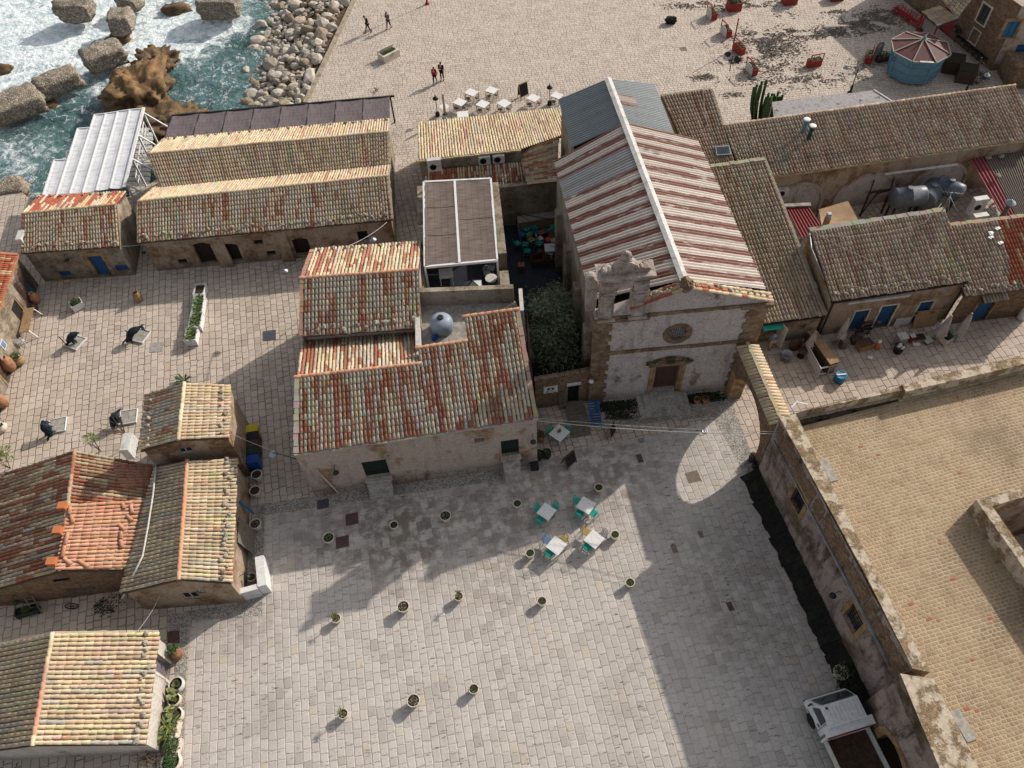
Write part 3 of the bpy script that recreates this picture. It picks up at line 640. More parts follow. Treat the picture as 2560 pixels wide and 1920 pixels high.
# back slope of the front gable
A0b=hit(plane(A1,A0,-18.5),(755.7,859));
lenb=4.2
bk0=A0+Vector((-d1.y,d1.x,0))*math.cos(R(18.5))*lenb-UP*math.sin(R(18.5))*lenb; bk1=A1+Vector((-d1.y,d1.x,0))*math.cos(R(18.5))*lenb-UP*math.sin(R(18.5))*lenb
zb=P(755.7,862,4.9)
nn=Vector((-d1.y,d1.x,0))
def backlen(a,px,pit):
 # length along back slope so that it is seen at px
 q=plane3(a,a+d1,a+nn*math.cos(R(pit))-UP*math.sin(R(pit))); h=hit(q,px); return (h-a).dot(nn)/math.cos(R(pit))
lb=backlen(A0,(757,866),15); bk0=A0+nn*math.cos(R(15))*lb-UP*math.sin(R(15))*lb; bk1=A1+nn*math.cos(R(15))*lb-UP*math.sin(R(15))*lb
tileslope(rf,A1,A0,bk0+nn*.6-UP*.16,bk1+nn*.6-UP*.16,MIXED+STRAW[:3],.212,.37)
r1=roofobj(H1,rf)
ridge(r1,A0-d1*.1,A1+d1*.1,PINK); ridge(r1,B0-d1*.1,foot(B0,d1,C0),PINK); ridge(r1,C0-d1*.1,C0+d1*((E2-C0).dot(d1)),PINK)
mb=MB(); cornice_edge(mb,E1-UP*.06+d1*0,E2-UP*.06,.30,.12,(.42,.36,.30),26); cornice_edge(mb,E1+d1*.10,lerp(E1,A0,1)+d1*.05,.26,.16,(.42,.36,.30),12); cornice_edge(mb,E2-d1*.1,C0+d1*((E2-C0).dot(d1)-.1),.24,.14,(.36,.26,.19),12)
mb.build('cornice',M['vcmatte'],r1)
# upper gable
zE=bk0.z+.62
U1=P(752.8,840,zE); U2=P(1052,818.5,zE); d2=(U2-U1).normalized(); n2=Vector((-d2.y,d2.x,0)); pl2b=plane(U1,U2,18)
V0,V1=hit(pl2b,(739.8,697)),hit(pl2b,(1042,669.5))
V0=V0+d2*((U1-V0).dot(d2)) if abs((U1-V0).dot(d2))<1.2 else V0
V1=V0+d2*((U2-V0).dot(d2))
q=plane3(V0,V0+d2,V0+n2*math.cos(R(18))-UP*math.sin(R(18))); W0=hit(q,(755.7,627.5)); lW=(W0-V0).dot(n2); W0=V0+n2*lW-UP*math.tan(R(18))*lW; W1=V1+n2*lW-UP*math.tan(R(18))*lW
rf=MB(); tileslope(rf,V0+d2*.12,V1,U2,U1+d2*.12,MIXED,.212,.37); tileslope(rf,V1,V0+d2*.12,W0+d2*.12,W1,MIXED[2:]+STRAW[:4],.212,.37)
r1b=roofobj(H1,rf,'rear_roof'); ridge(r1b,V0-d2*.15,V1,PINK)
mb=MB(); cornice_edge(mb,U1+UP*.0,V0,.22,.14,(.40,.24,.16),10); cornice_edge(mb,V0,W0,.22,.14,(.40,.24,.16),9); mb.build('verge',M['vcmatte'],r1b)
# walls
wA=Vector((-11.74,22.32,0)); wB=Vector((1.19,23.50,0)); yB=W0.y
wm=MB(); wf=Wall(wA,wB);
o1=wf.rect(t(1,2,955,810),t(1,2,1120,650)); o1=(o1[0],max(.55,o1[1]),o1[2],o1[3]); o2=wf.rect(t(1,2,2125,620),t(1,2,2212,482)); o2=(o2[0],max(.6,o2[1]),o2[0]+1.0,o2[3]); o3=wf.rect(t(1,2,1890,510),t(1,2,1970,462))
wf.build(wm,[(0,E1.z-.12),(wf.L,E2.z-.12)],[o1,o2,o3])
bl=Vector((wA.x+.0,yB,0)); wl=Wall(bl,wA)
prof=[]
for p in (W0,V0,U1,U1+Vector((0,-.01,-.55)),bk0,A0,E1): prof.append((abs(bl.y-p.y) if p is not W0 else 0,p.z-.1))
prof=sorted(prof,key=lambda k:k[0]); prof[-1]=(wl.L,E1.z-.12)
wl.build(wm,prof,[])
br=Vector((1.1,C1.y,0)); wr=Wall(wB,br); wr.build(wm,[(0,E2.z-.12),(wr.L,C1.z-.1)],[])
wk=Wall(Vector((V1.x+.3,yB,0)),bl); wk.build(wm,[(0,W1.z-.1),(wk.L,W0.z-.1)],[])
wq=Wall(Vector((V1.x,U2.y-1.2,0)),Vector((V1.x,yB,0))); wq.build(wm,[(0,U2.z-.4),(wq.L*.5,V1.z-.1),(wq.L,W1.z-.1)],[])
# low wall closing the step between the two gables
ws=Wall(Vector((U1.x+.1,U1.y+.25,0)),Vector((U2.x,U2.y+.25,0)),bk0.z-.6); ws.build(wm,[(0,U1.z-.1),(ws.L,U2.z-.1)],[])
backing(wm,wf,o3)
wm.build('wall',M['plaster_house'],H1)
mb=MB()
for k in range(22):
 a=wf.pt(.05+k*wf.L/22,random.uniform(.30,.55),.0); b=wf.pt((k+1)*wf.L/22+.02,0,0)
 mb.hexa([a*1-UP*a.z+wf.n*.10,b-UP*b.z+wf.n*.10,b-UP*b.z-wf.n*.02,a-UP*a.z-wf.n*.02],[a+wf.n*.05,wf.pt((k+1)*wf.L/22+.02,a.z,.05),wf.pt((k+1)*wf.L/22+.02,a.z,-.02),a-wf.n*.02])
mb.build('plinth',M['plaster_house'],H1)
D=door(H1,wf,o1,M['wood_green'],3,.14,None,leaves=2); D2=door(H1,wf,o2,M['wood_green'],3,.14,None,leaves=2)
mb=MB(); mb.bar(wf.pt(.75,2.75,.05),wf.pt(1.35,.05,.08),.09,.06,(1,1,1)); mb.build('drainpipe',M['potcream'],H1)
for o in (o1,o2):
 mb=MB(); mb.box(wf.pt((o[0]+o[2])/2,o[1]-.06,.18),(o[2]-o[0]+.16,.30,.12),wf.rz); mb.build('doorstep',M['step'],H1)
for n_,o in ((0,o1),(1,o2)):
 s=root('entrance_steps','pale stone steps below the left green door of the pink house' if n_==0 else 'pale stone steps below the right green door of the pink house','steps')
 hz=o[1]-.13;
 for k in range(2 if n_==0 else 3):
  mb=MB(); N_=2 if n_==0 else 3; z=hz*(N_-k)/(N_+.0); m=0.0
  for q in range(2):
   u=o[0]+.02+(q+.5)*(o[2]-o[0]-.04)/2; mb.box(wf.pt(u,z/2,.36+.29*k+.02),((o[2]-o[0]+.02)/2-.01,.30,z),wf.rz+random.uniform(-.02,.02))
  mb.build('tread',M['step'],s)
# ---------------------------------------------------------------- generic two slope house
def gabled(name,label,Ea,Eb,pitch,ra,rb,la,lb,pitch2,pal,pal2,wallm,spacing=.21,ridgepal=STRAW,over=.14,mort=True,sel=None,sel2=None,opsf=None,cat='house',rname='roof',par=None,ridgem='tile'):
 """Ea,Eb: eave with the roof rising to the left of Ea->Eb; ra,rb ridge pixels, la,lb far eave pixels"""
 h=par or root(name,label,cat); d=(Eb-Ea).normalized(); n=Vector((-d.y,d.x,0)).normalized()
 pl_=plane(Ea,Eb,pitch); Ra,Rb=hit(pl_,ra),hit(pl_,rb)
 q=(Ra,(Rb-Ra).cross(n*math.cos(R(pitch2))-UP*math.sin(R(pitch2))).normalized()); Fa,Fb=hit(q,la),hit(q,lb)
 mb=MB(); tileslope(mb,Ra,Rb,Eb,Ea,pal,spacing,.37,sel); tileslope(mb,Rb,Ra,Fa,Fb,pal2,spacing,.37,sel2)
 r=roofobj(h,mb,rname); ridge(r,Ra,Rb,ridgepal,mort=mort,mat=ridgem)
 c=inset([Ea,Eb,Rb,Fb,Fa,Ra],over) ;
 return h,r,dict(Ea=Ea,Eb=Eb,Ra=Ra,Rb=Rb,Fa=Fa,Fb=Fb,d=d,n=n)
def shell(h,g,over,wallm,ops={},drop=.10,z0=0.0,name='wall'):
 Ea,Eb,Ra,Rb,Fa,Fb,d,n=[g[k] for k in('Ea','Eb','Ra','Rb','Fa','Fb','d','n')]
 a=Ea+d*over+n*over; b=Eb-d*over+n*over; c=Fb-d*over-n*over; e=Fa+d*over-n*over
 rb_=Rb-d*over; ra_=Ra+d*over
 mb=MB(); W=gableshell(mb,[Vector((p.x,p.y,p.z-drop)) for p in (a,b,c,e)],{1:(rb_.x,rb_.y,rb_.z-drop*.5),3:(ra_.x,ra_.y,ra_.z-drop*.5)},z0,{})
 # rebuild with openings, which need the wall frames first
 mb=MB(); O={}
 for k,w_ in enumerate(W):
  pts=[a,b,c,e]; p0,p1=pts[k],pts[(k+1)%4]; tp=[(0,p0.z-drop),(w_.L,p1.z-drop)]
  if k in(1,3):
   r=rb_ if k==1 else ra_; u=(Vector((r.x,r.y,0))-w_.A).dot(w_.d); tp=[(0,p0.z-drop),(u,r.z-drop*.5),(w_.L,p1.z-drop)]
  o=ops.get(k,lambda w:[])(w_); O[k]=o; w_.build(mb,tp,o)
  for x in o: backing(mb,w_,x,.34)
 mb.build(name,M[wallm],h); return W,O
# ---------------------------------------------------------------- bottom left house
H7,r7,g7=gabled('house','bottom left corner house with straw coloured tiles and potted plants along its whitewashed wall',P(362,1862,2.28),P(397,1580,2.28),18,(82,1864),(133,1583),(-330,1920),(-235,1660),18,STRAW,STRAW[:4]+GREYB[:2],'white_wall',.225,STRAW+PINK[:1])
W7,O7=shell(H7,g7,.16,'white_wall',{0:lambda w_:[(w_.L-1.55,.05,w_.L-.72,1.85)]})
door(H7,W7[0],O7[0][0],M['cloth_grey'],5,.22,None)
frame_bars(H7,W7[0],O7[0][0],M['potcream'],.12,.03)
mb=MB(); cornice_edge(mb,g7['Eb'],g7['Rb'],.16,.12,(.42,.36,.26),16); cornice_edge(mb,g7['Rb'],g7['Fb'],.16,.12,(.36,.30,.22),16); mb.build('verge',M['vcmatte'],r7)
# ---------------------------------------------------------------- middle left: lower right house, left house with pink patch, small upper house
H6b,r6b,g6b=gabled('house','straw tiled house with orange ridge beside the alley, its gable window facing the lower lane',P(577,1458,2.85),P(592,1146,2.95),16,(447,1449),(469,1152),(303,1483),(391,1168),15,STRAW,GREYB[:3]+STRAW[:3]+OLDRED[:1],'plaster_left',.215,PINK,ridgem='clay_new')
W6b,O6b=shell(H6b,g6b,.12,'plaster_left',{3:lambda w_:[w_.rect(t(0,3,1600,205),t(0,3,1690,140)),w_.rect(t(0,3,1725,150),t(0,3,1760,118))]})
for o in O6b[3]: window(H6b,W6b[3],o,'dark','white_dirty',.05,True,.08)
H6c,r6c,g6c=gabled('house','low red tiled house at the left edge with a square patch of new pink tiles',P(340,1424,2.55),P(384,1163,2.75),13,(150,1428),(188,1126),(-120,1505),(5,1185),16,OLDRED,OLDRED+STRAW[:2],'rubble',.215,OLDRED)
W6c,O6c=shell(H6c,g6c,.12,'rubble',{3:lambda w_:[w_.rect(t(0,3,600,140),t(0,3,800,80)),w_.rect(t(0,3,470,55),t(0,3,590,15))]})
window(H6c,W6c[3],O6c[3][0],'wood_grey','wood_grey',.07,False,.05); window(H6c,W6c[3],O6c[3][1],'dark','iron',.04,True,.05)
# new tiles laid over the old slope
plp=plane(g6c['Ea'],g6c['Eb'],13); up=Vector(plp[1]); up=up if up.z>0 else -up
tp=[hit((plp[0]+up*.09,plp[1]),p) for p in (t(0,2,600,1040),t(0,2,1290,1000),t(0,2,1195,1590),t(0,2,480,1615))]
mb=MB(); tileslope(mb,tp[0],tp[3],tp[2],tp[1],PINK,.215,.42) if (tp[3]-tp[0]).cross(tp[1]-tp[0]).z>1e9 else tileslope(mb,tp[3],tp[0],tp[1],tp[2],PINK,.215,.42)
mb.build('new_tile_patch',[M['clay_new'],M['bed']],r6c)
tp2=[hit((plp[0]+up*.06,plp[1]),p) for p in (t(0,2,960,690),t(0,2,1300,700),t(0,2,1310,880),t(0,2,1050,890))]
mb=MB(); tileslope(mb,tp2[3],tp2[0],tp2[1],tp2[2],[((.36,.17,.12),3),((.32,.15,.10),2)],.215,.42); mb.build('new_tile_patch',[M['clay_new'],M['bed']],r6c)
# small upper house
H6a,r6a,g6a=gabled('house','small tall straw tiled house between the alley with the bins and the upper square',P(571,1094,4.3),P(575,962,4.3),17,(446,1100),(462,958),(351,1127),(368,985),15,STRAW+OLDRED[:2],STRAWRED+GREYB[:2],'plaster_left',.215,STRAW)
W6a,O6a=shell(H6a,g6a,.10,'plaster_left',{3:lambda w_:[w_.rect(t(0,2,1565,605),t(0,2,1645,545))]})
window(H6a,W6a[3],O6a[3][0],'glass','white_dirty',.04,True,.06)
# ---------------------------------------------------------------- long house on the left with twin gables
H3=root('house','long low house with twin straw tiled gables, arched dark doorways facing the left square','house')
E1=P(346,605.5,2.95); E2=P(981,548,2.95)
_,r3,g3=gabled('house','',E1,E2,19,(346,504),(970,440),(385,470),(974,412),19,STRAWRED+GREYB[:1],STRAW,'plaster_left',.20,STRAW,par=H3)
Vz=g3['Fa'].z; pv=(g3['Fa']+UP*.06)
X1=P(402,467,g3['Fa'].z+.08); X2=P(973,410,g3['Fb'].z+.08)
_,r3b,g3b=gabled('house','',X1,X2,19,(371.8,385),(971.3,330),(408,349),(974,299),19,STRAW+GREYB[:2],STRAW,'plaster_left',.20,STRAW,par=H3,rname='rear_roof')
def o3f(w_): return [w_.rect(t(0,1,1960,605),t(0,1,2040,440)),w_.rect((491,636),(522,605)),w_.rect((448,660),(465,647)),w_.rect(t(1,1,350,545),t(1,1,440,392)),w_.rect(t(1,1,890,430),t(1,1,960,335)),w_.rect((637,612),(655,599)),w_.rect(t(1,1,100,550),t(1,1,165,505))]
def fixops(o):
 out=[]
 for x in o:
  w=list(x);
  if w[3]-w[1]>1.0: w[1]=max(.12,min(w[1],.25))
  if w[2]-w[0]<.3: w[2]=w[0]+.4
  out.append(tuple(w))
 out.sort(); res=[]
 for x in out:
  if not res or x[0]>res[-1][2]+.05 or x[1]>res[-1][3]+.05 or x[3]<res[-1][1]-.05: res.append(x)
 return res
W3,O3_=shell(H3,g3,.13,'plaster_left',{0:lambda w_:fixops(o3f(w_))})
W3b,_=shell(H3,g3b,.13,'plaster_side',{},name='rear_wall')
for o in O3_[0]:
 if o[3]-o[1]>1.2:
  door(H3,W3[0],o,M['dark_wood'],4,.26,None)
  mb=MB(); a,b=o[0],o[2]
  for k in range(9):
   x0=a+(b-a)*k/9; x1=a+(b-a)*(k+1)/9; h0=.17*(1-(2*(k+.0)/9-1)**2); h1=.17*(1-(2*(k+1)/9-1)**2); zt=o[3]+.005
   mb.hexa([W3[0].pt(x0,zt-.17+h0,.02),W3[0].pt(x1,zt-.17+h1,.02),W3[0].pt(x1,zt-.17+h1,-.2),W3[0].pt(x0,zt-.17+h0,-.2)],[W3[0].pt(x0,zt+.05,.02),W3[0].pt(x1,zt+.05,.02),W3[0].pt(x1,zt+.05,-.2),W3[0].pt(x0,zt+.05,-.2)])
  mb.build('arch_lintel',M['plaster_left'],H3)
 else: window(H3,W3[0],o,'dark','wood_brown',.06,False,.12)
for u in (4.6,9.0):
 mb=MB(); mb.hexa([W3[0].pt(u,0,.30),W3[0].pt(u+.9,0,.30),W3[0].pt(u+.9,0,-.02),W3[0].pt(u,0,-.02)],[W3[0].pt(u+.1,2.6,.03),W3[0].pt(u+.8,2.6,.03),W3[0].pt(u+.8,2.6,-.02),W3[0].pt(u+.1,2.6,-.02)]); mb.build('buttress',M['plaster_left'],H3)
for r_,g_ in ((r3,g3),(r3b,g3b)):
 mb=MB(); cornice_edge(mb,g_['Eb'],g_['Rb'],.2,.14,(.40,.33,.25),10); cornice_edge(mb,g_['Rb'],g_['Fb'],.2,.14,(.42,.36,.28),10); cornice_edge(mb,g_['Ea'],g_['Ra'],.16,.12,(.40,.30,.2),9); cornice_edge(mb,g_['Ra'],g_['Fa'],.16,.12,(.40,.30,.2),9); mb.build('verge',M['vcmatte'],r_)
# ---------------------------------------------------------------- small house with blue door
H4,r4,g4=gabled('house','small red and straw tiled house with blue arched door beside the twin gabled house',P(52,632,2.95),P(298,614.5,2.95),19,(55,535),(291,512),(94,492),(316,481),17,STRAWRED,RED+STRAW[:2],'plaster_side',.20,STRAW)
def o4f(w_):
 a=w_.rect(t(0,1,850,710),t(0,1,930,545)); b=w_.rect(t(0,1,530,725),t(0,1,600,680)); c=w_.rect(t(0,1,1015,680),t(0,1,1095,628))
 return sorted([(a[0],max(.12,min(.2,a[1])),a[0]+.95,a[3]),(b[0],b[1],b[2],b[3]),(c[0],c[1],c[2],c[3])])
W4,O4=shell(H4,g4,.12,'plaster_side',{0:o4f})
for o in O4[0]:
 if o[3]-o[1]>1.2: door(H4,W4[0],o,M['wood_blue'],5,.16,M['ashlar'],.3)
 else: window(H4,W4[0],o,'wood_blue','wood_blue',.05,False,.06,'shutter')
# ---------------------------------------------------------------- house on the left edge
H5=root('house','red tiled house cut by the left edge, pots and a bench table along its wall','house')
b0=P(97,712); b1=P(14,985); dd=(b1-b0).normalized(); b1=b0+dd*16.0; w5=Wall(b1,b0)
wm=MB(); o5=[w5.rect(t(0,1,100,1060),t(0,1,185,950)),w5.rect(t(0,1,165,910),t(0,1,210,880))]
tz5=2.9
w5r=Wall(b1,b0); ops5=[]
dU,dV=w5.pix(t(0,1,300,830)); ops5=[(w5.L-1.5,.05,w5.L-.55,2.0),(w5.L-4.1,.5,w5.L-2.9,1.9),(w5.L-8.9,.05,w5.L-7.9,2.0)]
w5.build(wm,[(0,tz5+.2),(w5.L,tz5)],ops5)
for o in ops5: backing(wm,w5,o,.3)
wN=Wall(b0,b0+Vector((-9,-.6,0))); wN.build(wm,[(0,tz5),(wN.L,tz5+1.4)],[])
wm.build('wall',M['plaster_side'],H5)
door(H5,w5,ops5[0],M['azure'],5,.2); window(H5,w5,ops5[1],'chalk','wood_light',.12,False,.04); door(H5,w5,ops5[2],M['wood_brown'],5,.2,M['wood_light'],.12)
pe=plane(w5.pt(0,tz5+.25,.1),w5.pt(w5.L,tz5+.05,.1),17)
Ea,Eb=w5.pt(0,tz5+.25,.08),w5.pt(w5.L,tz5+.05,.08); upn=-w5.n*math.cos(R(17))*7+UP*math.sin(R(17))*7
mb=MB(); tileslope(mb,Ea+upn,Eb+upn,Eb,Ea,RED,.20,.36); r5=roofobj(H5,mb)
mb=MB(); cornice_edge(mb,Ea,Eb,.22,.16,(.36,.16,.09),30); cornice_edge(mb,Eb,Eb+upn,.2,.14,(.36,.22,.13),14); mb.build('verge',M['vcmatte'],r5)
# ================================================================== CHURCH
CH=root('church','old stone church with rusty corrugated roof, bell gable and round grated window','church')
fa=Vector((4.62,27.57,0)); fb=Vector((14.05,27.90,0)); WF=Wall(fa,fb)
r1p=lambda x,y:(1440+x*.2532,640+y*.2532)
U=lambda x,y:WF.pix(r1p(x,y))
rose=U(1000,762); rose=(rose[0],rose[1]); ro=.54
od=WF.rect(r1p(750,1325),r1p(1070,1068)); du0=WF.pix(r1p(752,1318))[0]; du1=WF.pix(r1p(975,1305))[0]; zt=WF.pix(r1p(930,1075))[1]
od=(du0,.55,du1,zt)
pk=WF.pix(r1p(1095,300)); PKZ=9.62; ue=pk[0]
mb=MB(); WF.build(mb,[(0,7.75),(ue,PKZ),(WF.L,7.95)],[(rose[0]-ro,rose[1]-ro,rose[0]+ro,rose[1]+ro),od],.35)
for o in ((rose[0]-ro,rose[1]-ro,rose[0]+ro,rose[1]+ro),od): backing(mb,WF,o,.36)
# inner face of the gable
bkw=Wall(fb+Vector((0,.55,0)),fa+Vector((0,.55,0)),7.0); bkw.build(mb,[(0,7.95),(WF.L-ue,PKZ),(WF.L,7.75)],[])
mb.poly([WF.pt(0,7.75),WF.pt(ue,PKZ),WF.pt(ue,PKZ,-.55),WF.pt(0,7.75,-.55)]); mb.poly([WF.pt(ue,PKZ),WF.pt(WF.L,7.95),WF.pt(WF.L,7.95,-.55),WF.pt(ue,PKZ,-.55)])
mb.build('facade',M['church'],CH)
def slab(mb,w_,u0,v0,u1,v1,o0,o1,col=(1,1,1)):
 b=[w_.pt(u0,v0,o1),w_.pt(u1,v0,o1),w_.pt(u1,v0,o0),w_.pt(u0,v0,o0)]; mb.hexa(b,[p+UP*(v1-v0) for p in b],col)
for s_ in (0,1):
 mb=MB()
 for k in range(17):
  z0=k*.45; j=(k%2)*.16; a_,b_=((-.04,.85+j),(WF.L-.95-j,WF.L+.05))[s_]; slab(mb,WF,a_,z0,b_,z0+.447,-.02,.07+random.uniform(0,.03))
 mb.build('pilaster',M['church_stone'],CH)
mb=MB(); vA=U(340,955)[1]; vB=U(690,578)[1]
for v,h_ in ((vA,.26),(vB,.24)):
 mb=MB()
 for k in range(15): slab(mb,WF,.9+k*7.6/15,v-h_/2+random.uniform(-.015,.015),.9+(k+1)*7.6/15-.012,v+h_/2+random.uniform(-.015,.015),-.02,.06+random.uniform(0,.03))
 mb.build('string_course',M['church_stone'],CH)
mb=MB(); slab(mb,WF,WF.L-1.5,7.62,WF.L+.25,7.88,-.3,.22); mb.build('cornice_block',M['church_stone'],CH); mb=MB(); slab(mb,WF,-.1,7.5,3.0,7.7,-.4,.18); mb.build('cornice_block',M['church_stone'],CH)
# rose window
mb=MB(); n=28
prof=[(ro-.03,-.16),(ro-.03,.05),(ro+.05,.11),(ro+.10,.07),(ro+.20,.12),(ro+.27,.10),(ro+.29,-.02)]
MR=Matrix((WF.d,UP,WF.n)).transposed().to_4x4()
ring=[]
for (r_,o_) in prof: ring.append([mb.vert(WF.pt(rose[0]+r_*math.cos(2*PI*a/n),rose[1]+r_*math.sin(2*PI*a/n),o_)) for a in range(n)])
for k in range(len(ring)-1):
 for a in range(n): mb.face([ring[k][a],ring[k][(a+1)%n],ring[k+1][(a+1)%n],ring[k+1][a]],(1,1,1),0,None,True)
rw=mb.build('rose_window',M['church_stone'],CH)
mb=MB()
for k in range(-3,4):
 x=k*.125; l=math.sqrt(max(.01,(ro-.02)**2-x*x)); mb.bar(WF.pt(rose[0]+x,rose[1]-l,-.12),WF.pt(rose[0]+x,rose[1]+l,-.12),.035,.035); mb.bar(WF.pt(rose[0]-l,rose[1]+x,-.14),WF.pt(rose[0]+l,rose[1]+x,-.14),.035,.035,(1,1,1),0,WF.n)
mb.build('grate',M['grey_paint'],rw)
mb=MB(); mb.poly([WF.pt(rose[0]-ro,rose[1]-ro,-.3),WF.pt(rose[0]+ro,rose[1]-ro,-.3),WF.pt(rose[0]+ro,rose[1]+ro,-.3),WF.pt(rose[0]-ro,rose[1]+ro,-.3)]); mb.build('pane',M['dark'],rw)
# portal
dd_=door(CH,WF,od,M['wood_brown'],4,.26,None,leaves=2)
mb=MB(); a,c,b,e=od
for u0,u1,pr in ((a-.34,a-.16,.10),(a-.16,a,.05),(b,b+.16,.05),(b+.16,b+.34,.10)): slab(mb,WF,u0,.3,u1,e+.02,-.25,pr)
slab(mb,WF,a-.34,e+.02,b+.34,e+.30,-.2,.10)
mb.build('portal_frame',M['ashlar'],CH)
mb=MB(); slab(mb,WF,a-.5,e+.30,b+.5,e+.46,-.1,.30)
for s_ in (-1,1):
 m=(a+b)/2; x0=m+s_*((b-a)/2+.5); x1=m+s_*.28; z0=e+.46; z1=e+.85
 p=[WF.pt(x0,z0,.30),WF.pt(x1,z0,.30),WF.pt(x1,z1,.26),WF.pt(x0,z0+.08,.26)]; q=[x-WF.n*.33 for x in p];
 for f in ((0,1,2,3),): mb.poly(p if s_<0 else p[::-1])
 mb.poly([p[3],p[2],q[2],q[3]] if s_<0 else [p[2],p[3],q[3],q[2]]); mb.poly([p[2],p[1],q[1],q[2]]); mb.poly([p[0],p[3],q[3],q[0]])
pd=mb.build('pediment',M['church_stone'],CH)
def mossy(par,pts,n,r,name='moss',h=.05):
 mb=MB()
 for k in range(n):
  p=random.choice(pts); q=p+Vector((random.uniform(-r,r),random.uniform(-r*.5,r*.5),random.uniform(0,h))); s_=random.uniform(.03,.09); mb.blob(q,(s_*1.5,s_*1.2,s_*.7),k,1,.4,2,random.choice([(.05,.055,.02),(.07,.07,.03),(.04,.05,.018),(.09,.07,.04)]))
 return mb.build(name,M['leaf'],par)
mossy(pd,[WF.pt(lerp(a-.45,b+.45,k/12),e+.48+.34*(1-abs(k/6-1)),.16) for k in range(13)],150,.16)
# bell gable
BG=root('bell_gable','carved stone bell gable with an empty arch on the left shoulder of the church','bell gable')
def us(x,y): return WF.pix(r1p(x,y))
zb=7.62; u0,u1=us(215,600)[0],us(372,600)[0]; u2,u3=us(518,590)[0],us(682,580)[0]
zi=us(300,375)[1]; zs=us(290,300)[1]; zc=us(300,215)[1]; ztop=us(500,45)[1]
def stone(mb,u0,v0,u1,v1,o0,o1,j=.012): slab(mb,WF,u0+random.uniform(-j,j),v0,u1+random.uniform(-j,j),v1,o0,o1)
D0,D1=-.62,.12
for (p,q) in ((u0,u1),(u2,u3)):
 mb=MB(); stone(mb,p-.06,zb,q+.06,zb+.22,D0-.05,D1+.08); n=6
 for k in range(n): z0=zb+.22+(zi-zb-.22)*k/n; z1=zb+.22+(zi-zb-.22)*(k+1)/n-.01; stone(mb,p+.10,z0,q-.06,z1,D0,D1-.03,.02)
 stone(mb,p+.22,zb+.25,q-.2,zi-.08,D0+.02,D1+.04); stone(mb,p+.02,zi,q+.02,zi+.16,D0-.04,D1+.05); stone(mb,p+.06,zi+.16,q-.02,zs-.02,D0,D1); mb.build('pier',M['bell_stone'],BG)
mb=MB(); m_=(u1+u2)/2; ra=(u2-u1)/2; n=14; top=zc
for k in range(n):
 a0=PI-PI*k/n; a1=PI-PI*(k+1)/n; x0=m_+ra*math.cos(a0); x1=m_+ra*math.cos(a1); y0=zs-.35+ra*.62*math.sin(a0); y1=zs-.35+ra*.62*math.sin(a1)
 b=[WF.pt(x0,y0,D1),WF.pt(x1,y1,D1),WF.pt(x1,y1,D0),WF.pt(x0,y0,D0)]; mb.hexa(b,[WF.pt(x0,top,D1),WF.pt(x1,top,D1),WF.pt(x1,top,D0),WF.pt(x0,top,D0)])
stone(mb,u0+.05,zs-.02,u1,top,D0,D1); stone(mb,u2,zs-.02,u3-.03,top,D0,D1)
for k in range(9):
 for p,q in ((u0+.1,u1-.05),(u2+.05,u3-.1)): stone(mb,lerp(p,q,k/9)+.015,zs+.05,lerp(p,q,(k+1)/9)-.015,zs+.32,D1-.02,D1+.05,0)
mb.build('arch',M['bell_stone'],BG)
mb=MB(); stone(mb,u0-.12,top,u3+.12,top+.13,D0-.12,D1+.16,0); stone(mb,u0-.2,top+.13,u3+.2,top+.22,D0-.18,D1+.24,0); mb.build('cornice',M['bell_stone'],BG)
mb=MB(); zt0=top+.22; W_=u3-u0; n=16
pts=[]
for k in range(n+1):
 f=k/n; x=abs(2*f-1); hh=.12+.62*max(0,1-(x/.62)**2)*1.0 if x<.62 else .12+.16*math.sin((x-.62)/.38*PI); pts.append((u0+.08+f*(W_-.16),zt0+hh))
for (xa,za),(xb,zb_) in zip(pts,pts[1:]):
 b=[WF.pt(xa,zt0,.02),WF.pt(xb,zt0,.02),WF.pt(xb,zt0,-.45),WF.pt(xa,zt0,-.45)]; mb.hexa(b,[WF.pt(xa,za,.02),WF.pt(xb,zb_,.02),WF.pt(xb,zb_,-.45),WF.pt(xa,za,-.45)])
for s_ in(-1,1):
 for (du,dz,r_) in ((.30,.36,.20),(.62,.20,.16),(.86,.14,.15)):
  for k in range(20):
   a0=k/20*3.6*PI; rr=r_*(1-k/26); p=WF.pt(m_+s_*du*W_/2+s_*rr*math.cos(a0),zt0+dz+rr*math.sin(a0)*.9,.04); mb.blob(p,(.045,.045,.045),k,1,.1)
  mb.blob(WF.pt(m_+s_*du*W_/2,zt0+dz,-.18),(r_*.85,.22,r_*.85),int(r_*90),2,.2,2)
mb.build('volute_crest',M['bell_stone'],BG)
mb=MB(); mb.blob(WF.pt(m_,zt0+1.0,-.2),(.27,.24,.27),4,3,.25,2.2); mb.blob(WF.pt(m_,zt0+.72,-.2),(.3,.28,.12),9,2,.2,2); mb.build('finial',M['bell_stone'],BG)
mb=MB(); mb.box(WF.pt(u0-.25,8.75,-1.0),(.55,.55,2.2),WF.rz); mb.blob(WF.pt(u0-.25,9.95,-1.0),(.36,.36,.24),6,2,.3,2); mb.build('rear_pillar',M['bell_stone'],BG)
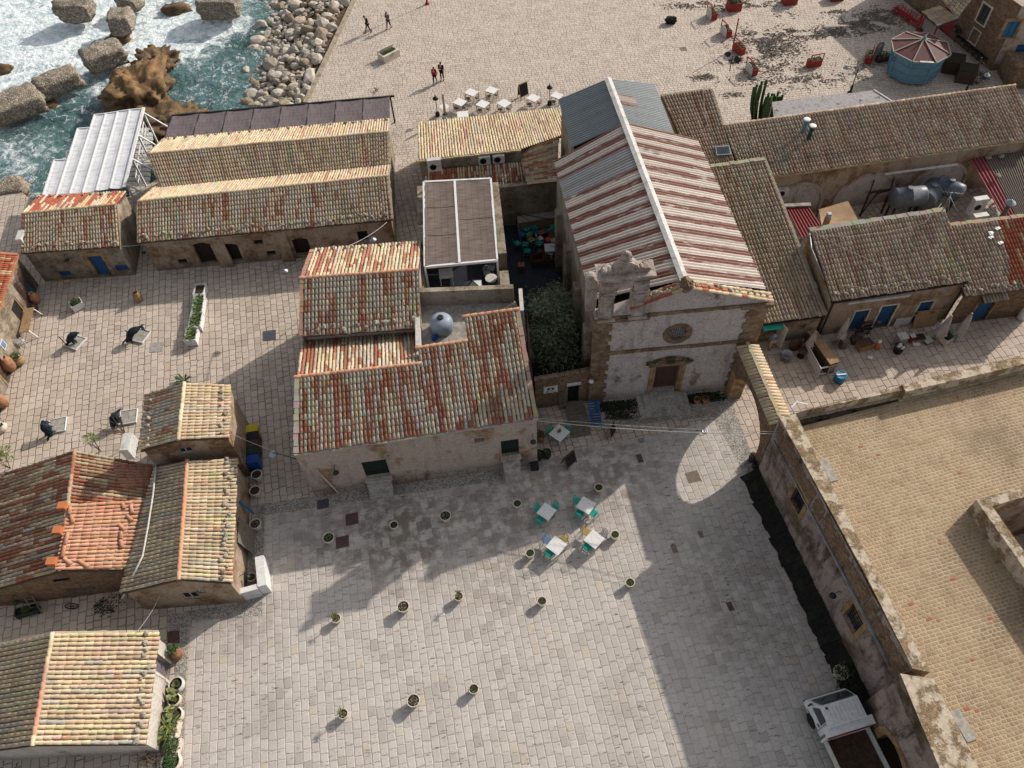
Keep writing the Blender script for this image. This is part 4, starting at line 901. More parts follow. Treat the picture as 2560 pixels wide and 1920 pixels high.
# body walls and roof
RZ=9.55; EZ=7.7
Rn=P(1711,699,RZ); Rm=lerp(P(1711,699,RZ),P(1518.7,193.8,RZ),.735); Rf=P(1518.7,193.8,RZ)
FRr=P(1916,722,EZ); BRr=P(1744,347,EZ); FLl=P(1477,750,EZ); BLl=P(1384,402,EZ)
gR0=P(1691,343,EZ+.05); gR1=P(1637,207,EZ+.05); gL0=P(1427.6,367.5,EZ+.05); gL1=P(1395.7,246,EZ+.05)
def corr(mb,U0,U1,L1,L0,period,amp,colf,seg=6,off=0):
 """corrugated sheet, waves run from the upper edge to the lower edge"""
 nor=(U1-U0).cross(L0-U0).normalized(); nor=nor if nor.z>0 else -nor
 W=max((U1-U0).length,(L1-L0).length); n=max(1,round(W/period)); LL=(L0-U0).length; rows=5
 for k in range(n):
  for q in range(seg):
   f0=(k+q/seg)/n; f1=(k+(q+1)/seg)/n; h0=amp*math.sin(2*PI*q/seg); h1=amp*math.sin(2*PI*(q+1)/seg)
   for r_ in range(rows):
    v0,v1=r_/rows,(r_+1)/rows; pts=[lerp(lerp(U0,U1,f0),lerp(L0,L1,f0),v0)+nor*(h0-.006*r_),lerp(lerp(U0,U1,f0),lerp(L0,L1,f0),v1)+nor*(h0-.006*r_),lerp(lerp(U0,U1,f1),lerp(L0,L1,f1),v1)+nor*(h1-.006*r_),lerp(lerp(U0,U1,f1),lerp(L0,L1,f1),v0)+nor*(h1-.006*r_)]
    i=[mb.vert(p) for p in pts]; c=colf((f0+f1)/2*W+off,(v0+v1)/2,(h0+h1)/2/amp)
    mb.face(i,c,0,[(f0*W+off,v0*LL),(f0*W+off,v1*LL),(f1*W+off,v1*LL),(f1*W+off,v0*LL)],True)
PINKW=(.56,.49,.43,.95); GREYM=(.235,.265,.275,.10)
_rs=random.Random(9); SHEETS={}
def rustcol(tag_):
 def f(u,v,h):
  k=(tag_,int(u/.93));
  if k not in SHEETS: SHEETS[k]=(lambda q_:tuple(x*q_ for x in PINKW[:3]))(_rs.uniform(.88,1.06))+(PINKW[3],)
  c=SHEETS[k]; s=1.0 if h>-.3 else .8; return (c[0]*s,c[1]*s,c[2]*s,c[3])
 return f
def greycol(u,v,h):
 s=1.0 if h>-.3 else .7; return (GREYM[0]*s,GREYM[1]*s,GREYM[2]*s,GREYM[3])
lw=3.0/ (FLl-BLl).length
def leftcol(u,v,h):
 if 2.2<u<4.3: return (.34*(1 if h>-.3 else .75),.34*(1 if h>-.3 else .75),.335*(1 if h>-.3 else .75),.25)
 return rustcol('L')(u,v,h)
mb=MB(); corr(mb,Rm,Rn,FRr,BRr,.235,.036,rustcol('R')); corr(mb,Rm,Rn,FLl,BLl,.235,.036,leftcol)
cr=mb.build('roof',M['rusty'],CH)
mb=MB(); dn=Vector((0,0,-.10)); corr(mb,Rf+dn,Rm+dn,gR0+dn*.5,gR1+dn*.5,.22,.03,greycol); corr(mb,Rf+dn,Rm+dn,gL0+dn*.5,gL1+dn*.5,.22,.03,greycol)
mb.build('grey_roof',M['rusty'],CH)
mb=MB();
A_=lerp(Rf,Rm,.33)+(gR1-Rf)*.06; B_=lerp(Rf,Rm,.60)+(gR0-Rm)*.06
pa=lerp(Rf,Rm,.34); pb=lerp(Rf,Rm,.57); qa=lerp(gR1,gR0,.34); qb=lerp(gR1,gR0,.57); corr(mb,lerp(pa,qa,.05)-UP*.07,lerp(pb,qb,.05)-UP*.07,lerp(pb,qb,.42)-UP*.05,lerp(pa,qa,.42)-UP*.05,.22,.03,lambda u,v,h:(.40,.25,.18,1.0)); mb.build('rusty_patch',M['rusty'],cr)
mb=MB(); axd=(Rn-Rf).normalized(); lat=UP.cross(axd).normalized()
for k in range(18):
 p=lerp(Rf,Rn,k/18); q=lerp(Rf,Rn,(k+1)/18+.004); z_=.06-.006*(k%2); z2=-.02
 for s_,cc in ((1,1.0),(-1,1.0)):
  mb.poly([p+UP*z_,q+UP*z_,q+lat*s_*.24+UP*z2,p+lat*s_*.24+UP*z2][::s_],(1,1,1))
mb.build('ridge_cap',M['white_dirty'],cr)
mb=MB()
def lw_(A,B,z0=0,top=EZ-.12,top2=None):
 w_=Wall(A,B,z0); w_.build(mb,[(0,top),(w_.L,top2 or top)],[])
ins=.22
FL=Vector((FLl.x+ins,fa.y+.3,0)); BL=Vector((BLl.x+ins,BLl.y,0)); FR=Vector((FRr.x-ins,fb.y+.3,0)); BR=Vector((BRr.x-ins,BRr.y,0))
lw_(BL,FL); lw_(FR,BR);
wb=Wall(BR,BL); wb.build(mb,[(0,EZ-.12),((BR-Vector((Rm.x,Rm.y,0))).length,RZ-.12),(wb.L,EZ-.12)],[])
GL0=Vector((gL0.x+ins,gL0.y-.3,0)); GL1=Vector((gL1.x+ins,gL1.y-.1,0)); GR0=Vector((gR0.x-ins,gR0.y-.3,0)); GR1=Vector((gR1.x-ins,gR1.y-.1,0))
lw_(GL1,GL0); lw_(GR0,GR1)
wb=Wall(GR1,GL1); wb.build(mb,[(0,EZ-.2),((Vector((Rf.x,Rf.y,0))-wb.A).dot(wb.d),RZ-.95),(wb.L,EZ-.2)],[])
pass
mb.build('side_wall',M['plaster_side'],CH)
for k in range(4):
 mb=MB(); y=lerp(FL,BL,(k+.4)/4); mb.box(y+Vector((-.18,0,2.6)),(.4,.7,5.2),R(6)); mb.build('buttress',M['plaster_side'],CH)
# tile coping of the gable, with stones
mb=MB()
for (a_,b_) in (((1.9,8.38),(ue,PKZ+.02)),((WF.L+.1,8.0),(ue,PKZ+.02))):
 pa=WF.pt(*a_); pb=WF.pt(*b_)
 for o_,c_ in ((.10,0),(-.14,1),(-.38,2)):
  d_=(pa-pb).normalized(); nn_=WF.n.cross(d_).normalized(); nn_=nn_ if nn_.z>0 else -nn_
  tilerow(mb,pb+WF.n*o_+nn_*.03,pa+WF.n*o_+nn_*.03,WF.n,nn_,.10,STRAW+RED[:2]+GREYB[:1],.40,.015)
 slabn=None
mb.build('tile_coping',M['tile'],CH)
mb=MB(); mb.blob(WF.pt(ue,PKZ+.12,-.1),(.34,.40,.42),3,3,.3,1.8); mb.build('apex_stone',M['church_stone'],CH)
# church steps
ST=root('church_steps','two broad worn stone steps before the brown church door','steps')
uc=(od[0]+od[2])/2; a_=us(600,1530);
for k,(w0,dep,z_) in enumerate(((3.1,1.55,.18),(2.35,1.0,.36),(1.5,.45,.52))):
 mb=MB(); n=3
 for q in range(n): mb.box(WF.pt(uc-.1+(q-(n-1)/2)*w0/n,z_-.09,dep/2+.02),(w0/n-.012,dep,.18),WF.rz+random.uniform(-.006,.006))
 mb.build('tread',M['step'],ST)
# ================================================================== ARCH WALL between church and fort
AW=root('arch_wall','tile topped wall with a wide round arch joining church and fort','wall')
y0_,y1_=22.05,27.62; th=.36; TPZ=4.62
def axw(y): return lerp(14.02,13.42,(y-y0_)/(y1_-y0_))
mb=MB(); cyc,ra=24.9,2.22; spr=1.35; n=26
ys=[y0_]+[cyc-ra*math.cos(PI*k/n) for k in range(n+1)]+[y1_]
def az(y): return spr+math.sqrt(max(0,ra*ra-(y-cyc)**2))*1.0
for ya,yb in zip(ys,ys[1:]):
 if yb-ya<1e-4: continue
 ins_=abs((ya+yb)/2-cyc)<ra; la_=az(ya) if ins_ else 0; lb_=az(yb) if ins_ else 0
 b=[Vector((axw(yb)-th,yb,lb_)),Vector((axw(ya)-th,ya,la_)),Vector((axw(ya)+th,ya,la_)),Vector((axw(yb)+th,yb,lb_))]; mb.hexa(b,[Vector((p.x,p.y,TPZ)) for p in b])
mb.build('wall',M['rubble'],AW)
mb=MB()
for k in range(5): mb.box((axw(27.3)-.02,27.34-.02*k,.28+k*.52),(.86-random.uniform(0,.05),.56,.5),random.uniform(-.02,.02)+R(5))
mb.build('pier',M['ashlar'],AW)
mb=MB(); n=25
for k in range(n):
 y=lerp(y0_+.1,y1_-.1,(k+.5)/n)
 for s_ in (-1,1):
  pa=Vector((axw(y),y,TPZ+.19)); pb=Vector((axw(y)+s_*.60,y,TPZ-.0)); d_=(pb-pa).normalized(); la_=Vector((0,1,0)); nr=la_.cross(d_); nr=nr if nr.z>0 else -nr
  tilerow(mb,pa,pb,la_,nr,.098,STRAW,.62,.01)
mb.build('tile_coping',M['tile'],AW)
mb=MB(); cornice_edge(mb,Vector((axw(y0_),y0_,TPZ+.22)),Vector((axw(y1_),y1_,TPZ+.22)),.18,.13,(.42,.36,.24),22,.015); mb.build('coping_ridge',M['vcmatte'],AW)
# ================================================================== FORT
FT=root('fort','massive stone palace with a tiled roof terrace, barred windows and an arched doorway','building')
TZ=5.75; FZ=4.9
K=P(1949,1044,TZ)
topo=[K,P(2166,1440,TZ),P(2281.7,1671.5,TZ)]; topi=[P(1988,1032,TZ),P(2193,1440,TZ),P(2325,1680,TZ)]
topS=[P(2250,1684,TZ),P(2348,1920,TZ)]; topS.append(topS[1]+(topS[1]-topS[0])*1.2); topSi=[P(2333,1698,TZ),P(2446,1920,TZ)]; topSi.append(topSi[1]+(topSi[1]-topSi[0])*1.2)
FX=lambda p:Vector((p.x,p.y,0))
wW=Wall(FX(topo[0]),FX(topo[2])); wS=Wall(FX(topS[0]),FX(topS[2]))
c1=wW.pix(t(3,2,265,1000)); c2=wW.pix(t(3,3,745,370))
wins=[(c1[0]-.5,c1[1]-.8,c1[0]+.5,c1[1]+.8),(c2[0]-.5,c2[1]-.8,c2[0]+.5,c2[1]+.8)]
ar=wS.pix(t(3,3,1230,1480)); arc=(ar[0]-.95,0.03,ar[0]+1.1,2.75)
mb=MB(); wW.build(mb,[(0,TZ-.02),(wW.L,TZ-.02)],wins,.4)
for o in wins: backing(mb,wW,o,.41)
wS.build(mb,[(0,TZ),(wS.L,TZ)],[arc],.4)
wr_=Wall(FX(topo[2]),FX(topS[0])); wr_.build(mb,[(0,TZ),(wr_.L,TZ)],[])
nW=Wall(FX(P(*(1960+2250*.27125,700+682*.27125),TZ)),FX(K)); nW.build(mb,[(0,TZ-.02),(nW.L,TZ-.02)],[])
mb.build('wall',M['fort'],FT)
for o in wins:
 f=frame_bars(FT,wW,o,M['ashlar'],.24,.06,True,'window_frame')
 g=MB(); a,c,b,e=o
 for k in range(5): g.bar(wW.pt(lerp(a,b,(k+.5)/5),c,-.15),wW.pt(lerp(a,b,(k+.5)/5),e,-.15),.03,.03)
 for k in range(7): g.bar(wW.pt(a,lerp(c,e,(k+.5)/7),-.15),wW.pt(b,lerp(c,e,(k+.5)/7),-.15),.03,.03)
 g.build('window_grate',M['iron'],FT)
mb=MB(); a,c,b,e=arc; m=(a+b)/2; ra=(b-a)/2; n=12
for k in range(n):
 a0,a1=PI-PI*k/n,PI-PI*(k+1)/n; g0=[(m+ra*math.cos(x),e-.75+.75*math.sin(x)) for x in (a0,a1)]; g1=[(m+(ra+.35)*math.cos(x),e-.75+1.1*math.sin(x)) for x in (a0,a1)]
 bq=[wS.pt(*g0[0],.07),wS.pt(*g0[1],.07),wS.pt(*g0[1],-.39),wS.pt(*g0[0],-.39)]; mb.hexa(bq,[wS.pt(*g1[0],.07),wS.pt(*g1[1],.07),wS.pt(*g1[1],-.39),wS.pt(*g1[0],-.39)])
for k in range(4):
 z0=c+(e-.75-c)*k/4; z1=c+(e-.75-c)*(k+1)/4-.01; slab(mb,wS,a-.38,z0,a,z1,-.39,.06); slab(mb,wS,b,z0,b+.38,z1,-.39,.06)
mb.build('doorway_arch',M['ashlar'],FT)
mb=MB(); x=[wS.pt(a-.4,0.012,-.4),wS.pt(b+.4,0.012,-.4),wS.pt(b+.4,0.012,-4),wS.pt(a-.4,0.012,-4)]; mb.poly(x)
mb.poly([x[0],x[3],x[3]+UP*3,x[0]+UP*3]); mb.poly([x[3],x[2],x[2]+UP*3,x[3]+UP*3]); mb.poly([x[2],x[1],x[1]+UP*3,x[2]+UP*3]); mb.poly([p+UP*3 for p in x]); mb.build('passage',M['wood_grey'],FT)
mb=MB()
for k in range(40):
 u=wW.L*(k+random.random())/40; slab(mb,wW,u,4.25+random.uniform(-.1,.4),min(wW.L,u+random.uniform(.25,.55)),TZ-.1-random.uniform(0,.5),-.02,random.uniform(.02,.05))
mb.build('rough_band',M['rubble'],FT)
mb=MB(); mb.tube([wW.pt(.35,4.15,.08),wW.pt(3.5,4.1,.09),wW.pt(7.5,4.12,.08),wW.pt(wW.L-.6,4.05,.08)],.04,6); mb.tube([wW.pt(5.5,4.22,.06),wW.pt(wW.L-.8,4.17,.06)],.025,5); mb.build('pipe',M['steel'],FT)
# parapets
M['lichen']=wallmat('lichened_coping',(.50,.42,.32),(.26,.185,.11),.50,8,.45,.05,1.6,.9)
mb=MB()
def parapet(o_,i_,z0=FZ-.01,z1=TZ):
 for k in range(len(o_)-1):
  b=[Vector((p.x,p.y,z0)) for p in (o_[k],o_[k+1],i_[k+1],i_[k])]; mb.hexa(b,[Vector((p.x,p.y,z1+.0)) for p in (o_[k],o_[k+1],i_[k+1],i_[k])])
parapet(topo,topi); parapet(topS,topSi,FZ-.01,TZ+.03)
r6=lambda x,y:(1960+x*.27125,700+y*.27125)
no=[P(*r6(100,1185),TZ),P(*r6(1085,965),TZ)]; ni=[P(*r6(105,1237),TZ),P(*r6(1090,1015),TZ)]
no2=[P(*r6(1085,962),TZ+.12),P(*r6(2250,682),TZ+.12)]; ni2=[P(*r6(1125,1028),TZ+.12),P(*r6(2250,768),TZ+.12)]
no2.append(no2[1]+(no2[1]-no2[0])*.5); ni2.append(ni2[1]+(ni2[1]-ni2[0])*.5)
no[0]=K+(no[1]-no[0]).normalized()*.05; ni[0]=topi[0]+Vector((0.01,0,0))
parapet(no,ni); parapet(no2,ni2,FZ-.01,TZ+.12)
mb.build('parapet',M['lichen'],FT)
mb=MB(); cornice_edge(mb,Vector((ni[0].x,ni[0].y-.02,FZ+.28)),Vector((ni[1].x,ni[1].y-.02,FZ+.28)),.12,.06,(.30,.24,.17),10,.005); cornice_edge(mb,Vector((ni2[0].x,ni2[0].y-.02,FZ+.28)),Vector((ni2[1].x,ni2[1].y-.02,FZ+.28)),.12,.06,(.30,.24,.17),14,.005); mb.build('parapet_shade_strip',M['vcmatte'],FT)  # strip modelled in place of the shadow band along the north parapet
# courtyard opening with its own parapet
PZ=FZ+1.05; c0=P(*t(3,2,1800,1000),PZ); dE=(P(*t(3,2,2212,880),PZ)-c0).normalized(); dS=(P(*t(3,2,2212,1590),PZ)-c0).normalized()
c1_=c0+dE*9; c2_=c0+dS*9.5; c3_=c1_+dS*9.5
# terrace floor (four sheets round the opening)
mb=MB(); fl=[Vector((p.x,p.y,FZ)) for p in (topi[0],topi[1],topi[2],topSi[0],topSi[2])]
xE=46
def fz(p): return Vector((p.x,p.y,FZ))
mb.poly([fz(topo[2])+Vector((.3,-.2,0)),fz(topSi[2])-Vector((.3,0,0)),fz(c2_),fz(c0),fz(topo[0])+Vector((.3,-.3,0)),fz(topo[1])+Vector((.25,0,0))][::1])
mb.poly([fz(topo[0])+Vector((.3,-.3,0)),fz(c0),fz(c1_),Vector((xE,27.6,FZ)),fz(no2[2])-Vector((0,.3,0)),fz(no2[1])-Vector((0,.3,0))])
mb.poly([fz(c1_),fz(c3_),Vector((xE,0,FZ)),Vector((xE,27.6,FZ))]); mb.poly([fz(c2_),fz(topSi[2])-Vector((.3,0,0)),Vector((xE,0,FZ)),fz(c3_)])
mb.build('roof_terrace',M['pave_roof'],FT)
mb=MB(); T_=.5
def par2(a,b,inn):
 bq=[fz(a)-UP*.02,fz(b)-UP*.02,fz(b+inn)-UP*.02,fz(a+inn)-UP*.02]; mb.hexa(bq,[Vector((p.x,p.y,PZ)) for p in bq])
par2(c0,c1_,dS*T_); par2(c0+dS*T_,c2_,dE*T_)
mb.build('courtyard_parapet',M['lichen'],FT)
mb=MB(); a,b,c,d_=[x for x in (c0+dE*T_+dS*T_,c1_+dS*T_,c3_,c2_+dE*T_)]
for p,q in ((a,b),(b,c),(c,d_),(d_,a)): mb.poly([fz(p),fz(q),Vector((q.x,q.y,0)),Vector((p.x,p.y,0))])
mb.build('courtyard_wall',M['plaster_left'],FT)
for i_,(px,py) in enumerate((t(3,2,520,750),t(3,3,1680,1290))):
 mb=MB(); p=P(px,py,FZ); mb.box(p+UP*.03,(.45,1.25,.06),R(13)); tag(mb.build('roof_slab',M['concrete']),('flat grey slab on the tiled terrace beside the middle of the parapet','flat grey slab on the tiled terrace near the lower end of the parapet')[i_],'slab')
# dark mossy ledge along the foot of the fort wall
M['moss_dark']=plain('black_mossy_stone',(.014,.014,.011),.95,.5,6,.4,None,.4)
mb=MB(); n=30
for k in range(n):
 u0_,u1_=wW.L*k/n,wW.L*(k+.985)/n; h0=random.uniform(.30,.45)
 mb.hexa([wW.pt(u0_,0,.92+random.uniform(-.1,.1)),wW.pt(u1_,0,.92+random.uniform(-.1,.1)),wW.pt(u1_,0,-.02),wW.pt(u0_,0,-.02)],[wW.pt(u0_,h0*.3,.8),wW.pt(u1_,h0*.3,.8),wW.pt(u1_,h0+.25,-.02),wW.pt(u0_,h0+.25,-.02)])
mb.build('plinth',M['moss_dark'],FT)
# ================================================================== RIGHT SIDE BUILDINGS
B1H=root('house','brown tiled house with blue doors and parasols along the right hand street','house')
Ea=P(2079,753.4,3.45); Eb=P(2429,701,3.75); dB=(Eb-Ea).normalized(); nB=Vector((-dB.y,dB.x,0)).normalized(); plB=plane(Ea,Eb,16)
Ra=hit(plB,(2015.5,580)); Rb=hit(plB,(2362.7,527.7)); lenR=(Ra-Ea).dot(nB)
Ra2=Ea+nB*lenR+UP*(Ra.z-Ea.z); Rb2=Eb+nB*lenR+UP*(Rb.z-Eb.z)
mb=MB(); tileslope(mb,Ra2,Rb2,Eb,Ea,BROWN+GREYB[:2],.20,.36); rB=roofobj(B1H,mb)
mb=MB(); cornice_edge(mb,Ra2+nB*.12,Rb2+nB*.12,.35,.16,(.30,.27,.22),22); mb.build('verge',M['vcmatte'],rB)
mb=MB(); mb.bar(Ea-nB*.04-UP*.10,Eb-nB*.04-UP*.10,.12,.10); mb.build('gutter',M['iron'],B1H)
wa,wb_=Vector((Ea.x+.1,Ea.y+.14,0)),Vector((Eb.x-.1,Eb.y+.14,0)); WB=Wall(wa,wb_)
def rr(w_,bl,tr,floor=None,wid=None):
 o=list(w_.rect(bl,tr));
 if floor is not None: o[1]=floor
 if wid: m=(o[0]+o[2])/2; o[0],o[2]=m-wid/2,m+wid/2
 return tuple(o)
T31=lambda x,y:t(3,1,x,y)
uA=WB.pix(T31(715,1245))[0]; uB=WB.pix(T31(930,1225))[0]; uC=WB.pix(T31(1300,1090))[0]; uD=WB.pix(T31(815,1200))[0]
opsB=sorted([(uA-.45,.1,uA+.45,2.0),(uD-.3,.5,uD+.3,1.5),(uB-.5,.1,uB+.5,2.15),(uC-.45,.1,uC+.45,2.05)])
opsB=[o for k,o in enumerate(opsB) if k==0 or o[0]>opsB[k-1][2]+.05]
mb=MB(); WB.build(mb,[(0,Ea.z-.12),(WB.L,Eb.z-.12)],opsB,.25)
back0=wa+nB*(lenR-.0); back1=wb_+nB*(lenR-.0)
wl_=Wall(back0,wa); wl_.build(mb,[(0,Ra2.z-.1),(wl_.L,Ea.z-.12)],[]); wr_=Wall(wb_,back1); wr_.build(mb,[(0,Eb.z-.12),(wr_.L,Rb2.z-.1)],[]); wk_=Wall(back1,back0); wk_.build(mb,[(0,Rb2.z-.1),(wk_.L,Ra2.z-.1)],[])
for o in opsB: backing(mb,WB,o,.26)
mb.build('wall',M['plaster_left'],B1H)
for o in opsB:
 if o[3]>1.7: door(B1H,WB,o,M['wood_blue'],4,.12,M['potcream'],.10)
 else: window(B1H,WB,o,'dark','white_dirty',.05,False,.08)
mb=MB(); mb.bar(WB.pt(1.1,3.0,.05),WB.pt(5.0,3.0,.05),.16,.18); mb.build('awning_box',M['white_dirty'],B1H)
mb=MB(); mb.tube([Vector((Ra2.x-.1,Ra2.y-.2,Ra2.z+.06)),Vector((Ra2.x-.16,Ra2.y-1.2,Ra2.z-.3)),Vector((Ea.x-.06,Ea.y+1.4,Ea.z+.25)),Vector((Ea.x-.02,Ea.y+.1,Ea.z-.1))],.05,6); mb.build('drainpipe',M['steel'],B1H)
mb=MB(); mb.tube([WB.pt(WB.L-.1,3.3,.08),WB.pt(WB.L-.1,.1,.08)],.05,6); mb.tube([WB.pt(.1,3.2,.08),WB.pt(.1,.1,.08)],.05,6); mb.build('drainpipe',M['iron'],B1H)
# right most house
B2H=root('house','low brown tiled house with a blue door and red tile patch at the right edge','house')
Ea=P(2411,740,2.9); Eb=P(2640,711,3.0); d_=(Eb-Ea).normalized(); n_=Vector((-d_.y,d_.x,0)); pl_=plane(Ea,Eb,15); Ra=hit(pl_,(2378,566)); L_=(Ra-Ea).dot(n_)
Ra=Ea+n_*L_+UP*(Ra.z-Ea.z); Rb=Eb+n_*L_+UP*(Ra.z-Ea.z)
red0=P(2560,640,3.4)
def selB2(p): return RED if p.x>31.2+.12*(p.y-33) and p.y>32.6 else BROWN+GREYB[:3]
mb=MB(); tileslope(mb,Ra,Rb,Eb,Ea,BROWN,.20,.36,selB2); rB2=roofobj(B2H,mb)
mb=MB(); cornice_edge(mb,Ra+n_*.1,Rb+n_*.1,.3,.16,(.34,.27,.18),16); mb.build('verge',M['vcmatte'],rB2)
w_=Wall(Vector((Ea.x+.05,Ea.y+.15,0)),Vector((Eb.x,Eb.y+.15,0))); ud=w_.pix(T31(1845,1035))[0]; o=(ud-.55,.08,ud+.55,2.1)
mb=MB(); w_.build(mb,[(0,Ea.z-.12),(w_.L,Eb.z-.12)],[o]); backing(mb,w_,o)
wk=Wall(Vector((Rb.x,Rb.y,0)),Vector((Ra.x,Ra.y,0))); wk.build(mb,[(0,Rb.z-.1),(wk.L,Ra.z-.1)],[]); mb.build('wall',M['rubble'],B2H)
door(B2H,w_,o,M['wood_blue'],5,.12,M['ashlar'],.14)
mb=MB(); a=w_.pt(ud-.7,2.5,.0); tileslope(mb,w_.pt(ud-.8,2.62,.02),w_.pt(ud+.85,2.62,.02),w_.pt(ud+.85,2.45,.45),w_.pt(ud-.8,2.45,.45),GREYB,.2,.4); mb.build('door_canopy',[M['tile'],M['bed']],B2H)
# lean-to between church and street
B3H=root('house','dark brown lean-to roof running down from the square to the street beside the church','house')
Ea=P(1908,808,2.45); Eb=P(2063,787,2.45); d_=(Eb-Ea).normalized(); n_=Vector((-d_.y,d_.x,0)); pl3=plane(Ea,Eb,14.5)
Ua=hit(pl3,(1776,418)); Ub=hit(pl3,(1911,399)); k0=hit(pl3,(1918,722))
mb=MB();
L_=min((Ua-Ea).dot(n_),(Ub-Eb).dot(n_)); sl_=math.tan(R(14.5))
tileslope(mb,Ua,Ub,Eb,Ea,GREYB+BROWN[:2],.215,.37); rB3=roofobj(B3H,mb);
mb=MB(); cornice_edge(mb,Ua+UP*.05,Ub+UP*.05,.3,.14,(.34,.30,.22),14); cornice_edge(mb,Ub+UP*.03,Eb+UP*.03+d_*.02,.22,.12,(.28,.25,.2),26); mb.build('verge',M['vcmatte'],rB3)
w_=Wall(Vector((14.3,Ea.y+.2,0)),Vector((Eb.x-.05,Eb.y+.2,0))); ud=w_.pix((1922,850))[0]; o=(max(.3,ud-.75),.15,ud+.35,2.15); o2=w_.rect(t(3,1,270,1190),t(3,1,335,1140))
mb=MB(); w_.build(mb,[(0,2.32),(w_.L,2.32)],[o,o2],.3); backing(mb,w_,o2,.3); mb.poly([w_.pt(o[0]-.3,0.03,-2.2),w_.pt(o[2]+.3,0.03,-2.2),w_.pt(o[2]+.3,2.3,-2.2),w_.pt(o[0]-.3,2.3,-2.2)])
wr_=Wall(Vector((Eb.x-.05,Eb.y+.2,0)),Vector((Ub.x-.05,Ub.y,0))); wr_.build(mb,[(0,2.32),(wr_.L,Ub.z-.1)],[]); wl_=Wall(Vector((Ua.x+.1,Ua.y,0)),Vector((14.4,31.5,0))); wl_.build(mb,[(0,Ua.z-.1),(wl_.L,2.32)],[])
mb.build('wall',M['plaster_left'],B3H)
mb=MB(); dw=w_; mb.bar(w_.pt(o[2],.15,0),w_.pt(o[2],2.1,0),.04,.04);
b=[w_.pt(o[2],.16,.0),w_.pt(o[2]+.18,.16,.75),w_.pt(o[2]+.22,.16,.74),w_.pt(o[2]+.04,.16,-.01)]; mb.hexa(b,[p+UP*1.95 for p in b]); mb.build('door',M['white_dirty'],B3H)
mb=MB(); b=[w_.pt(o[0]-.1,2.12,.02),w_.pt(o[2]+.1,2.12,.02),w_.pt(o[2]+.15,1.95,.5),w_.pt(o[0]-.1,1.95,.5)]; mb.hexa([p-UP*.02 for p in b[::-1]],b[::-1]); mb.build('canopy',M['turq'],B3H)
mb=MB(); mb.bar(Ea-n_*.03-UP*.10,Eb-n_*.03-UP*.10,.12,.10); mb.build('gutter',M['iron'],B3H)
mb=MB(); mb.box(w_.pt(1.6,.07,.5),(3.2,1.0,.14),w_.rz); mb.build('doorstep',M['step'],B3H)
# long roof behind the courtyard
B4H=root('house','very long brown tiled roof behind the courtyard of steel tanks, arches in its wall','house')
Ea=P(1931.6,440,4.1); Eb=P(2600,344,4.1); d_=(Eb-Ea).normalized(); n_=Vector((-d_.y,d_.x,0)); pl4=plane(Ea,Eb,16)
Ta=hit(pl4,(1824,301)); Tb=hit(pl4,(2600,217)); L_=((Ta-Ea).dot(n_)+(Tb-Eb).dot(n_))/2; s_=math.tan(R(16))
up4=n_*L_+UP*L_*s_
S1=hit(pl4,(1652,239)); S2=hit(pl4,(1763,226)); S0=hit(pl4,(1690,345)); S3=hit(pl4,(1760,352)); S4=hit(pl4,(1785,418))
def at4(u,v): return Ea+d_*u+n_*v+UP*v*s_
uS1,uS2=(S1-Ea).dot(d_),(S2-Ea).dot(d_); vS=((S1-Ea).dot(n_)+(S2-Ea).dot(n_))/2; u4=(S4-Ea).dot(d_); v4=(S4-Ea).dot(n_); u0_=(S0-Ea).dot(d_); v0_=(S0-Ea).dot(n_)
uE=(Eb-Ea).length; uT=uS2+.45
mb=MB(); sel4=None
tileslope(mb,at4(0,L_),at4(uE,L_),at4(uE,0),at4(0,0),BROWN,.215,.37)
tileslope(mb,at4(uT,L_),at4(0,L_),at4(0,0.0),at4(u4+.1,v4) if False else at4(uT+.2,0.0),BROWN,.215,.37)
tileslope(mb,at4(uS1,vS),at4(uT,vS),at4(uT,v4),at4(uT-(uT-uS1)*.78,v4),BROWN,.215,.37)
rB4=roofobj(B4H,mb)
ridge(rB4,at4(uT,L_),at4(uE,L_),BROWN,.1)
mb=MB(); cornice_edge(mb,at4(0,-.05)-UP*.02,at4(uE,-.05)-UP*.02,.16,.12,(.40,.33,.2),60,.012); cornice_edge(mb,at4(uT,vS),at4(uT,L_),.2,.12,(.28,.23,.17),12); cornice_edge(mb,at4(uS1,vS),at4(uT,vS),.2,.12,(.28,.23,.17),10); mb.build('verge',M['vcmatte'],rB4)
w_=Wall(at4(.0,.15),at4(uE,.15)); w_.A.z=0; w4=w_
arcs=[]
for (lx,rx,topy) in ((60,470,1590),(610,1050,1510),(1230,1620,1440)):
 a=w_.pix(t(3,0,lx,1659))[0]; b=w_.pix(t(3,0,rx,1659))[0]; zt=w_.pix(t(3,0,(lx+rx)/2+30,topy))[1]; arcs.append((a,b,zt))
mb=MB(); w_.build(mb,[(0,4.0),(w_.L,4.0)],[],.3); wb2=Wall(at4(uE,L_+.1),at4(uT,L_+.1)); wb2.build(mb,[(0,4.0+L_*s_),(wb2.L,4.0+L_*s_)],[])
wl2=Wall(at4(uT,L_),at4(uT,v4)); wl2.build(mb,[(0,4+L_*s_),(wl2.L,4+v4*s_)],[]);
wv=Wall(at4(uT,vS),at4(uS1,vS)); wv.build(mb,[(0,4+vS*s_),(wv.L,4+vS*s_)],[]); wv=Wall(at4(uS1,vS),at4(uT-(uT-uS1)*.78,v4)); wv.build(mb,[(0,4+vS*s_),(wv.L,4+v4*s_)],[]); wv=Wall(at4(uT-.05,L_),at4(uT-.05,vS)); wv.build(mb,[(0,4+L_*s_),(wv.L,4+vS*s_)],[])
mb.build('wall',M['plaster_left'],B4H)
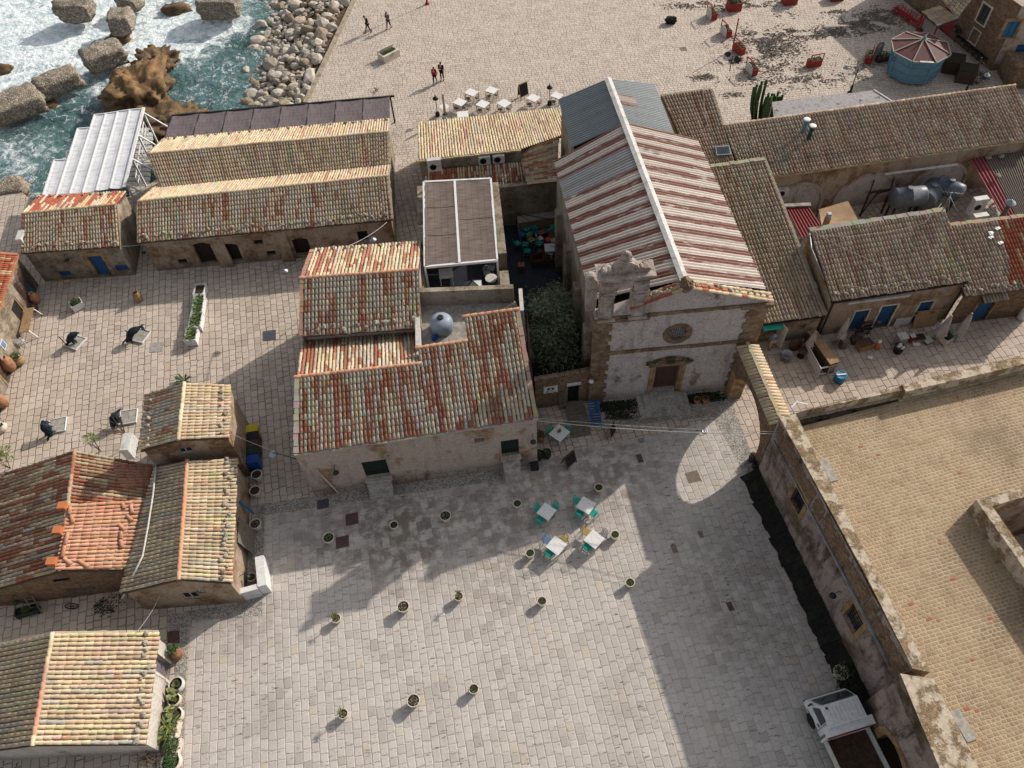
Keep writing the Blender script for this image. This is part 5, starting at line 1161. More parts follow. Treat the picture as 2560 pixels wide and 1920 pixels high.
for (a,b,zt) in arcs:
 m=(a+b)/2; r_=(b-a)/2; n=18; mb=MB(); hh=min(zt,3.75)
 for k in range(n):
  a0,a1=PI-PI*k/n,PI-PI*(k+1)/n; spr=max(1.0,hh-r_); ry=hh-spr
  q=[(m+r_*math.cos(x),spr+ry*math.sin(x)) for x in(a0,a1)]; Q=[(m+(r_+.22)*math.cos(x),spr+(ry+.2)*math.sin(x)) for x in(a0,a1)]
  bq=[w_.pt(*q[0],.14),w_.pt(*q[1],.14),w_.pt(*q[1],-.02),w_.pt(*q[0],-.02)]; mb.hexa(bq,[w_.pt(*Q[0],.14),w_.pt(*Q[1],.14),w_.pt(*Q[1],-.02),w_.pt(*Q[0],-.02)])
 for u_ in (a-.22,b): slab(mb,w_,u_,0,u_+.22,max(1.0,hh-r_),-.02,.14)
 mb.build('arch',M['plaster_house'],B4H)
 mb=MB(); pts=[w_.pt(m+r_*math.cos(PI*k/n),max(1.0,hh-r_)+(hh-max(1.0,hh-r_))*math.sin(PI*k/n),.02) for k in range(n+1)]+[w_.pt(a,0,.02),w_.pt(b,0,.02)]; mb.poly(pts); mb.build('arch_panel',M['church'],B4H)
# corrugated red and brown shed roof at the right edge of the courtyard
SH=root('shed','corrugated shed roof at the right edge, crimson strip beside brown sheets with loose stones','shed')
zq=3.0; a0=P(*t(3,0,1720,1335),zq); a1=P(*t(3,0,1860,1330),zq); a2=P(2640,350,zq); b0_=P(*t(3,1,2045,240),zq-.5); b1_=P(*t(3,1,2160,230),zq-.5); b2_=P(2660,525,zq-.5)
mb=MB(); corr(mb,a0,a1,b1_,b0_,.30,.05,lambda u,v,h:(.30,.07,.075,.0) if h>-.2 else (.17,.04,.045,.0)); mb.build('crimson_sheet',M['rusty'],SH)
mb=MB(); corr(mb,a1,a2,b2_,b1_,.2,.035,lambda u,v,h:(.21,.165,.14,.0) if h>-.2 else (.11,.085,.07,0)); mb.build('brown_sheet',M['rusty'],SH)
mb=MB();
for p in (a0,b0_,lerp(a1,a2,.9),lerp(b1_,b2_,.9)): mb.bar(Vector((p.x+.1,p.y,0)),p-UP*.06,.14,.14)
mb.build('post',M['wood_grey'],SH)
# courtyard sheds: dark red corrugated roof and tan canopy
SR=root('shed','dark red corrugated shed roof in the tank courtyard beside the lean-to','shed'); zq=2.6
a0=P(*t(3,1,150,125),zq); a1=P(*t(3,1,355,115),zq); b1_=P(*t(3,1,500,330),zq-.3); b0_=P(*t(3,1,290,395),zq-.3)
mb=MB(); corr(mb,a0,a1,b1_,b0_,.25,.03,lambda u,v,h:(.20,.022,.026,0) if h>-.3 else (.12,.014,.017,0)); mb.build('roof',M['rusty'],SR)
mb=MB()
for p in (a0,a1,b0_,b1_): mb.bar(Vector((p.x,p.y,0)),p-UP*.05,.1,.1)
mb.build('post',M['wood_grey'],SR)
mb=MB(); mb.bar(lerp(a0,a1,-.05)+UP*.08,lerp(a0,a1,1.05)+UP*.08,.3,.1); mb.build('flashing',M['concrete'],SR)
CV=root('canopy','tan sheet canopy in the tank courtyard beside the dark red shed','canopy'); zq=2.4
a0=P(*t(3,1,440,150),zq); a1=P(*t(3,1,690,75),zq); b1_=P(*t(3,1,790,260),zq); b0_=P(*t(3,1,470,330),zq)
mb=MB(); n=8; g=[[mb.vert(lerp(lerp(a0,a1,i/n),lerp(b0_,b1_,i/n),j/n)-UP*.16*math.sin(PI*i/n)*math.sin(PI*j/n)) for i in range(n+1)] for j in range(n+1)]
for j in range(n):
 for i in range(n): mb.face([g[j][i],g[j][i+1],g[j+1][i+1],g[j+1][i]],(1,1,1),0,None,True)
mb.build('sheet',M['tarp'],CV)
mb=MB()
for p in (a0,a1,b0_,b1_): mb.bar(Vector((p.x,p.y,0)),p-UP*.03,.08,.08)
mb.build('post',M['iron'],CV)
# ================================================================== CENTRE: roofs, terrace, yard
B5H=root('house','straw tiled roof left of the church with two air conditioners on its wall','house')
zq=4.7; a0=P(1046.5,400.7,zq); a1=P(1281,376,zq); d_=(a1-a0).normalized(); n_=Vector((-d_.y,d_.x,0)); s_=math.tan(R(14))
q=plane3(a0,a1,a0+n_-UP*s_); f0=hit(q,(1046.5,309)); L_=(f0-a0).dot(n_); f1=hit(q,(1396,267)); v1=hit(q,(1396,336)); e1=4.2
uR=(f1-a0).dot(d_)
def at5(u,v): return a0+d_*u+n_*v-UP*v*s_
um=(a1-a0).dot(d_)+.6; uv_=(v1-a0).dot(n_)
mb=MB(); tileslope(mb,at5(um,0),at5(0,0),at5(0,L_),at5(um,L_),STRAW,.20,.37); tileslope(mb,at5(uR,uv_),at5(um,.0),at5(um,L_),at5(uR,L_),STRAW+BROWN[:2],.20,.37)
rB5=roofobj(B5H,mb)
mb=MB(); cornice_edge(mb,at5(-.1,-.05)-UP*.03,at5(um,-.05)-UP*.03,.2,.12,(.40,.32,.19),20); mb.build('verge',M['vcmatte'],rB5)
W5=Wall(at5(0.05,.1),at5(um,.1)); mb=MB(); W5.build(mb,[(0,zq-.1),(W5.L,zq-.1)],[]); wl_=Wall(at5(.1,L_-.1),at5(.1,.1)); wl_.build(mb,[(0,zq-L_*s_-.1),(wl_.L,zq-.1)],[]); wk=Wall(at5(uR,L_-.1),at5(.1,L_-.1)); wk.build(mb,[(0,zq-L_*s_-.1),(wk.L,zq-L_*s_-.1)],[])
mb.build('wall',M['plaster_side'],B5H)
# dark slope of the valley beside the church
va=P(1306,373,4.6); vb=P(1396,336,4.6); vc=P(1396,462,3.2); vd=P(1318,462,3.2)
mb=MB(); tileslope(mb,P(1396,345,4.9),P(1393,455,4.6),P(1320,462,3.7),P(1306,376,4.3),OLDRED+GREYB,.20,.36); mb.build('valley_roof',[M['tile'],M['bed']],B5H)
# lower roof just behind the pergola
z2=3.3; g0=P(1062,452,z2); g1=P(1318,470,z2); g2=P(1313,400,z2-.0); mb=MB(); tileslope(mb,P(1062,428,z2+.55),P(1316,405,z2+.55),P(1326,470,z2-.35),P(1062,490,z2-.35),RED+STRAWRED,.20,.36); mb.build('low_roof',[M['tile'],M['bed']],B5H)
mb=MB(); p0,p1=P(1246,472,3.5),P(1400,455,3.5); p0.z=p1.z=0; w_=Wall(p0,p1); w_.build(mb,[(0,3.45),(w_.L,3.45)],[]); b=[w_.pt(0,3.45),w_.pt(w_.L,3.45),w_.pt(w_.L,3.45,-.35),w_.pt(0,3.45,-.35)]; mb.hexa(b,[x+UP*.12 for x in b]); mb.build('yard_wall',M['plaster_side'],B5H)
# pergola terrace
PG=root('pergola','white framed terrace pergola roofed with brown reed mats','pergola')
zp=6.3; c=[P(1059.5,456,zp),P(1227,447.5,zp),P(1243,651,zp),P(1062.4,668,zp)]; FLR=4.1
mb=MB()
for p in (c[0],c[1],c[2],c[3],lerp(c[0],c[3],.5),lerp(c[1],c[2],.5)): mb.bar(Vector((p.x,p.y,FLR)),p,.12,.12)
for a,b in ((0,1),(1,2),(2,3),(3,0)): mb.bar(c[a],c[b],.13,.16)
m0,m1=lerp(c[0],c[1],.46),lerp(c[3],c[2],.48); mb.bar(m0+UP*.04,m1+UP*.04,.14,.14); mb.build('frame',M['white'],PG)
for i_,(a,b,e,f) in enumerate(((c[0],m0,m1,c[3]),(m0,c[1],c[2],m1))):
 for k in range(3 if i_==0 else 2):
  kk=3 if i_==0 else 2; q0,q1=k/kk+.004,(k+1)/kk-.004; mb=MB(); n=10; lw2=(b-a).length; ll=(f-a).length/kk
  sag=[random.uniform(-.02,.03) for _ in range(4)]
  g=[[None]*(n+1) for _ in range(n+1)]
  for j in range(n+1):
   for i in range(n+1):
    x,y=.02+.96*i/n,lerp(q0,q1,j/n); p=lerp(lerp(a,b,x),lerp(f,e,x),y)+UP*(.08-.07*math.sin(PI*i/n)+.02*mnoise.noise(Vector((i*.7,j*.9,k*3+i_*7)))+.012*k); g[j][i]=mb.vert(p)
  for j in range(n):
   for i in range(n): mb.face([g[j][i],g[j][i+1],g[j+1][i+1],g[j+1][i]],(1,1,1),0,[(i/n*lw2,j/n*ll),((i+1)/n*lw2,j/n*ll),((i+1)/n*lw2,(j+1)/n*ll),(i/n*lw2,(j+1)/n*ll)],True)
  mb.build('reed_mat',M['reed_brown'],PG)
# terrace building under the pergola
TB=root('terrace_building','flat roofed building with pergola terrace and a tank terrace behind the plaza house','building')
mb=MB(); x0=Vector((c[3].x-.35,c[3].y,0));
L0=Vector((-5.25,31.6,0)); L1=Vector((-5.45,42.0,0)); Rr0=Vector((.28,31.4,0)); Rr1=Vector((-.05,42.0,0))
mb.prism([(p.x,p.y) for p in (L0,Rr0,Rr1,L1)],0,FLR)
def pw(a,b,th_,z0,z1):
 d=(b-a).normalized(); n=Vector((-d.y,d.x,0))*th_; bq=[a+UP*z0,b+UP*z0,b+n+UP*z0,a+n+UP*z0]; mb.hexa(bq,[x+UP*(z1-z0) for x in bq])
pw(L1,L0,.40,FLR-.02,5.6); pw(Rr0,Rr0+Vector((-.06,2.4,0)),.55,FLR-.02,5.5); pw(Rr0+Vector((-.1,3.9,0)),Rr1,.5,FLR-.02,5.5); pw(L1,Rr1,-.3,FLR-.02,5.3)
pw(L0+Vector((-.2,0,0)),Rr0+Vector((.15,0,0)),.32,3.9,6.45)
mb.build('wall',M['plaster_side'],TB)
mb=MB(); mb.poly([Vector((p.x,p.y,FLR+.006)) for p in (L0+Vector((.3,.3,0)),Rr0+Vector((-.3,.3,0)),Rr1+Vector((-.3,-.2,0)),L1+Vector((.3,-.2,0)))]); mb.build('terrace_floor',M['navy_floor'],TB)
mb=MB(); TF=5.25; tq=[Vector((-5.2,28.0,TF)),Vector((-2.3,27.9,TF)),Vector((-2.3,30.0,TF)),Vector((.9,30.2,TF)),Vector((.5,31.5,TF)),Vector((-5.3,31.6,TF))]
mb.prism([(p.x,p.y) for p in tq],0,TF);
mb.build('tank_terrace',M['concrete'],TB)
mb=MB(); pw(Vector((-5.05,31.6,0)),Vector((-4.95,27.9,0)),-.26,4.6,6.1); pw(Vector((-4.9,27.95,0)),Vector((-2.3,28.2,0)),.2,5.0,6.0) if False else None; pw(Vector((.95,31.6,0)),Vector((.95,29.9,0)),-.22,4.0,6.2)
mb.build('parapet',M['white_wall'],TB)
# yard between plaza house and church
YW=root('yard_wall','low brown stone wall with a dark gate between the pink house and the church','wall')
ya,yb=Vector((1.35,27.30,0)),Vector((4.66,27.68,0)); WY=Wall(ya,yb); og=WY.rect(t(2,2,480,160),t(2,2,575,10)); og=(WY.pix((1419,1000))[0],.03,WY.pix((1446,1000))[0],1.95)
mb=MB(); WY.build(mb,[(0,2.75),(WY.L,2.9)],[og],.35)
mb.poly([WY.pt(0,2.75),WY.pt(WY.L,2.9),WY.pt(WY.L,2.9,-.4),WY.pt(0,2.75,-.4)]); wz=Wall(yb+Vector((0,.4,0)),ya+Vector((0,.4,0))); wz.build(mb,[(0,2.9),(wz.L,2.75)],[])
backing(mb,WY,og,.39); mb.build('wall',M['rubble'],YW)
mb=MB()
for k in range(26):
 p=WY.pt(WY.L*(k+.5)/26,2.82+random.uniform(-.05,.05),-.2); mb.blob(p,(.10,.2,.09),k,1,.3,1.5,(.30,.24,.17))
mb.build('coping',M['boulder'],YW)
mb=MB(); mb.poly([WY.pt(og[0],og[1],-.2),WY.pt(og[2],og[1],-.2),WY.pt(og[2],og[3],-.2),WY.pt(og[0],og[3],-.2)]); mb.build('gate',M['dark'],YW)
sheet('yard_floor',PXL([(1250,480),(1440,460),(1520,760),(1500,985),(1330,1010),(1310,760)],0),M['soil'],.012)
sheet('courtyard_floor',[Vector((-.1,35.2,0)),Vector((4.4,35.0,0)),Vector((4.0,44.5,0)),Vector((-.2,45.2,0))],M['navy_floor'],.02)
# ================================================================== PERGOLAS AT THE SEA
WP=root('sea_pergola','large white pergola by the sea, roofed with white reed mats in a stepped outline','pergola')
zp=2.7; q4=lambda x,y:(100+x*.2625,250+y*.2625)
mb=MB(); seams=[];
def wpt(x,y,z=zp): return P(*q4(x,y),z)
sc=[((30,905),(135,572)),((160,905),(262,565)),((280,890),(360,270)),((400,890),(520,140)),((535,860),(740,110)),((668,840),(855,92)),((805,835),(990,80))]
# mats between successive rafters; stepped far ends
cells=[(0,1,.0,1.0),(1,2,.0,.52),(2,3,0,.82),(3,4,0,1.0),(4,5,0,1.0),(5,6,0,1.0)]
ln=[(wpt(*a),wpt(*b)) for a,b in sc]
ln[1]=(ln[1][0],wpt(362,268)); ln[2]=(ln[2][0],wpt(520,140)); ln[3]=(ln[3][0],wpt(628,130))
ext=[1.0,.52,.60,1,1,1]
fends=[((135,572),(262,565)),((360,272),(465,262)),((520,140),(628,128)),((628,128),(740,110)),((740,110),(855,92)),((855,92),(990,80))]
nends=[((30,905),(160,903)),((160,903),(282,892)),((282,892),(405,885)),((405,885),(535,862)),((535,862),(668,842)),((668,842),(805,835))]
for (fa_,fb_),(na_,nb_) in zip(fends,nends):
 a,b,e,f=wpt(*na_),wpt(*nb_),wpt(*fb_),wpt(*fa_)
 if fa_[0]<470:
  pass
 L_=(f-a).length; W_=(b-a).length; n=6; mm=MB()
 g=[[mm.vert(lerp(lerp(a,b,i/n),lerp(f,e,i/n),j/n)+UP*(-.05*math.sin(PI*i/n)+.015*mnoise.noise(Vector((i,j,fa_[0]))))) for i in range(n+1)] for j in range(n+1)]
 for j in range(n):
  for i in range(n): mm.face([g[j][i],g[j][i+1],g[j+1][i+1],g[j+1][i]],(1,1,1),0,[(i/n*W_,j/n*L_),((i+1)/n*W_,j/n*L_),((i+1)/n*W_,(j+1)/n*L_),(i/n*W_,(j+1)/n*L_)],True)
 mm.build('reed_mat',M['reed_white'],WP)
 mb.bar(a+UP*.03,f+UP*.03,.10,.05); mb.bar(f+UP*.0,e+UP*.0,.08,.08); last=(b,e)
mb.bar(last[0]+UP*.06,last[1]+UP*.06,.22,.10)
b,e=last
for k in range(4):
 p=lerp(b,e,.05+.3*k); mb.bar(Vector((p.x,p.y,-.3)),p,.12,.12); mb.bar(p-UP*.05,p+Vector((1.5,-.0,-1.6)),.09,.09)
mb.build('frame',M['white'],WP)
dk=[P(315,480,-.1),P(270,300,-.1),P(372,300,-.1),P(395,350,-.1),P(352,490,-.1)]; mb=MB(); n=16
A0_,A1_=P(325,500,-.1),P(372,500,-.1); B0_,B1_=P(300,318,-.1),P(385,318,-.1)
for k in range(n):
 a,b=lerp(A0_,B0_,k/n),lerp(A1_,B1_,k/n); d=(lerp(A0_,B0_,(k+.8)/n)-a); mb.hexa([a-UP*.08,b-UP*.08,b+d-UP*.08,a+d-UP*.08],[a,b,b+d,a+d])
mb.build('deck',M['white_dirty'],WP)
mb=MB(); a,b=P(371,330,0),P(352,470,0)
for k in range(13):
 p=lerp(a,b,k/12); mb.bar(p,p+UP*1.0,.05,.05)
mb.bar(a+UP*1.0,b+UP*1.0,.07,.06); mb.bar(a+UP*.5,b+UP*.5,.05,.05); mb.build('railing',M['white'],WP)
RP=root('reed_roof','long dark grey reed mat roof behind the twin gabled house','pergola')
z_=2.5; rq=[P(411,345,z_-.2),P(430,288,z_),P(975,240,z_),P(976,299,z_-.2)]; nbay=8
mb=MB()
for k in range(nbay):
 a,b=lerp(rq[0],rq[3],k/nbay),lerp(rq[0],rq[3],(k+.985)/nbay); e,f=lerp(rq[1],rq[2],(k+.985)/nbay),lerp(rq[1],rq[2],k/nbay); mm=MB(); n=6; W_=(b-a).length; L_=(f-a).length
 g=[[mm.vert(lerp(lerp(a,b,i/n),lerp(f,e,i/n),j/n)+UP*(-.06*math.sin(PI*i/n)+.03*mnoise.noise(Vector((i*.8,j*.8,k*5))))) for i in range(n+1)] for j in range(n+1)]
 for j in range(n):
  for i in range(n): mm.face([g[j][i],g[j][i+1],g[j+1][i+1],g[j+1][i]],(1,1,1),0,[(j/n*L_,i/n*W_),(j/n*L_,(i+1)/n*W_),((j+1)/n*L_,(i+1)/n*W_),((j+1)/n*L_,i/n*W_)],True)
 mm.build('reed_mat',M['reed_purple'],RP)
 p=f; mb.bar(Vector((p.x,p.y,-.2)),p,.12,.12); mb.bar(a-UP*.05,f-UP*.05,.1,.1)
mb.bar(rq[1]-UP*.04,rq[2]+(rq[2]-rq[1]).normalized()*.35-UP*.04,.12,.14); p=rq[2]; mb.bar(Vector((p.x,p.y,0)),p,.12,.12); mb.build('frame',M['iron'],RP)
# ================================================================== THINGS ON THE PLAZA
rg=random.Random(21)
GREENS=[(.045,.085,.025),(.06,.11,.03),(.035,.065,.022),(.085,.13,.045),(.07,.09,.035)]
def leafcard(mb,base,dirv,L,Wd,col,bend=.3,seg=3,mi=0):
 d=dirv.normalized(); s=d.cross(UP)
 if s.length<.05: s=Vector((1,0,0))
 s.normalize(); pts=[]
 for k in range(seg+1):
  f=k/seg; p=base+d*L*f+Vector((0,0,-bend*L*f*f)); w_=Wd*(.35+1.3*f*(1-f)*2) if k<seg else .004; pts.append((mb.vert(p-s*w_/2),mb.vert(p+s*w_/2)))
 for k in range(seg): mb.face([pts[k][0],pts[k][1],pts[k+1][1],pts[k+1][0]],tuple(x*rg.uniform(.8,1.2) for x in col),mi)
def rosette(mb,c,n,L,Wd,cols,up=.5,bend=.3,spread=1.0):
 for k in range(n):
  a=rg.uniform(0,2*PI); e=rg.uniform(up*.4,1.2) ; v=Vector((math.cos(a)*spread,math.sin(a)*spread,e)); leafcard(mb,c+Vector((rg.uniform(-.03,.03),rg.uniform(-.03,.03),0)),v,L*rg.uniform(.7,1.15),Wd,rg.choice(cols),bend)
def bushy(mb,c,r,n,s_,cols,flat=.7):
 for k in range(n):
  v=Vector((rg.gauss(0,1),rg.gauss(0,1),rg.gauss(0,1))).normalized()*r*rg.random()**.4; v.z=abs(v.z)*flat; d=Vector((rg.uniform(-1,1),rg.uniform(-1,1),rg.uniform(-.2,1))); leafcard(mb,c+v,d,s_*rg.uniform(.7,1.3),s_*.45,rg.choice(cols),.2,2)
def tang(base,c,r): pass
def pot_mesh(kind):
 mb=MB()
 if kind=='big': mb.lathe([(.19,0),(.22,.05),(.27,.30),(.305,.46),(.325,.47),(.325,.53),(.28,.53),(.275,.45),(.27,.44)],20)
 elif kind=='small': mb.lathe([(.15,0),(.175,.04),(.21,.24),(.235,.38),(.255,.39),(.255,.44),(.215,.44),(.21,.38)],18)
 return mb
POTS=[]
def pot(px,py,kind,plant,label,group='cream flower pots set out on the plaza',mat='potcream',z=None,scale=1.0):
 h=.53 if kind=='big' else .44; p=P(px,py,h*scale); r=thing('flower_pot',label,'flower pot',(p.x,p.y,0.008),rg.uniform(0,6),group)
 if scale!=1: r.scale=(scale,)*3
 pot_mesh(kind).build('pot',M[mat],r)
 mb=MB(); R_=.275 if kind=='big' else .21; mb.lathe([(R_+.005,h-.07),(R_,h-.05),(R_*.6,h-.04),(.02,h-.035)],14); mb.build('soil',M['soil'],r)
 if plant in('pebble','spiky'):
  mb=MB()
  for k in range(26):
   a=rg.uniform(0,6.3); q=R_*.85*math.sqrt(rg.random()); mb.blob((q*math.cos(a),q*math.sin(a),h-.05),(.035,.03,.02),k,1,.2,1.2,rg.choice([(.30,.22,.17),(.38,.31,.25),(.2,.15,.12)]))
  mb.build('gravel',M['vcmatte'],r)
 if plant:
  mb=MB(); c=Vector((0,0,h-.08))
  if plant=='spiky':
   mb.tube([c,c+UP*.18,c+UP*.45],[.03,.028,.022],5,(.12,.09,.05)); rosette(mb,c+UP*.46,26,.30,.035,[(.10,.12,.04),(.14,.13,.05),(.07,.09,.03)],.6,.45)
  elif plant=='shrub': bushy(mb,c,R_*.95,170,.07,GREENS,.55)
  elif plant=='agave': rosette(mb,c,16,.34,.05,[(.10,.14,.07),(.08,.12,.05)],.9,.25)
  elif plant=='pebble': bushy(mb,c+Vector((R_*.5,R_*.3,.02)),R_*.4,40,.06,GREENS,.6)
  mb.build('plant',M['leaf'],r)
 POTS.append(r); return r
A12=lambda x,y:t(1,2,x,y); A22=lambda x,y:t(2,2,x,y); A13=lambda x,y:t(1,3,x,y); A23=lambda x,y:t(2,3,x,y)
for xy,k,pl_,lab in (
(A12(625,1325),'big','agave','cream pot with a drooping spiky plant beside the lower dark red square cover'),
(A12(1190,1215),'small',None,'cream pot with nothing but dark soil, between two planted pots below the pink house'),
(A12(1635,1135),'big','agave','cream pot with tall spiky leaves below the middle of the pink house wall'),
(A22(45,1030),'small','shrub','cream pot with flat green planting, left of the two tables in shade'),
(A22(750,890),'small','shrub','cream pot with dark green planting above the table half in sun'),
(A22(890,1300),'small','shrub','cream pot with bright leafy plant right of the tables in sun'),
(A22(155,1460),'small','shrub','cream pot with a few leaves left of the table with the blue chair'),
(A13(690,365),'small','spiky','cream pot with little palm standing in the tip of the roof shadow'),
(A13(1270,262),'big','pebble','cream pot of pebbles between two little palms, upper row in the sun'),
(A13(1750,175),'small','spiky','cream pot with little palm right of the pebble pot in the upper row'),
(A23(258,215),'small','shrub','round cream pot of green moss in the open sun below the café tables'),
(A23(1020,55),'small','shrub','round cream pot of green moss at the edge of the long palace shadow'),
(A13(750,1190),'small','spiky','cream pot with little palm at the lower left of the empty plaza'),
(A13(1358,1075),'big','pebble','cream pot of pebbles, lowest row, between two planted pots'),
(A13(1880,975),'small','agave','cream pot with yellow green spikes casting a long thin shadow, lowest row on the right')):
 pot(*xy,k,pl_,lab)
ALY=lambda x,y:(560+x*.5463,1040+y*.5463)
for xy,k,pl_,lab in ((ALY(148,266),'big',None,'grey pot with dark soil next to the blue bin in the alley'),(ALY(140,340),'big',None,'grey pot second from the blue bin in the alley'),(ALY(142,492),'big','pebble','grey pot by the turquoise cloth in the alley'),(ALY(125,736),'small',None,'grey pot hidden beside the white cabinet')):
 pot(*xy,k,pl_,lab,'grey pots along the alley wall','potcream')
# ---- café tables and chairs
def table(corners,label,group,hz=.74,wood=True,name='cafe_table'):
 pts=[P(x,y,hz) for x,y in corners]; c=sum(pts,Vector())/4; e=(pts[1]-pts[0]); rz=math.atan2(e.y,e.x); a=((pts[1]-pts[0]).length+(pts[2]-pts[3]).length)/2; b=((pts[2]-pts[1]).length+(pts[3]-pts[0]).length)/2
 return table_at((c.x,c.y),rz,a,b,label,group,hz,name)
TOPM=None
def topmat():
 N=NT('scrubbed_white_table_top'); u=N.obj(); n,_=N.noise(N.map(u,sc=(3,26,3)),1.0,5,.7); n2,_=N.noise(u,2.5,4,.6)
 c=N.mix(N.ramp(n,.52,.66,0,.75),(.70,.70,.68),(.30,.27,.25)); s=N.sep(u); g=N.mth('ABSOLUTE',N.mth('SUBTRACT',N.mth('FRACT',N.mth('MULTIPLY',s[1],7.5)),.5)); c=N.mix(N.mth('MULTIPLY',N.mth('LESS_THAN',g,.035),.6),c,(.18,.16,.14)); return N.done(c,.6)
M['tabletop']=topmat()
def table_at(xy,rz,a,b,label,group,hz=.74,name='cafe_table'):
 r=thing(name,label,'table',(xy[0],xy[1],.006),rz,group)
 mb=MB(); n=6
 for k in range(n): mb.box((0,-b/2+b*(k+.5)/n,hz-.015),(a,b/n-.004,.03))
 mb.build('tabletop',M['tabletop'],r)
 for sx in(-1,1):
  for sy in(-1,1):
   mb=MB(); mb.bar((sx*(a/2-.06),sy*(b/2-.06),0),(sx*(a/2-.05),sy*(b/2-.05),hz-.03),.055,.055); mb.build('leg',M['white_dirty'],r)
 mb=MB()
 for s_ in(-1,1): mb.box((0,s_*(b/2-.05),hz-.08),(a-.12,.025,.09)); mb.box((s_*(a/2-.05),0,hz-.08),(.025,b-.12,.09))
 mb.build('apron',M['white_dirty'],r); return r
def chair_proto(mat,name='cafe_chair'):
 r=thing(name,None,'chair')
 mb=MB(); mb.box((0,0,.44),(.42,.42,.035));
 for k in range(5): mb.box((-.16+.08*k,0,.46),(.06,.40,.012))
 mb.build('seat',mat,r)
 for sx in(-1,1):
  mb=MB(); mb.bar((sx*.19,.19,0),(sx*.18,.18,.43),.035,.035); mb.build('leg',mat,r)
  mb=MB(); mb.tube([(sx*.20,-.24,0),(sx*.18,-.18,.44),(sx*.19,-.24,.82)],.018,5); mb.build('leg',mat,r)
 mb=MB(); mb.tube([(-.19,-.24,.80),(-.10,-.27,.87),(0,-.28,.89),(.10,-.27,.87),(.19,-.24,.80)],.02,5)
 for x in (-.1,0,.1): mb.bar((x,-.20,.46),(x,-.265,.86),.03,.015)
 for z in(.18,): mb.bar((-.19,.17,z),(.19,.17,z),.02,.02); mb.bar((-.19,-.2,z),(.19,-.2,z),.02,.02)
 mb.tube([(-.19,-.22,.62),(0,-.25,.64),(.19,-.22,.62)],.014,5)
 mb.build('backrest',mat,r); return r
CP={}
def chair(px,py,face,col,label,group,hz=.6):
 """px,py: middle of the chair seen; face: direction (deg, world) its seat looks"""
 p=P(px,py,hz); k=col
 if k not in CP:
  CP[k]=chair_proto(M[col]); r=CP[k]; r.location=(p.x,p.y,.006); r.rotation_euler=(0,0,R(face-90)); tag(r,label,None,group); return r
 return dup(CP[k],(p.x,p.y,.006),R(face-90),label,group)
def tcorn(ox,oy,s_,pts): return [(ox+x*s_,oy+y*s_) for x,y in pts]
TG='café tables on the plaza'
tb1=table(tcorn(1320,1200,.12054,[(345,465),(595,625),(425,840),(175,690)]),'white square café table in full shade with three turquoise chairs, leftmost of the plaza four',TG)
tb2=table(tcorn(1320,1200,.12054,[(1140,335),(1412,485),(1270,715),(990,565)]),'white square café table half in sun with three turquoise chairs',TG)
tb3=table(tcorn(1320,1200,.12054,[(555,1150),(808,1330),(625,1570),(370,1385)]),'white square café table in the sun with a blue and a yellow chair',TG)
tb4=table(tcorn(1320,1200,.12054,[(1345,1025),(1590,1210),(1400,1440),(1150,1240)]),'white square café table in the sun with a yellow and a grey chair',TG)
tb5=table([A22(400,342),A22(500,412),A22(418,505),A22(322,435)],'white café table with a small dark plant by the corner of the pink house',TG)
def around(tb,spec,lab):
 for (side,off,dist,col,extra) in spec:
  rz=tb.rotation_euler.z; d={'N':(0,1),'S':(0,-1),'E':(1,0),'W':(-1,0)}[side]; l=Vector((d[0]*dist+(off if d[0]==0 else 0),d[1]*dist+(off if d[1]==0 else 0),0)); l.rotate(Matrix.Rotation(rz,3,'Z')); p=tb.location+l
  fd=Vector((-d[0],-d[1],0)); fd.rotate(Matrix.Rotation(rz,3,'Z')); face=math.degrees(math.atan2(fd.y,fd.x))+extra[1]
  if col not in CP: CP[col]=chair_proto(M[col]); r=CP[col]; r.location=(p.x,p.y,.006); r.rotation_euler=(0,0,R(face-90)); tag(r,extra[0]+lab,None,'chairs around the plaza tables')
  else: dup(CP[col],(p.x,p.y,.006),R(face-90),extra[0]+lab,'chairs around the plaza tables')
# table local x runs along its upper right edge, y to the upper left side
around(tb1,(('W',.0,.50,'turq',('turquoise chair on the house side of ',4)),('N',.12,.52,'turq',('turquoise chair on the upper right of ',-6)),('S',-.1,.45,'turq',('turquoise chair tucked under the near side of ',0))),'the fully shaded plaza table')
around(tb2,(('W',.12,.56,'turq',('turquoise chair on the far left of ',10)),('S',-.12,.48,'turq',('turquoise chair on the near side of ',0)),('E',-.05,.5,'turq',('turquoise chair on the lower right of ',-8))),'the table half in sun')
around(tb3,(('W',.05,.62,'blue',('blue chair left of ',18)),('N',.0,.58,'yellow',('yellow chair behind ',-10)),('S',-.1,.46,'turq',('turquoise chair tucked under ',0))),'the sunny table with the blue chair')
around(tb4,(('W',.2,.6,'yellow',('yellow chair left of ',12)),('N',.12,.56,'grey_paint',('grey chair behind ',-14)),('S',-.08,.46,'turq',('turquoise chair tucked under ',0))),'the sunny table with the grey chair')
around(tb5,(('N',.1,.5,'turq',('turquoise chair behind ',0)),('W',-.15,.52,'turq',('turquoise chair left of ',0))),'the table by the house corner')
r=thing('potted_plant','small dark potted plant standing on the café table by the house corner','plant',tb5.location+Vector((.02,.05,.755))); mb=MB(); mb.lathe([(.05,0),(.07,.1),(.06,.1)],10); mb.build('pot',M['potcream'],r); mb=MB(); bushy(mb,Vector((0,0,.1)),.12,40,.09,GREENS[:3],1.2); mb.build('plant',M['leaf'],r)
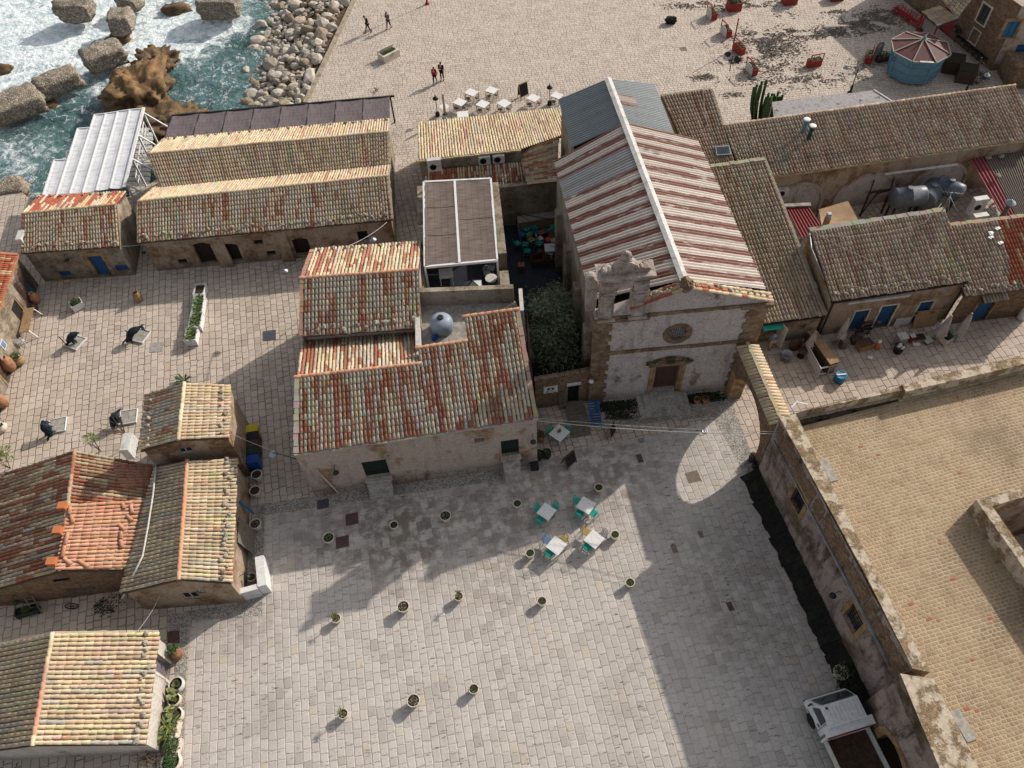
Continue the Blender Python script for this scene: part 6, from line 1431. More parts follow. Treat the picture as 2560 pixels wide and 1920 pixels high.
# tables on the far square
FG='white café tables on the far square'
F0=lambda x,y:(1080+x*.16275,190+y*.16275)
ftab=[([(585,188),(718,240),(635,315),(490,258)],'white café table at the left end of the back row on the far square'),([(890,155),(1020,200),(945,280),(815,225)],'white café table at the right end of the back row on the far square'),([(410,335),(545,388),(445,462),(315,410)],'white café table left in the middle row next to the round white table'),([(765,365),(895,413),(800,493),(662,440)],'white café table in the middle of the middle row'),([(1105,350),(1225,415),(1115,485),(990,420)],'white café table with a round mark, right in the middle row before the chalkboard'),([(1535,270),(1672,325),(1585,402),(1445,345)],'white café table with a small bottle, right of the chalkboard'),([(1895,240),(2030,292),(1950,350),(1810,312)],'white café table partly hidden by the grey church roof'),([(378,550),(550,533),(565,625),(395,640)],'white café table set straight, partly hidden by the straw roof')]
for c,l in ftab:
 tb=table([F0(*x) for x in c],l,FG,.74)
 if l.endswith('straw roof') and 'straight' in l: continue
 m_='wood_light'
 for s_,k in (('N','behind'),('E','right of'),('S','in front of')):
  if m_ not in CP:
   r=thing('bistro_chair',None,'chair'); CP[m_]=r; mt=plain('brown_wire_chair',(.16,.11,.07),.5,.3,10,.1)
   mb=MB(); mb.lathe([(.19,.435),(.19,.45),(.02,.452)],12); mb.build('seat',mt,r)
   for sx in (-1,1):
    for sy in (-1,1): mb=MB(); mb.tube([(sx*.17,sy*.17,0),(sx*.14,sy*.14,.44)],.012,4); mb.build('leg',mt,r)
   mb=MB(); mb.tube([(-.17,-.15,.44),(-.19,-.22,.7),(-.12,-.25,.86),(0,-.26,.9),(.12,-.25,.86),(.19,-.22,.7),(.17,-.15,.44)],.012,4); mb.tube([(-.1,-.17,.45),(0,-.24,.8),(.1,-.17,.45)],.01,4); mb.build('backrest',mt,r); first=True
  else: first=False
  d={'N':(0,1),'S':(0,-1),'E':(1,0)}[s_]; v=Vector((d[0]*.5+rg.uniform(-.06,.06),d[1]*.5+rg.uniform(-.06,.06),0)); v.rotate(Matrix.Rotation(tb.rotation_euler.z,3,'Z')); p=tb.location+v; fz_=math.atan2(-v.y,-v.x)-PI/2+rg.uniform(-.2,.2)
  if first: r.location=p; r.rotation_euler=(0,0,fz_); tag(r,'thin brown wire chair at a white table on the far square',None,'wire chairs at the tables on the far square')
  else: dup(CP[m_],p,fz_,'thin brown wire chair at a white table on the far square','wire chairs at the tables on the far square')
p=P(*t(1,0,1625,920),.74); r=thing('round_table','round white table beside a closed white parasol on the far square','table',(p.x,p.y,.004)); mb=MB(); mb.lathe([(.36,.71),(.38,.73),(.37,.745)],20); mb.build('tabletop',M['white'],r); mb=MB(); mb.lathe([(.22,0),(.20,.03),(.035,.06),(.03,.71)],12); mb.build('pedestal',M['iron'],r)
def parasol(px,py,h,label,mat='cloth_white',rz=0,base=True,fat=.16,group=None,lean=(0,0)):
 p=P(px,py,0); r=thing('closed_parasol',label,'parasol',(p.x,p.y,.006),rz,group); r.rotation_euler=(lean[0],lean[1],rz)
 mb=MB(); mb.tube([(0,0,.04),(0,0,h)],.022,6); mb.build('pole',M['white_dirty'],r)
 mb=MB(); n=18; prof=[(.05,h*.99),(.10,h*.86),(fat*.72,h*.62),(fat,h*.40),(fat*1.25,h*.30)]; rings=[]
 for (q,z) in prof: rings.append([mb.vert((q*(1+.28*(-1)**a)*math.cos(2*PI*a/n),q*(1+.28*(-1)**a)*math.sin(2*PI*a/n),z+rg.uniform(-.03,.03)*(z<h*.5))) for a in range(n)])
 for k in range(len(rings)-1):
  for a in range(n): mb.face([rings[k][a],rings[k+1][a],rings[k+1][(a+1)%n],rings[k][(a+1)%n]],(1,1,1),0,None,True)
 mb.face(rings[0][::-1]); mb.build('canopy',M[mat],r)
 if base: mb=MB(); mb.lathe([(.30,0),(.29,.05),(.06,.08),(.04,.22)],14); mb.build('base',M['concrete'],r)
 return r
parasol(*t(1,0,1640,1030),2.4,'closed white parasol beside the round table on the far square',fat=.10)
p=P(*t(1,0,1575,960),0)
for xy,l in ((t(1,0,1570,1000),'dark closed lamp stand next to the round white table'),(t(2,0,325,905),'dark lamp stand next to the café table by the grey church roof')):
 p=P(*xy,0); r=thing('patio_heater',l,'heater',(p.x,p.y,.004)); mb=MB(); mb.tube([(0,0,0),(0,0,1.7)],.03,6); mb.build('pole',M['iron'],r); mb=MB(); mb.lathe([(.26,1.6),(.18,1.72),(.05,1.85),(.02,2.0)],14); mb.build('hood',M['iron'],r); mb=MB(); mb.lathe([(.2,0),(.18,.3),(.05,.34)],12); mb.build('base',M['iron'],r)
# ---- chalkboards
def aboard(base_l,base_r,h,label,lean=.28,frame='wood_light',two=True,name='chalkboard'):
 a,b=P(*base_l),P(*base_r); d=(b-a); L=d.length; c=(a+b)/2; r=thing(name,label,'chalkboard',(c.x,c.y,.008),math.atan2(d.y,d.x))
 for s_ in ((1,-1) if two else (1,)):
  y0=-lean*s_*.5; y1=-.02*s_; mb=MB()
  mb.bar((-L/2,y0,0),(-L/2,y1,h),.05,.03); mb.bar((L/2,y0,0),(L/2,y1,h),.05,.03); mb.bar((-L/2,y1,h-.03),(L/2,y1,h-.03),.05,.05); q=lerp(Vector((0,y0,0)),Vector((0,y1,h)),.18); mb.bar((-L/2,q.y,q.z),(L/2,q.y,q.z),.05,.05); f=mb.build('frame',M[frame],r)
  mb=MB(); q1=lerp(Vector((0,y0,0)),Vector((0,y1,h)),.2); x=[(-L/2+.03,q1.y,q1.z),(L/2-.03,q1.y,q1.z),(L/2-.03,y1,h-.05),(-L/2+.03,y1,h-.05)]; mb.hexa([Vector(p)+Vector((0,.008,0)) for p in x],[Vector(p)-Vector((0,.008,0)) for p in x]); mb.build('board',M['chalk'],r)
 return r
aboard(t(2,0,62,855),t(2,0,130,825),1.35,'chalkboard in an orange wood frame among the white tables on the far square',.5)
aboard(A22(825,478),A22(868,400),1.15,'narrow standing chalkboard with pale frame in front of the church steps',.5)
aboard(A22(452,715),A22(528,650),1.0,'standing chalkboard with a grey blue face near the corner of the pink house',.6,'wood_brown')
# ---- covers in the paving
def cover(pts,label,mat='plastic_brown',grp=None,name='manhole_cover'):
 q=[P(x,y,0) for x,y in pts]; c=sum(q,Vector())/4; mb=MB(); b=[p-c+UP*.006 for p in q]; mb.hexa([v for v in b[::-1]],[v+UP*.014 for v in b[::-1]]) if (b[1]-b[0]).cross(b[2]-b[0]).z<0 else mb.hexa(b,[v+UP*.014 for v in b])
 for k in range(1,5):
  e0,e1=lerp(b[0],b[3],k/5)+UP*.014,lerp(b[1],b[2],k/5)+UP*.014; mb.bar(lerp(e0,e1,.08),lerp(e0,e1,.92),.02,.008)
 o=mb.build(name,M[mat],None,c); tag(o,label,'manhole cover',grp); return o
M['cover_red']=plain('dark_red_cover',(.105,.062,.055),.8,.3,8,.3); M['cover_grey']=plain('grey_iron_cover',(.075,.078,.09),.6,.3,10,.3); M['cover_stone']=plain('brown_stone_patch',(.20,.165,.13),.9,.3,8,.3)
cover([A12(775,1130),A12(880,1108),A12(888,1205),A12(778,1228)],'upper dark red square cover in the paving below the pink house','cover_red')
cover([A12(690,1328),A12(800,1305),A12(806,1402),A12(692,1428)],'lower dark red square cover in the paving below the pink house','cover_red')
cover([A12(528,1010),A12(630,990),A12(630,1065),A12(528,1088)],'dark drain grate in the pebble gutter below the left corner of the pink house','cover_grey')
cover([A22(1495,770),A22(1600,745),A22(1640,835),A22(1530,858)],'brown square cover inside the sunlit egg shaped patch','cover_stone')
cover([A22(1070,615),A22(1115,605),A22(1140,675),A22(1095,682)],'small dark cover in the shade left of the egg shaped patch','cover_red')
cover([t(1,1,60,1205),t(1,1,172,1190),t(1,1,172,1278),t(1,1,60,1290)],'blue grey square cover in the paving left of the red roofed house','cover_grey')
cover([t(2,0,1448,410),t(2,0,1502,405),t(2,0,1515,437),t(2,0,1462,443)],'small brown square cover in the middle of the far square','cover_stone')
cover([t(0,1,1300,1305),t(0,1,1415,1300),t(0,1,1405,1380),t(0,1,1292,1388)],'pale slab cover in the left square between parasol and planters','concrete')
cover([t(0,3,1450,480),t(0,3,1550,470),t(0,3,1555,580),t(0,3,1450,580)],'dark brown cover at the top right corner of the bottom left house','cover_red')
cover([A23(1845,230),A23(1890,222),A23(1925,295),A23(1880,305)],'narrow dark patch cover in the palace shadow','cover_red')
cover([A22(1365,1390),A22(1405,1380),A22(1440,1455),A22(1395,1465)],'narrow brown cover at the edge of the palace shadow','cover_stone')
cover([A22(1600,1275),A22(1640,1270),A22(1660,1325),A22(1625,1335)],'small brown cover in the palace shadow below the egg shaped patch','cover_stone')
for xy,l in ((A22(1118,490),'round drain cover in the shade before the church'),(A22(1665,408),'round spotlight sunk in the paving at the top of the sunlit patch'),(A22(1900,150),'round spotlight sunk in the pebbles by the arch pier')):
 p=P(*xy); mb=MB(); mb.lathe([(.19,0),(.19,.012),(.13,.016),(.12,.006),(.05,.006),(.04,.02)],18); tag(mb.build('drain_cover',M['steel'],None,(p.x,p.y,.008)),l,'drain cover')
# ---- cables
def cable(pts,r=.014,mat='cable',sag=0,label=None,n=14,name='cable'):
 out=[]
 for a,b in zip(pts,pts[1:]):
  for k in range(n): f=k/n; out.append(lerp(a,b,f)-UP*sag*4*f*(1-f))
 out.append(pts[-1]); c=sum(out,Vector())/len(out); mb=MB(); mb.tube([p-c for p in out],r,5); return tag(mb.build(name,M[mat],None,c),label,'cable')
ka=Vector((1.22,23.46,4.5)); kb=topo[0]+Vector((-.05,-.6,-.6))
cable([ka,kb],.022,'cable',.35,'pale thick cable strung across the plaza from the pink house to the palace')
cable([ka+UP*.25,kb+UP*.2],.012,'cable',.25,'thin cable strung across the plaza just behind the thick one')
cable([W6a[0].pt(.6,3.6,.05),wf.pt(.05,4.3,.1)],.012,'cable',.2,'cable strung across the alley from the small house to the pink house')
cable([P(*t(1,1,730,490),5.2),P(*t(1,1,1130,262),2.9)],.022,'cable',.25,'pale cable from the long house to the red tiled roof')
cable([P(*t(1,1,1185,195),3.0),P(870,470,3.4),P(1010,300,4.2)],.016,'cable',.2,'pale cable across the lane right of the long house')
cable([P(*t(0,1,1040,470),2.7),P(*t(0,1,1220,455),2.75),P(*t(0,1,2130,370),2.8)],.016,'cable',.03,'grey cable along the wall tops of the two left houses')
cable([P(*t(0,3,1385,160),2.6),P(*t(0,3,1185,480),3.0)],.014,'cable',.15,'pale cable over the lower lane between two tiled roofs')
# ================================================================== LEFT SQUARE
Q01=lambda x,y:t(0,1,x,y); Q02=lambda x,y:t(0,2,x,y); Q03=lambda x,y:t(0,3,x,y)
def boxplanter(pts,h,label,plant,group=None,mat='white'):
 """pts: rim corners (pixels) in order; open box with panelled sides"""
 q=[P(x,y,h) for x,y in pts]; c=sum(q,Vector())/4; e=q[1]-q[0]; a=((q[1]-q[0]).length+(q[2]-q[3]).length)/2; b=((q[2]-q[1]).length+(q[3]-q[0]).length)/2; rz=math.atan2(e.y,e.x)
 r=thing('box_planter',label,'planter',(c.x,c.y,.004),rz,group); mb=MB()
 for s_ in(-1,1): mb.box((0,s_*(b/2-.02),h/2+.02),(a,.04,h-.04)); mb.box((s_*(a/2-.02),0,h/2+.02),(.04,b-.08,h-.04))
 for sx in(-1,1):
  for sy in(-1,1): mb.box((sx*(a/2-.02),sy*(b/2-.02),h/2+.005),(.09,.09,h+.01))
 for s_ in(-1,1): mb.box((0,s_*(b/2-.01),h-.03),(a-.1,.07,.06)); mb.box((s_*(a/2-.01),0,h-.03),(.07,b-.1,.06))
 mb.build('box',M[mat],r); mb=MB(); mb.box((0,0,h-.12),(a-.08,b-.08,.04)); mb.build('soil',M['soil'],r)
 mb=MB()
 if plant=='agave':
  for k in range(max(2,int(max(a,b)/.35))):
   f=(k+.5)/max(2,int(max(a,b)/.35))-.5; p=Vector((f*(a-.2) if a>b else 0,f*(b-.2) if b>=a else 0,h-.08)); rosette(mb,p,16,.55,.10,[(.11,.17,.05),(.15,.21,.07),(.08,.13,.04)],1.0,.25)
 elif plant: bushy(mb,Vector((0,0,h-.05)),min(a,b)*.55,160,.13,GREENS,1.0)
 if plant: mb.build('plant',M['leaf'],r)
 return r
HG='white box planters in a row on the left square'
boxplanter([Q01(1670,800),Q01(1755,795),Q01(1775,870),Q01(1685,885)],.62,'empty white box planter, topmost of the row on the left square',None,HG)
boxplanter([Q01(1660,900),Q01(1745,890),Q01(1760,1035),Q01(1665,1045)],.62,'white box planter of agaves, second from the top of the row',"agave",HG)
boxplanter([Q01(1635,1045),Q01(1740,1035),Q01(1735,1150),Q01(1640,1165)],.62,'white box planter of agaves, second from the bottom of the row',"agave",HG)
boxplanter([Q01(1600,1175),Q01(1700,1165),Q01(1690,1275),Q01(1600,1285)],.62,'white box planter of agaves, lowest of the row on the left square',"agave",HG)
boxplanter([Q01(590,955),Q01(685,910),Q01(710,960),Q01(620,990)],.55,'lone white box planter with a leafy plant near the blue arched door',"bush")
p=P(*Q01(1205,935)); r=thing('wicker_basket','tall brown wicker basket standing alone on the left square','basket',(p.x,p.y,.004)); mb=MB(); mb.lathe([(.26,0),(.30,.1),(.30,.35),(.24,.6),(.19,.75),(.22,.80),(.17,.8),(.16,.6)],18,(0,0,0),(1,1,1),0,None,True,.006); mb.build('basket',M['wood_light'],r)
mb=MB()
for k in range(16): a=rg.uniform(0,6.3); mb.tube([(.08*math.cos(a),.08*math.sin(a),.65),(.16*math.cos(a),.16*math.sin(a),1.0)],.012,4)
mb.build('twigs',M['wood_brown'],r)
def parasolbase(slab,blob0,blob1,label):
 q=[P(x,y,.1) for x,y in slab]; c=sum(q,Vector())/4; e=q[1]-q[0]; rz=math.atan2(e.y,e.x); r=thing('parasol_on_base',label,'parasol',(c.x,c.y,.004),rz,'closed dark parasols on slab bases')
 mb=MB()
 for sx in(-1,1):
  for sy in(-1,1): mb.box((sx*.25,sy*.25,.07),(.49,.49,.06),0)
 mb.build('base_slab',M['concrete'],r); mb=MB()
 for s_ in(-1,1): mb.box((0,s_*.51,.08),(1.06,.04,.12)); mb.box((s_*.51,0,.08),(.04,1.0,.12))
 mb.build('base_frame',M['white'],r)
 inv=Matrix.Rotation(-rz,3,'Z'); a=inv@(P(*blob0,.35)-c); b=inv@(P(*blob1,.75)-c); a.z=.15; b.z=.95; m=(a+b)/2
 mb=MB(); mb.tube([(-.45,.3,.1),(-.5,.32,1.1)],.03,6); mb.tube([a+UP*.1,m+UP*.25,b],[.03,.03,.03],6); mb.build('mast',M['iron'],r)
 mb=MB(); d=(b-a); n=12; N_=10; rings=[]
 for k in range(n+1):
  f=k/n; cpt=lerp(a,b,f)+UP*(.22*math.sin(PI*f)); rr=.09+.20*math.sin(PI*min(1,f*1.15))**.8; u=d.cross(UP).normalized(); v=u.cross(d).normalized()
  rings.append([mb.vert(cpt+(u*math.cos(2*PI*q/N_)*1.0+v*math.sin(2*PI*q/N_)*.75)*rr*(1+.45*mnoise.noise(Vector((q*1.3,k*.55,c.x))))) for q in range(N_)])
 for k in range(n):
  for q in range(N_): mb.face([rings[k][q],rings[k][(q+1)%N_],rings[k+1][(q+1)%N_],rings[k+1][q]])
 mb.face(rings[0][::-1]); mb.face(rings[-1])
 for k in range(7): leafcard(mb,lerp(a,b,rg.random())+UP*.1,Vector((rg.uniform(-1,1),rg.uniform(-1,1),-.2)),.4,.2,(1,1,1),.5)
 mb.build('canopy',M['cloth_navy'],r); return r
parasolbase([Q01(560,1340),Q01(640,1255),Q01(705,1245),Q01(690,1345)],Q01(575,1290),Q01(690,1235),'closed black parasol on slab base, nearest the bench table at the left wall')
parasolbase([Q01(1120,1290),Q01(1195,1190),Q01(1270,1190),Q01(1255,1290)],Q01(1080,1275),Q01(1240,1175),'closed dark parasol with a pale blue stripe on slab base, beside the pale slab cover')
parasolbase([Q02(455,410),Q02(470,300),Q02(540,300),Q02(515,415)],Q02(430,440),Q02(380,330),'closed dark blue parasol on slab base at the lower left of the left square')
parasolbase([Q02(1065,345),Q02(1080,225),Q02(1150,225),Q02(1140,340)],Q02(960,370),Q02(1040,245),'closed dark blue parasol on slab base beside the small straw tiled house')
# along the left wall
def jar(px,py,h,rad,label,mat='terracotta',plant=False,z=0):
 p=P(px,py,0); r=thing('clay_jar',label,'jar',(p.x,p.y,.004)); mb=MB(); mb.lathe([(rad*.5,0),(rad*.85,h*.18),(rad,h*.5),(rad*.85,h*.75),(rad*.5,h*.9),(rad*.55,h),(rad*.4,h),(rad*.38,h*.88)],18); mb.build('jar',M[mat],r)
 if plant: mb=MB(); bushy(mb,Vector((0,0,h)),rad*1.0,150,.14,GREENS[:3],.9); mb.build('plant',M['leaf'],r)
 return r
jar(*Q01(325,955),.95,.34,'terracotta jar with a dry plant near the dark blue door at the left wall')
jar(*Q01(315,1020),.6,.24,'small dark clay jar beside the larger jar at the left wall','plastic_brown')
jar(*Q01(110,1535),1.25,.44,'big smooth terracotta jar against the left wall')
jar(*Q01(180,1480),.6,.40,'wide pot of dark green leaves beside the big terracotta jar','wood_light',True)
jar(*Q02(45,190),1.1,.38,'terracotta jar cut by the left edge above the round planter')
jar(*Q02(20,395),.5,.42,'round stone planter with green plant at the left edge','potcream',True)
def benchtable(e0,e1,wd,h,label):
 a,b=P(*e0,h),P(*e1,h); c=(a+b)/2; L=(b-a).length; r=thing('bench_table',label,'table',(c.x,c.y,.004),math.atan2((b-a).y,(b-a).x)); mb=MB();
 for k in range(3): mb.box((0,-wd/3+wd/3*k,h),(L-rg.uniform(0,.08),wd/3-.006,.05))
 mb.build('tabletop',M['wood_light'],r)
 for sx in(-1,1):
  for sy in(-1,1): mb=MB(); mb.bar((sx*(L/2-.15),sy*(wd/2-.04),h-.03),(sx*(L/2-.10),sy*(wd/2+.22),0),.07,.05); mb.build('leg',M['white'],r)
benchtable(Q01(255,1000),Q01(205,1215),.62,.78,'long bare wood table with white splayed legs against the left wall')
p=P(*Q01(205,1320)); r=thing('folding_chair','white slatted folding chair beside the bare wood table at the left wall','chair',(p.x,p.y,.004),R(20)); mb=MB()
for k in range(5): mb.box((0,-.18+.09*k,.45),(.40,.07,.02))
mb.build('seat',M['white'],r); mb=MB()
for k in range(4): mb.box((0,-.24,.55+.09*k),(.40,.02,.06))
mb.bar((-.2,-.24,.3),(-.2,-.24,.92),.03,.03); mb.bar((.2,-.24,.3),(.2,-.24,.92),.03,.03); mb.build('backrest',M['white'],r)
for s_ in(-1,1):
 mb=MB(); mb.bar((s_*.2,.26,0),(s_*.2,-.24,.6),.03,.03); mb.build('leg',M['white'],r); mb=MB(); mb.bar((s_*.18,-.26,0),(s_*.18,.2,.45),.03,.03); mb.build('leg',M['white'],r)
u,v=w5.pix(Q01(25,1320)); r=root('wall_sign','blue and white framed notice hanging on the left edge wall','sign'); mb=MB(); slab(mb,w5,u-.25,v-.3,u+.25,v+.3,.01,.05); mb.build('frame',M['white'],r); mb=MB(); slab(mb,w5,u-.2,v-.25,u+.2,v+.25,.05,.056); mb.build('panel',M['blue'],r)
# bare creeper on the left wall
mb=MB(); cu,cv=w5.pix(Q01(170,650))
for k in range(90):
 u=w5.L-.3-rg.random()*2.0; p=w5.pt(u,2.6-rg.random()*.4,.08); pts=[p]
 for q in range(7): p=p+w5.d*rg.uniform(-.12,.12)-UP*rg.uniform(.08,.34)+w5.n*rg.uniform(-.02,.03); pts.append(p)
 mb.tube(pts,.012,3)
tag(mb.build('bare_creeper',plain('brown_twigs',(.12,.065,.05),.9,.4,10,.2)),'bare brown creeper hanging over the left edge wall beside the blue door','creeper')
def agaveplant(px,py,label,n=18,L=.7,name='agave',z=0,cols=[(.06,.10,.04),(.09,.13,.06)]):
 p=P(px,py,z); mb=MB(); rosette(mb,Vector((0,0,.05)),n,L,.13,cols,1.0,.3); return tag(mb.build(name,M['leaf'],None,(p.x,p.y,z)),label,'plant')
agaveplant(*Q01(1600,1640),'dark spiky agave behind the small tall straw tiled house',22,.85)
def shrub(px,py,h,rad,n,label,cols=GREENS,trunk=True,ls=.16,z=0,name='shrub',flat=.9):
 p=P(px,py,z); r=thing(name,label,'shrub',(p.x,p.y,z)); mb=MB()
 for k in range(5): a=rg.uniform(0,6.3); mb.tube([(0,0,0),(rad*.3*math.cos(a),rad*.3*math.sin(a),h*.5),(rad*.8*math.cos(a),rad*.8*math.sin(a),h)],[.025,.018,.008],4)
 mb.build('stem',M['bark'],r); mb=MB()
 for k in range(6): a=rg.uniform(0,6.3); q=rad*rg.uniform(.2,.8); bushy(mb,Vector((q*math.cos(a),q*math.sin(a),h*rg.uniform(.6,1))),rad*.5,n//6,ls,cols,.8)
 mb.build('foliage',M['leaf'],r); return r
YG=[(.22,.24,.07),(.16,.20,.06),(.28,.28,.10),(.10,.14,.05)]
shrub(*Q02(870,580),1.7,.45,60,'bare branched bush with a tuft of yellow green leaves above the red tiled house',YG,ls=.18)
shrub(*Q02(90,730),1.6,.75,200,'yellow green bush at the left edge above the red tiled house',YG,ls=.18)
shrub(*Q02(20,930),2.2,.6,200,'dark green bush at the left edge by the red tiled roof',GREENS,ls=.14)
r=thing('bare_tree','small leafless tree beside the air conditioner on the small tall house','tree',P(*Q02(1150,510))); mb=MB()
for k in range(14):
 a=rg.uniform(1.5,4.6); p=Vector((0,0,1.2)); pts=[Vector((0,0,0)),p]
 for q in range(5): p=p+Vector((math.cos(a)*.22+rg.uniform(-.08,.08),math.sin(a)*.22+rg.uniform(-.08,.08),rg.uniform(.1,.35))); pts.append(p)
 mb.tube(pts,[.04,.035,.028,.02,.015,.01,.006],4)
mb.build('branches',M['bark'],r)
# ---- air conditioners
def ac(w_,px,label,sz=(.85,.62,.34),o=.25,group='air conditioners'):
 u,v=w_.pix(px); r=thing('air_conditioner',label,'air conditioner',w_.pt(u,v,o),w_.rz,group); a,b,c=sz; mb=MB(); mb.box((0,0,0),(a,c,b)); mb.box((0,0,b/2+.006),(a-.02,c-.02,.012)); mb.build('casing',M['white_dirty'],r)
 mb=MB()
 for k in range(5): mb.lathe([(.24-.045*k,0),(.24-.045*k,.012),(.225-.045*k,.012)],16,(-.1,-c/2-.012,0),(1,1,1),0,Matrix.Rotation(R(90),4,'X'))
 mb.build('fan_grille',M['iron'],r); mb=MB()
 for s_ in(-1,1): mb.bar((s_*a*.35,-.1,-b/2-.03),(s_*a*.35,c/2+.08,-b/2-.03),.04,.04)
 mb.build('bracket',M['steel'],r); return r
ac(W5,t(1,0,1540,1410),'big air conditioner at the left end of the straw roofed wall above the pergola',(1.0,1.1,.36))
ac(W5,t(1,0,1970,1360),'left of two small air conditioners under the straw roof edge')
ac(W5,t(1,0,2092,1348),'right of two small air conditioners under the straw roof edge')
ac(w4,t(3,0,110,1640),'air conditioner on the arcade wall at the left end of the tank courtyard')
ac(w5,Q01(155,410),'white air conditioner high on the left edge house beside the tiled roof',(.95,.75,.4),.3)
wac=Wall(Vector((g6a['Fa'].x-.15,g6a['Fb'].y,0)),Vector((g6a['Fa'].x-.15,g6a['Fa'].y,0))); ac(wac,Q02(1170,535),'white air conditioner on the side of the small tall straw tiled house',(1.1,.95,.45),.30)
for px,sz,lab,rz in ((t(3,1,1810,115),(1.0,1.3,.42),'tall air conditioner with two fans standing in the tank courtyard',20),(t(3,1,1820,235),(1.0,.8,.4),'low air conditioner at the end of the tank courtyard beside the red and brown roof',8)):
 p=P(*px,2.2); w_=Wall(p-Vector((.5,0,0)),p+Vector((.5,.12,0))); ac(w_,px,lab,sz,0)
# pipe and bits on the mid roofs
mb=MB(); vp=[hit(plane3(g6b['Ra'],g6b['Fa'],g6b['Fb']),Q02(*q))+UP*.18 for q in ((1360,700),(1335,960),(1290,1250),(1245,1500),(1200,1590))]+[g6b['Fa']+Vector((-.1,-.1,-.4))]; mb.tube(vp,.05,6); tag(mb.build('roof_pipe',M['white_dirty']),'white pipe running down between the two middle left tiled roofs','pipe')
LT='loose new tiles left on the pink patch'
ltm=None
for k,(x0,y0,x1,y1) in enumerate(((605,1065,600,1130),(615,1140,632,1205),(1060,1035,1075,1080),(1130,1050,1145,1120),(1100,1140,1145,1185),(1030,1215,1080,1265),(1048,1280,1045,1340),(1040,1350,1060,1420),(585,1290,565,1390),(560,1390,540,1500),(555,1510,620,1560),(690,1535,770,1585))):
 plq=(plp[0]+up*.17,plp[1]); a,b=hit(plq,Q02(x0,y0)),hit(plq,Q02(x1,y1)); c=(a+b)/2; mb=MB(); d_=(b-a).normalized(); la_=UP.cross(d_).normalized(); tilerow(mb,a-c,b-c,la_,d_.cross(la_),.11,PINK[:2],3.0,.0)
 tag(mb.build('loose_tile',M['clay_new'],None,c),'loose new roof tile lying on the pink patch of the red tiled house','roof tile',LT)
for k,(x,y) in enumerate(((545,1060),(508,1270),(455,1540))):
 p=hit((plp[0]+up*.2,plp[1]),Q02(x,y)); r=thing('tile_stack',('small stack of orange tiles at the top corner of the pink patch','stack of orange tiles at the middle of the left side of the pink patch','stack of orange tiles at the lower left corner of the pink patch')[k],'tile stack',p); mb=MB()
 for q in range(5): mb.box((rg.uniform(-.02,.02),0,-.05+q*.06),(.42,.4,.05),rg.uniform(-.1,.1),(.5,.17,.07))
 mb.build('tiles',M['clay_new'],r)
# ---- bins in the alley
def bin_(px,py,mat,label):
 p=P(px,py,.95); r=thing('wheeled_bin',label,'bin',(p.x,p.y,.004),R(97),'bins in the alley'); mb=MB(); b=[Vector(q) for q in((-.24,-.28,.06),(.24,-.28,.06),(.24,.28,.06),(-.24,.28,.06))]; tp_=[Vector((q.x*1.18,q.y*1.15,.95)) for q in b]; mb.hexa(b,tp_); mb.build('body',M[mat],r)
 mb=MB(); mb.box((0,.0,.98),(.60,.68,.05)); mb.box((0,-.0,1.01),(.5,.5,.03)); mb.build('lid',M[mat],r)
 for s_ in(-1,1): mb=MB(); mb.lathe([(.1,-.03),(.1,.03)],12,(s_*.25,.27,.1),(1,1,1),0,Matrix.Rotation(R(90),4,'Y')); mb.build('wheel',M['rubber'],r)
for (x,y),m,l in (((128,58),'plastic_yellow','yellow wheeled bin, topmost in the alley'),((132,92),'iron','black wheeled bin between the yellow and the brown one'),((132,126),'plastic_brown','brown wheeled bin in the middle of the alley row'),((130,160),'plastic_green','dark green wheeled bin with a pale label beside the blue one'),((132,196),'plastic_blue','blue wheeled bin, lowest in the alley row')): bin_(*ALY(x,y),m,l)
# white cabinet
q=[P(*ALY(*k),1.0) for k in((150,640),(178,640),(208,800),(152,790))];
r=root('cabinet','white corner cabinet with louvred side standing by the lower alley wall','cabinet'); a,b=P(*ALY(165,640),1.05),P(*ALY(178,775),1.05); d=(b-a); n_=Vector((-d.y,d.x,0)).normalized()*-.28; mb=MB(); bq=[a+n_*-.6,b+n_*-.6,b+n_,a+n_]; lo=[Vector((k.x,k.y,.02)) for k in bq]; mb.hexa(lo if (lo[1]-lo[0]).cross(lo[2]-lo[0]).z>0 else lo[::-1],bq if (bq[1]-bq[0]).cross(bq[2]-bq[0]).z>0 else bq[::-1]); mb.build('long_side',M['white'],r)
e=d.normalized(); m=-n_.normalized(); c0=b-e*.05; mb=MB();
for k in range(9): z=.10+k*.11; mb.bar(Vector((c0.x,c0.y,z))-m*.30,Vector((c0.x,c0.y,z))-m*1.35,.30,.07)
mb.build('louvred_side',M['white'],r)
# turquoise cloth & reed strip on the wall of 6b
wy=W6b[0]
for nm,lab,mat,(p0,p1),cat in (('hanging_cloth','turquoise printed cloth hanging on the alley wall','azure',(ALY(62,395),ALY(128,480)),'cloth'),('reed_screen','pale reed screen leaning along the alley wall below the turquoise cloth','wood_grey',(ALY(60,460),ALY(110,650)),'screen')):
 u0,v0=wy.pix(p0); u1,v1=wy.pix(p1); ua,ub=min(u0,u1),max(u0,u1); mb=MB(); n=10; g=[[mb.vert(wy.pt(lerp(ua,ub,i/n),lerp(2.0,.5 if nm=='hanging_cloth' else .2,j/n),.06+.35*(j/n)+.03*math.sin(i*2.1+j))) for i in range(n+1)] for j in range(n+1)]
 for j in range(n):
  for i in range(n): mb.face([g[j][i],g[j][i+1],g[j+1][i+1],g[j+1][i]],(1,1,1),0,None,True)
 tag(mb.build(nm,M[mat]),lab,cat)
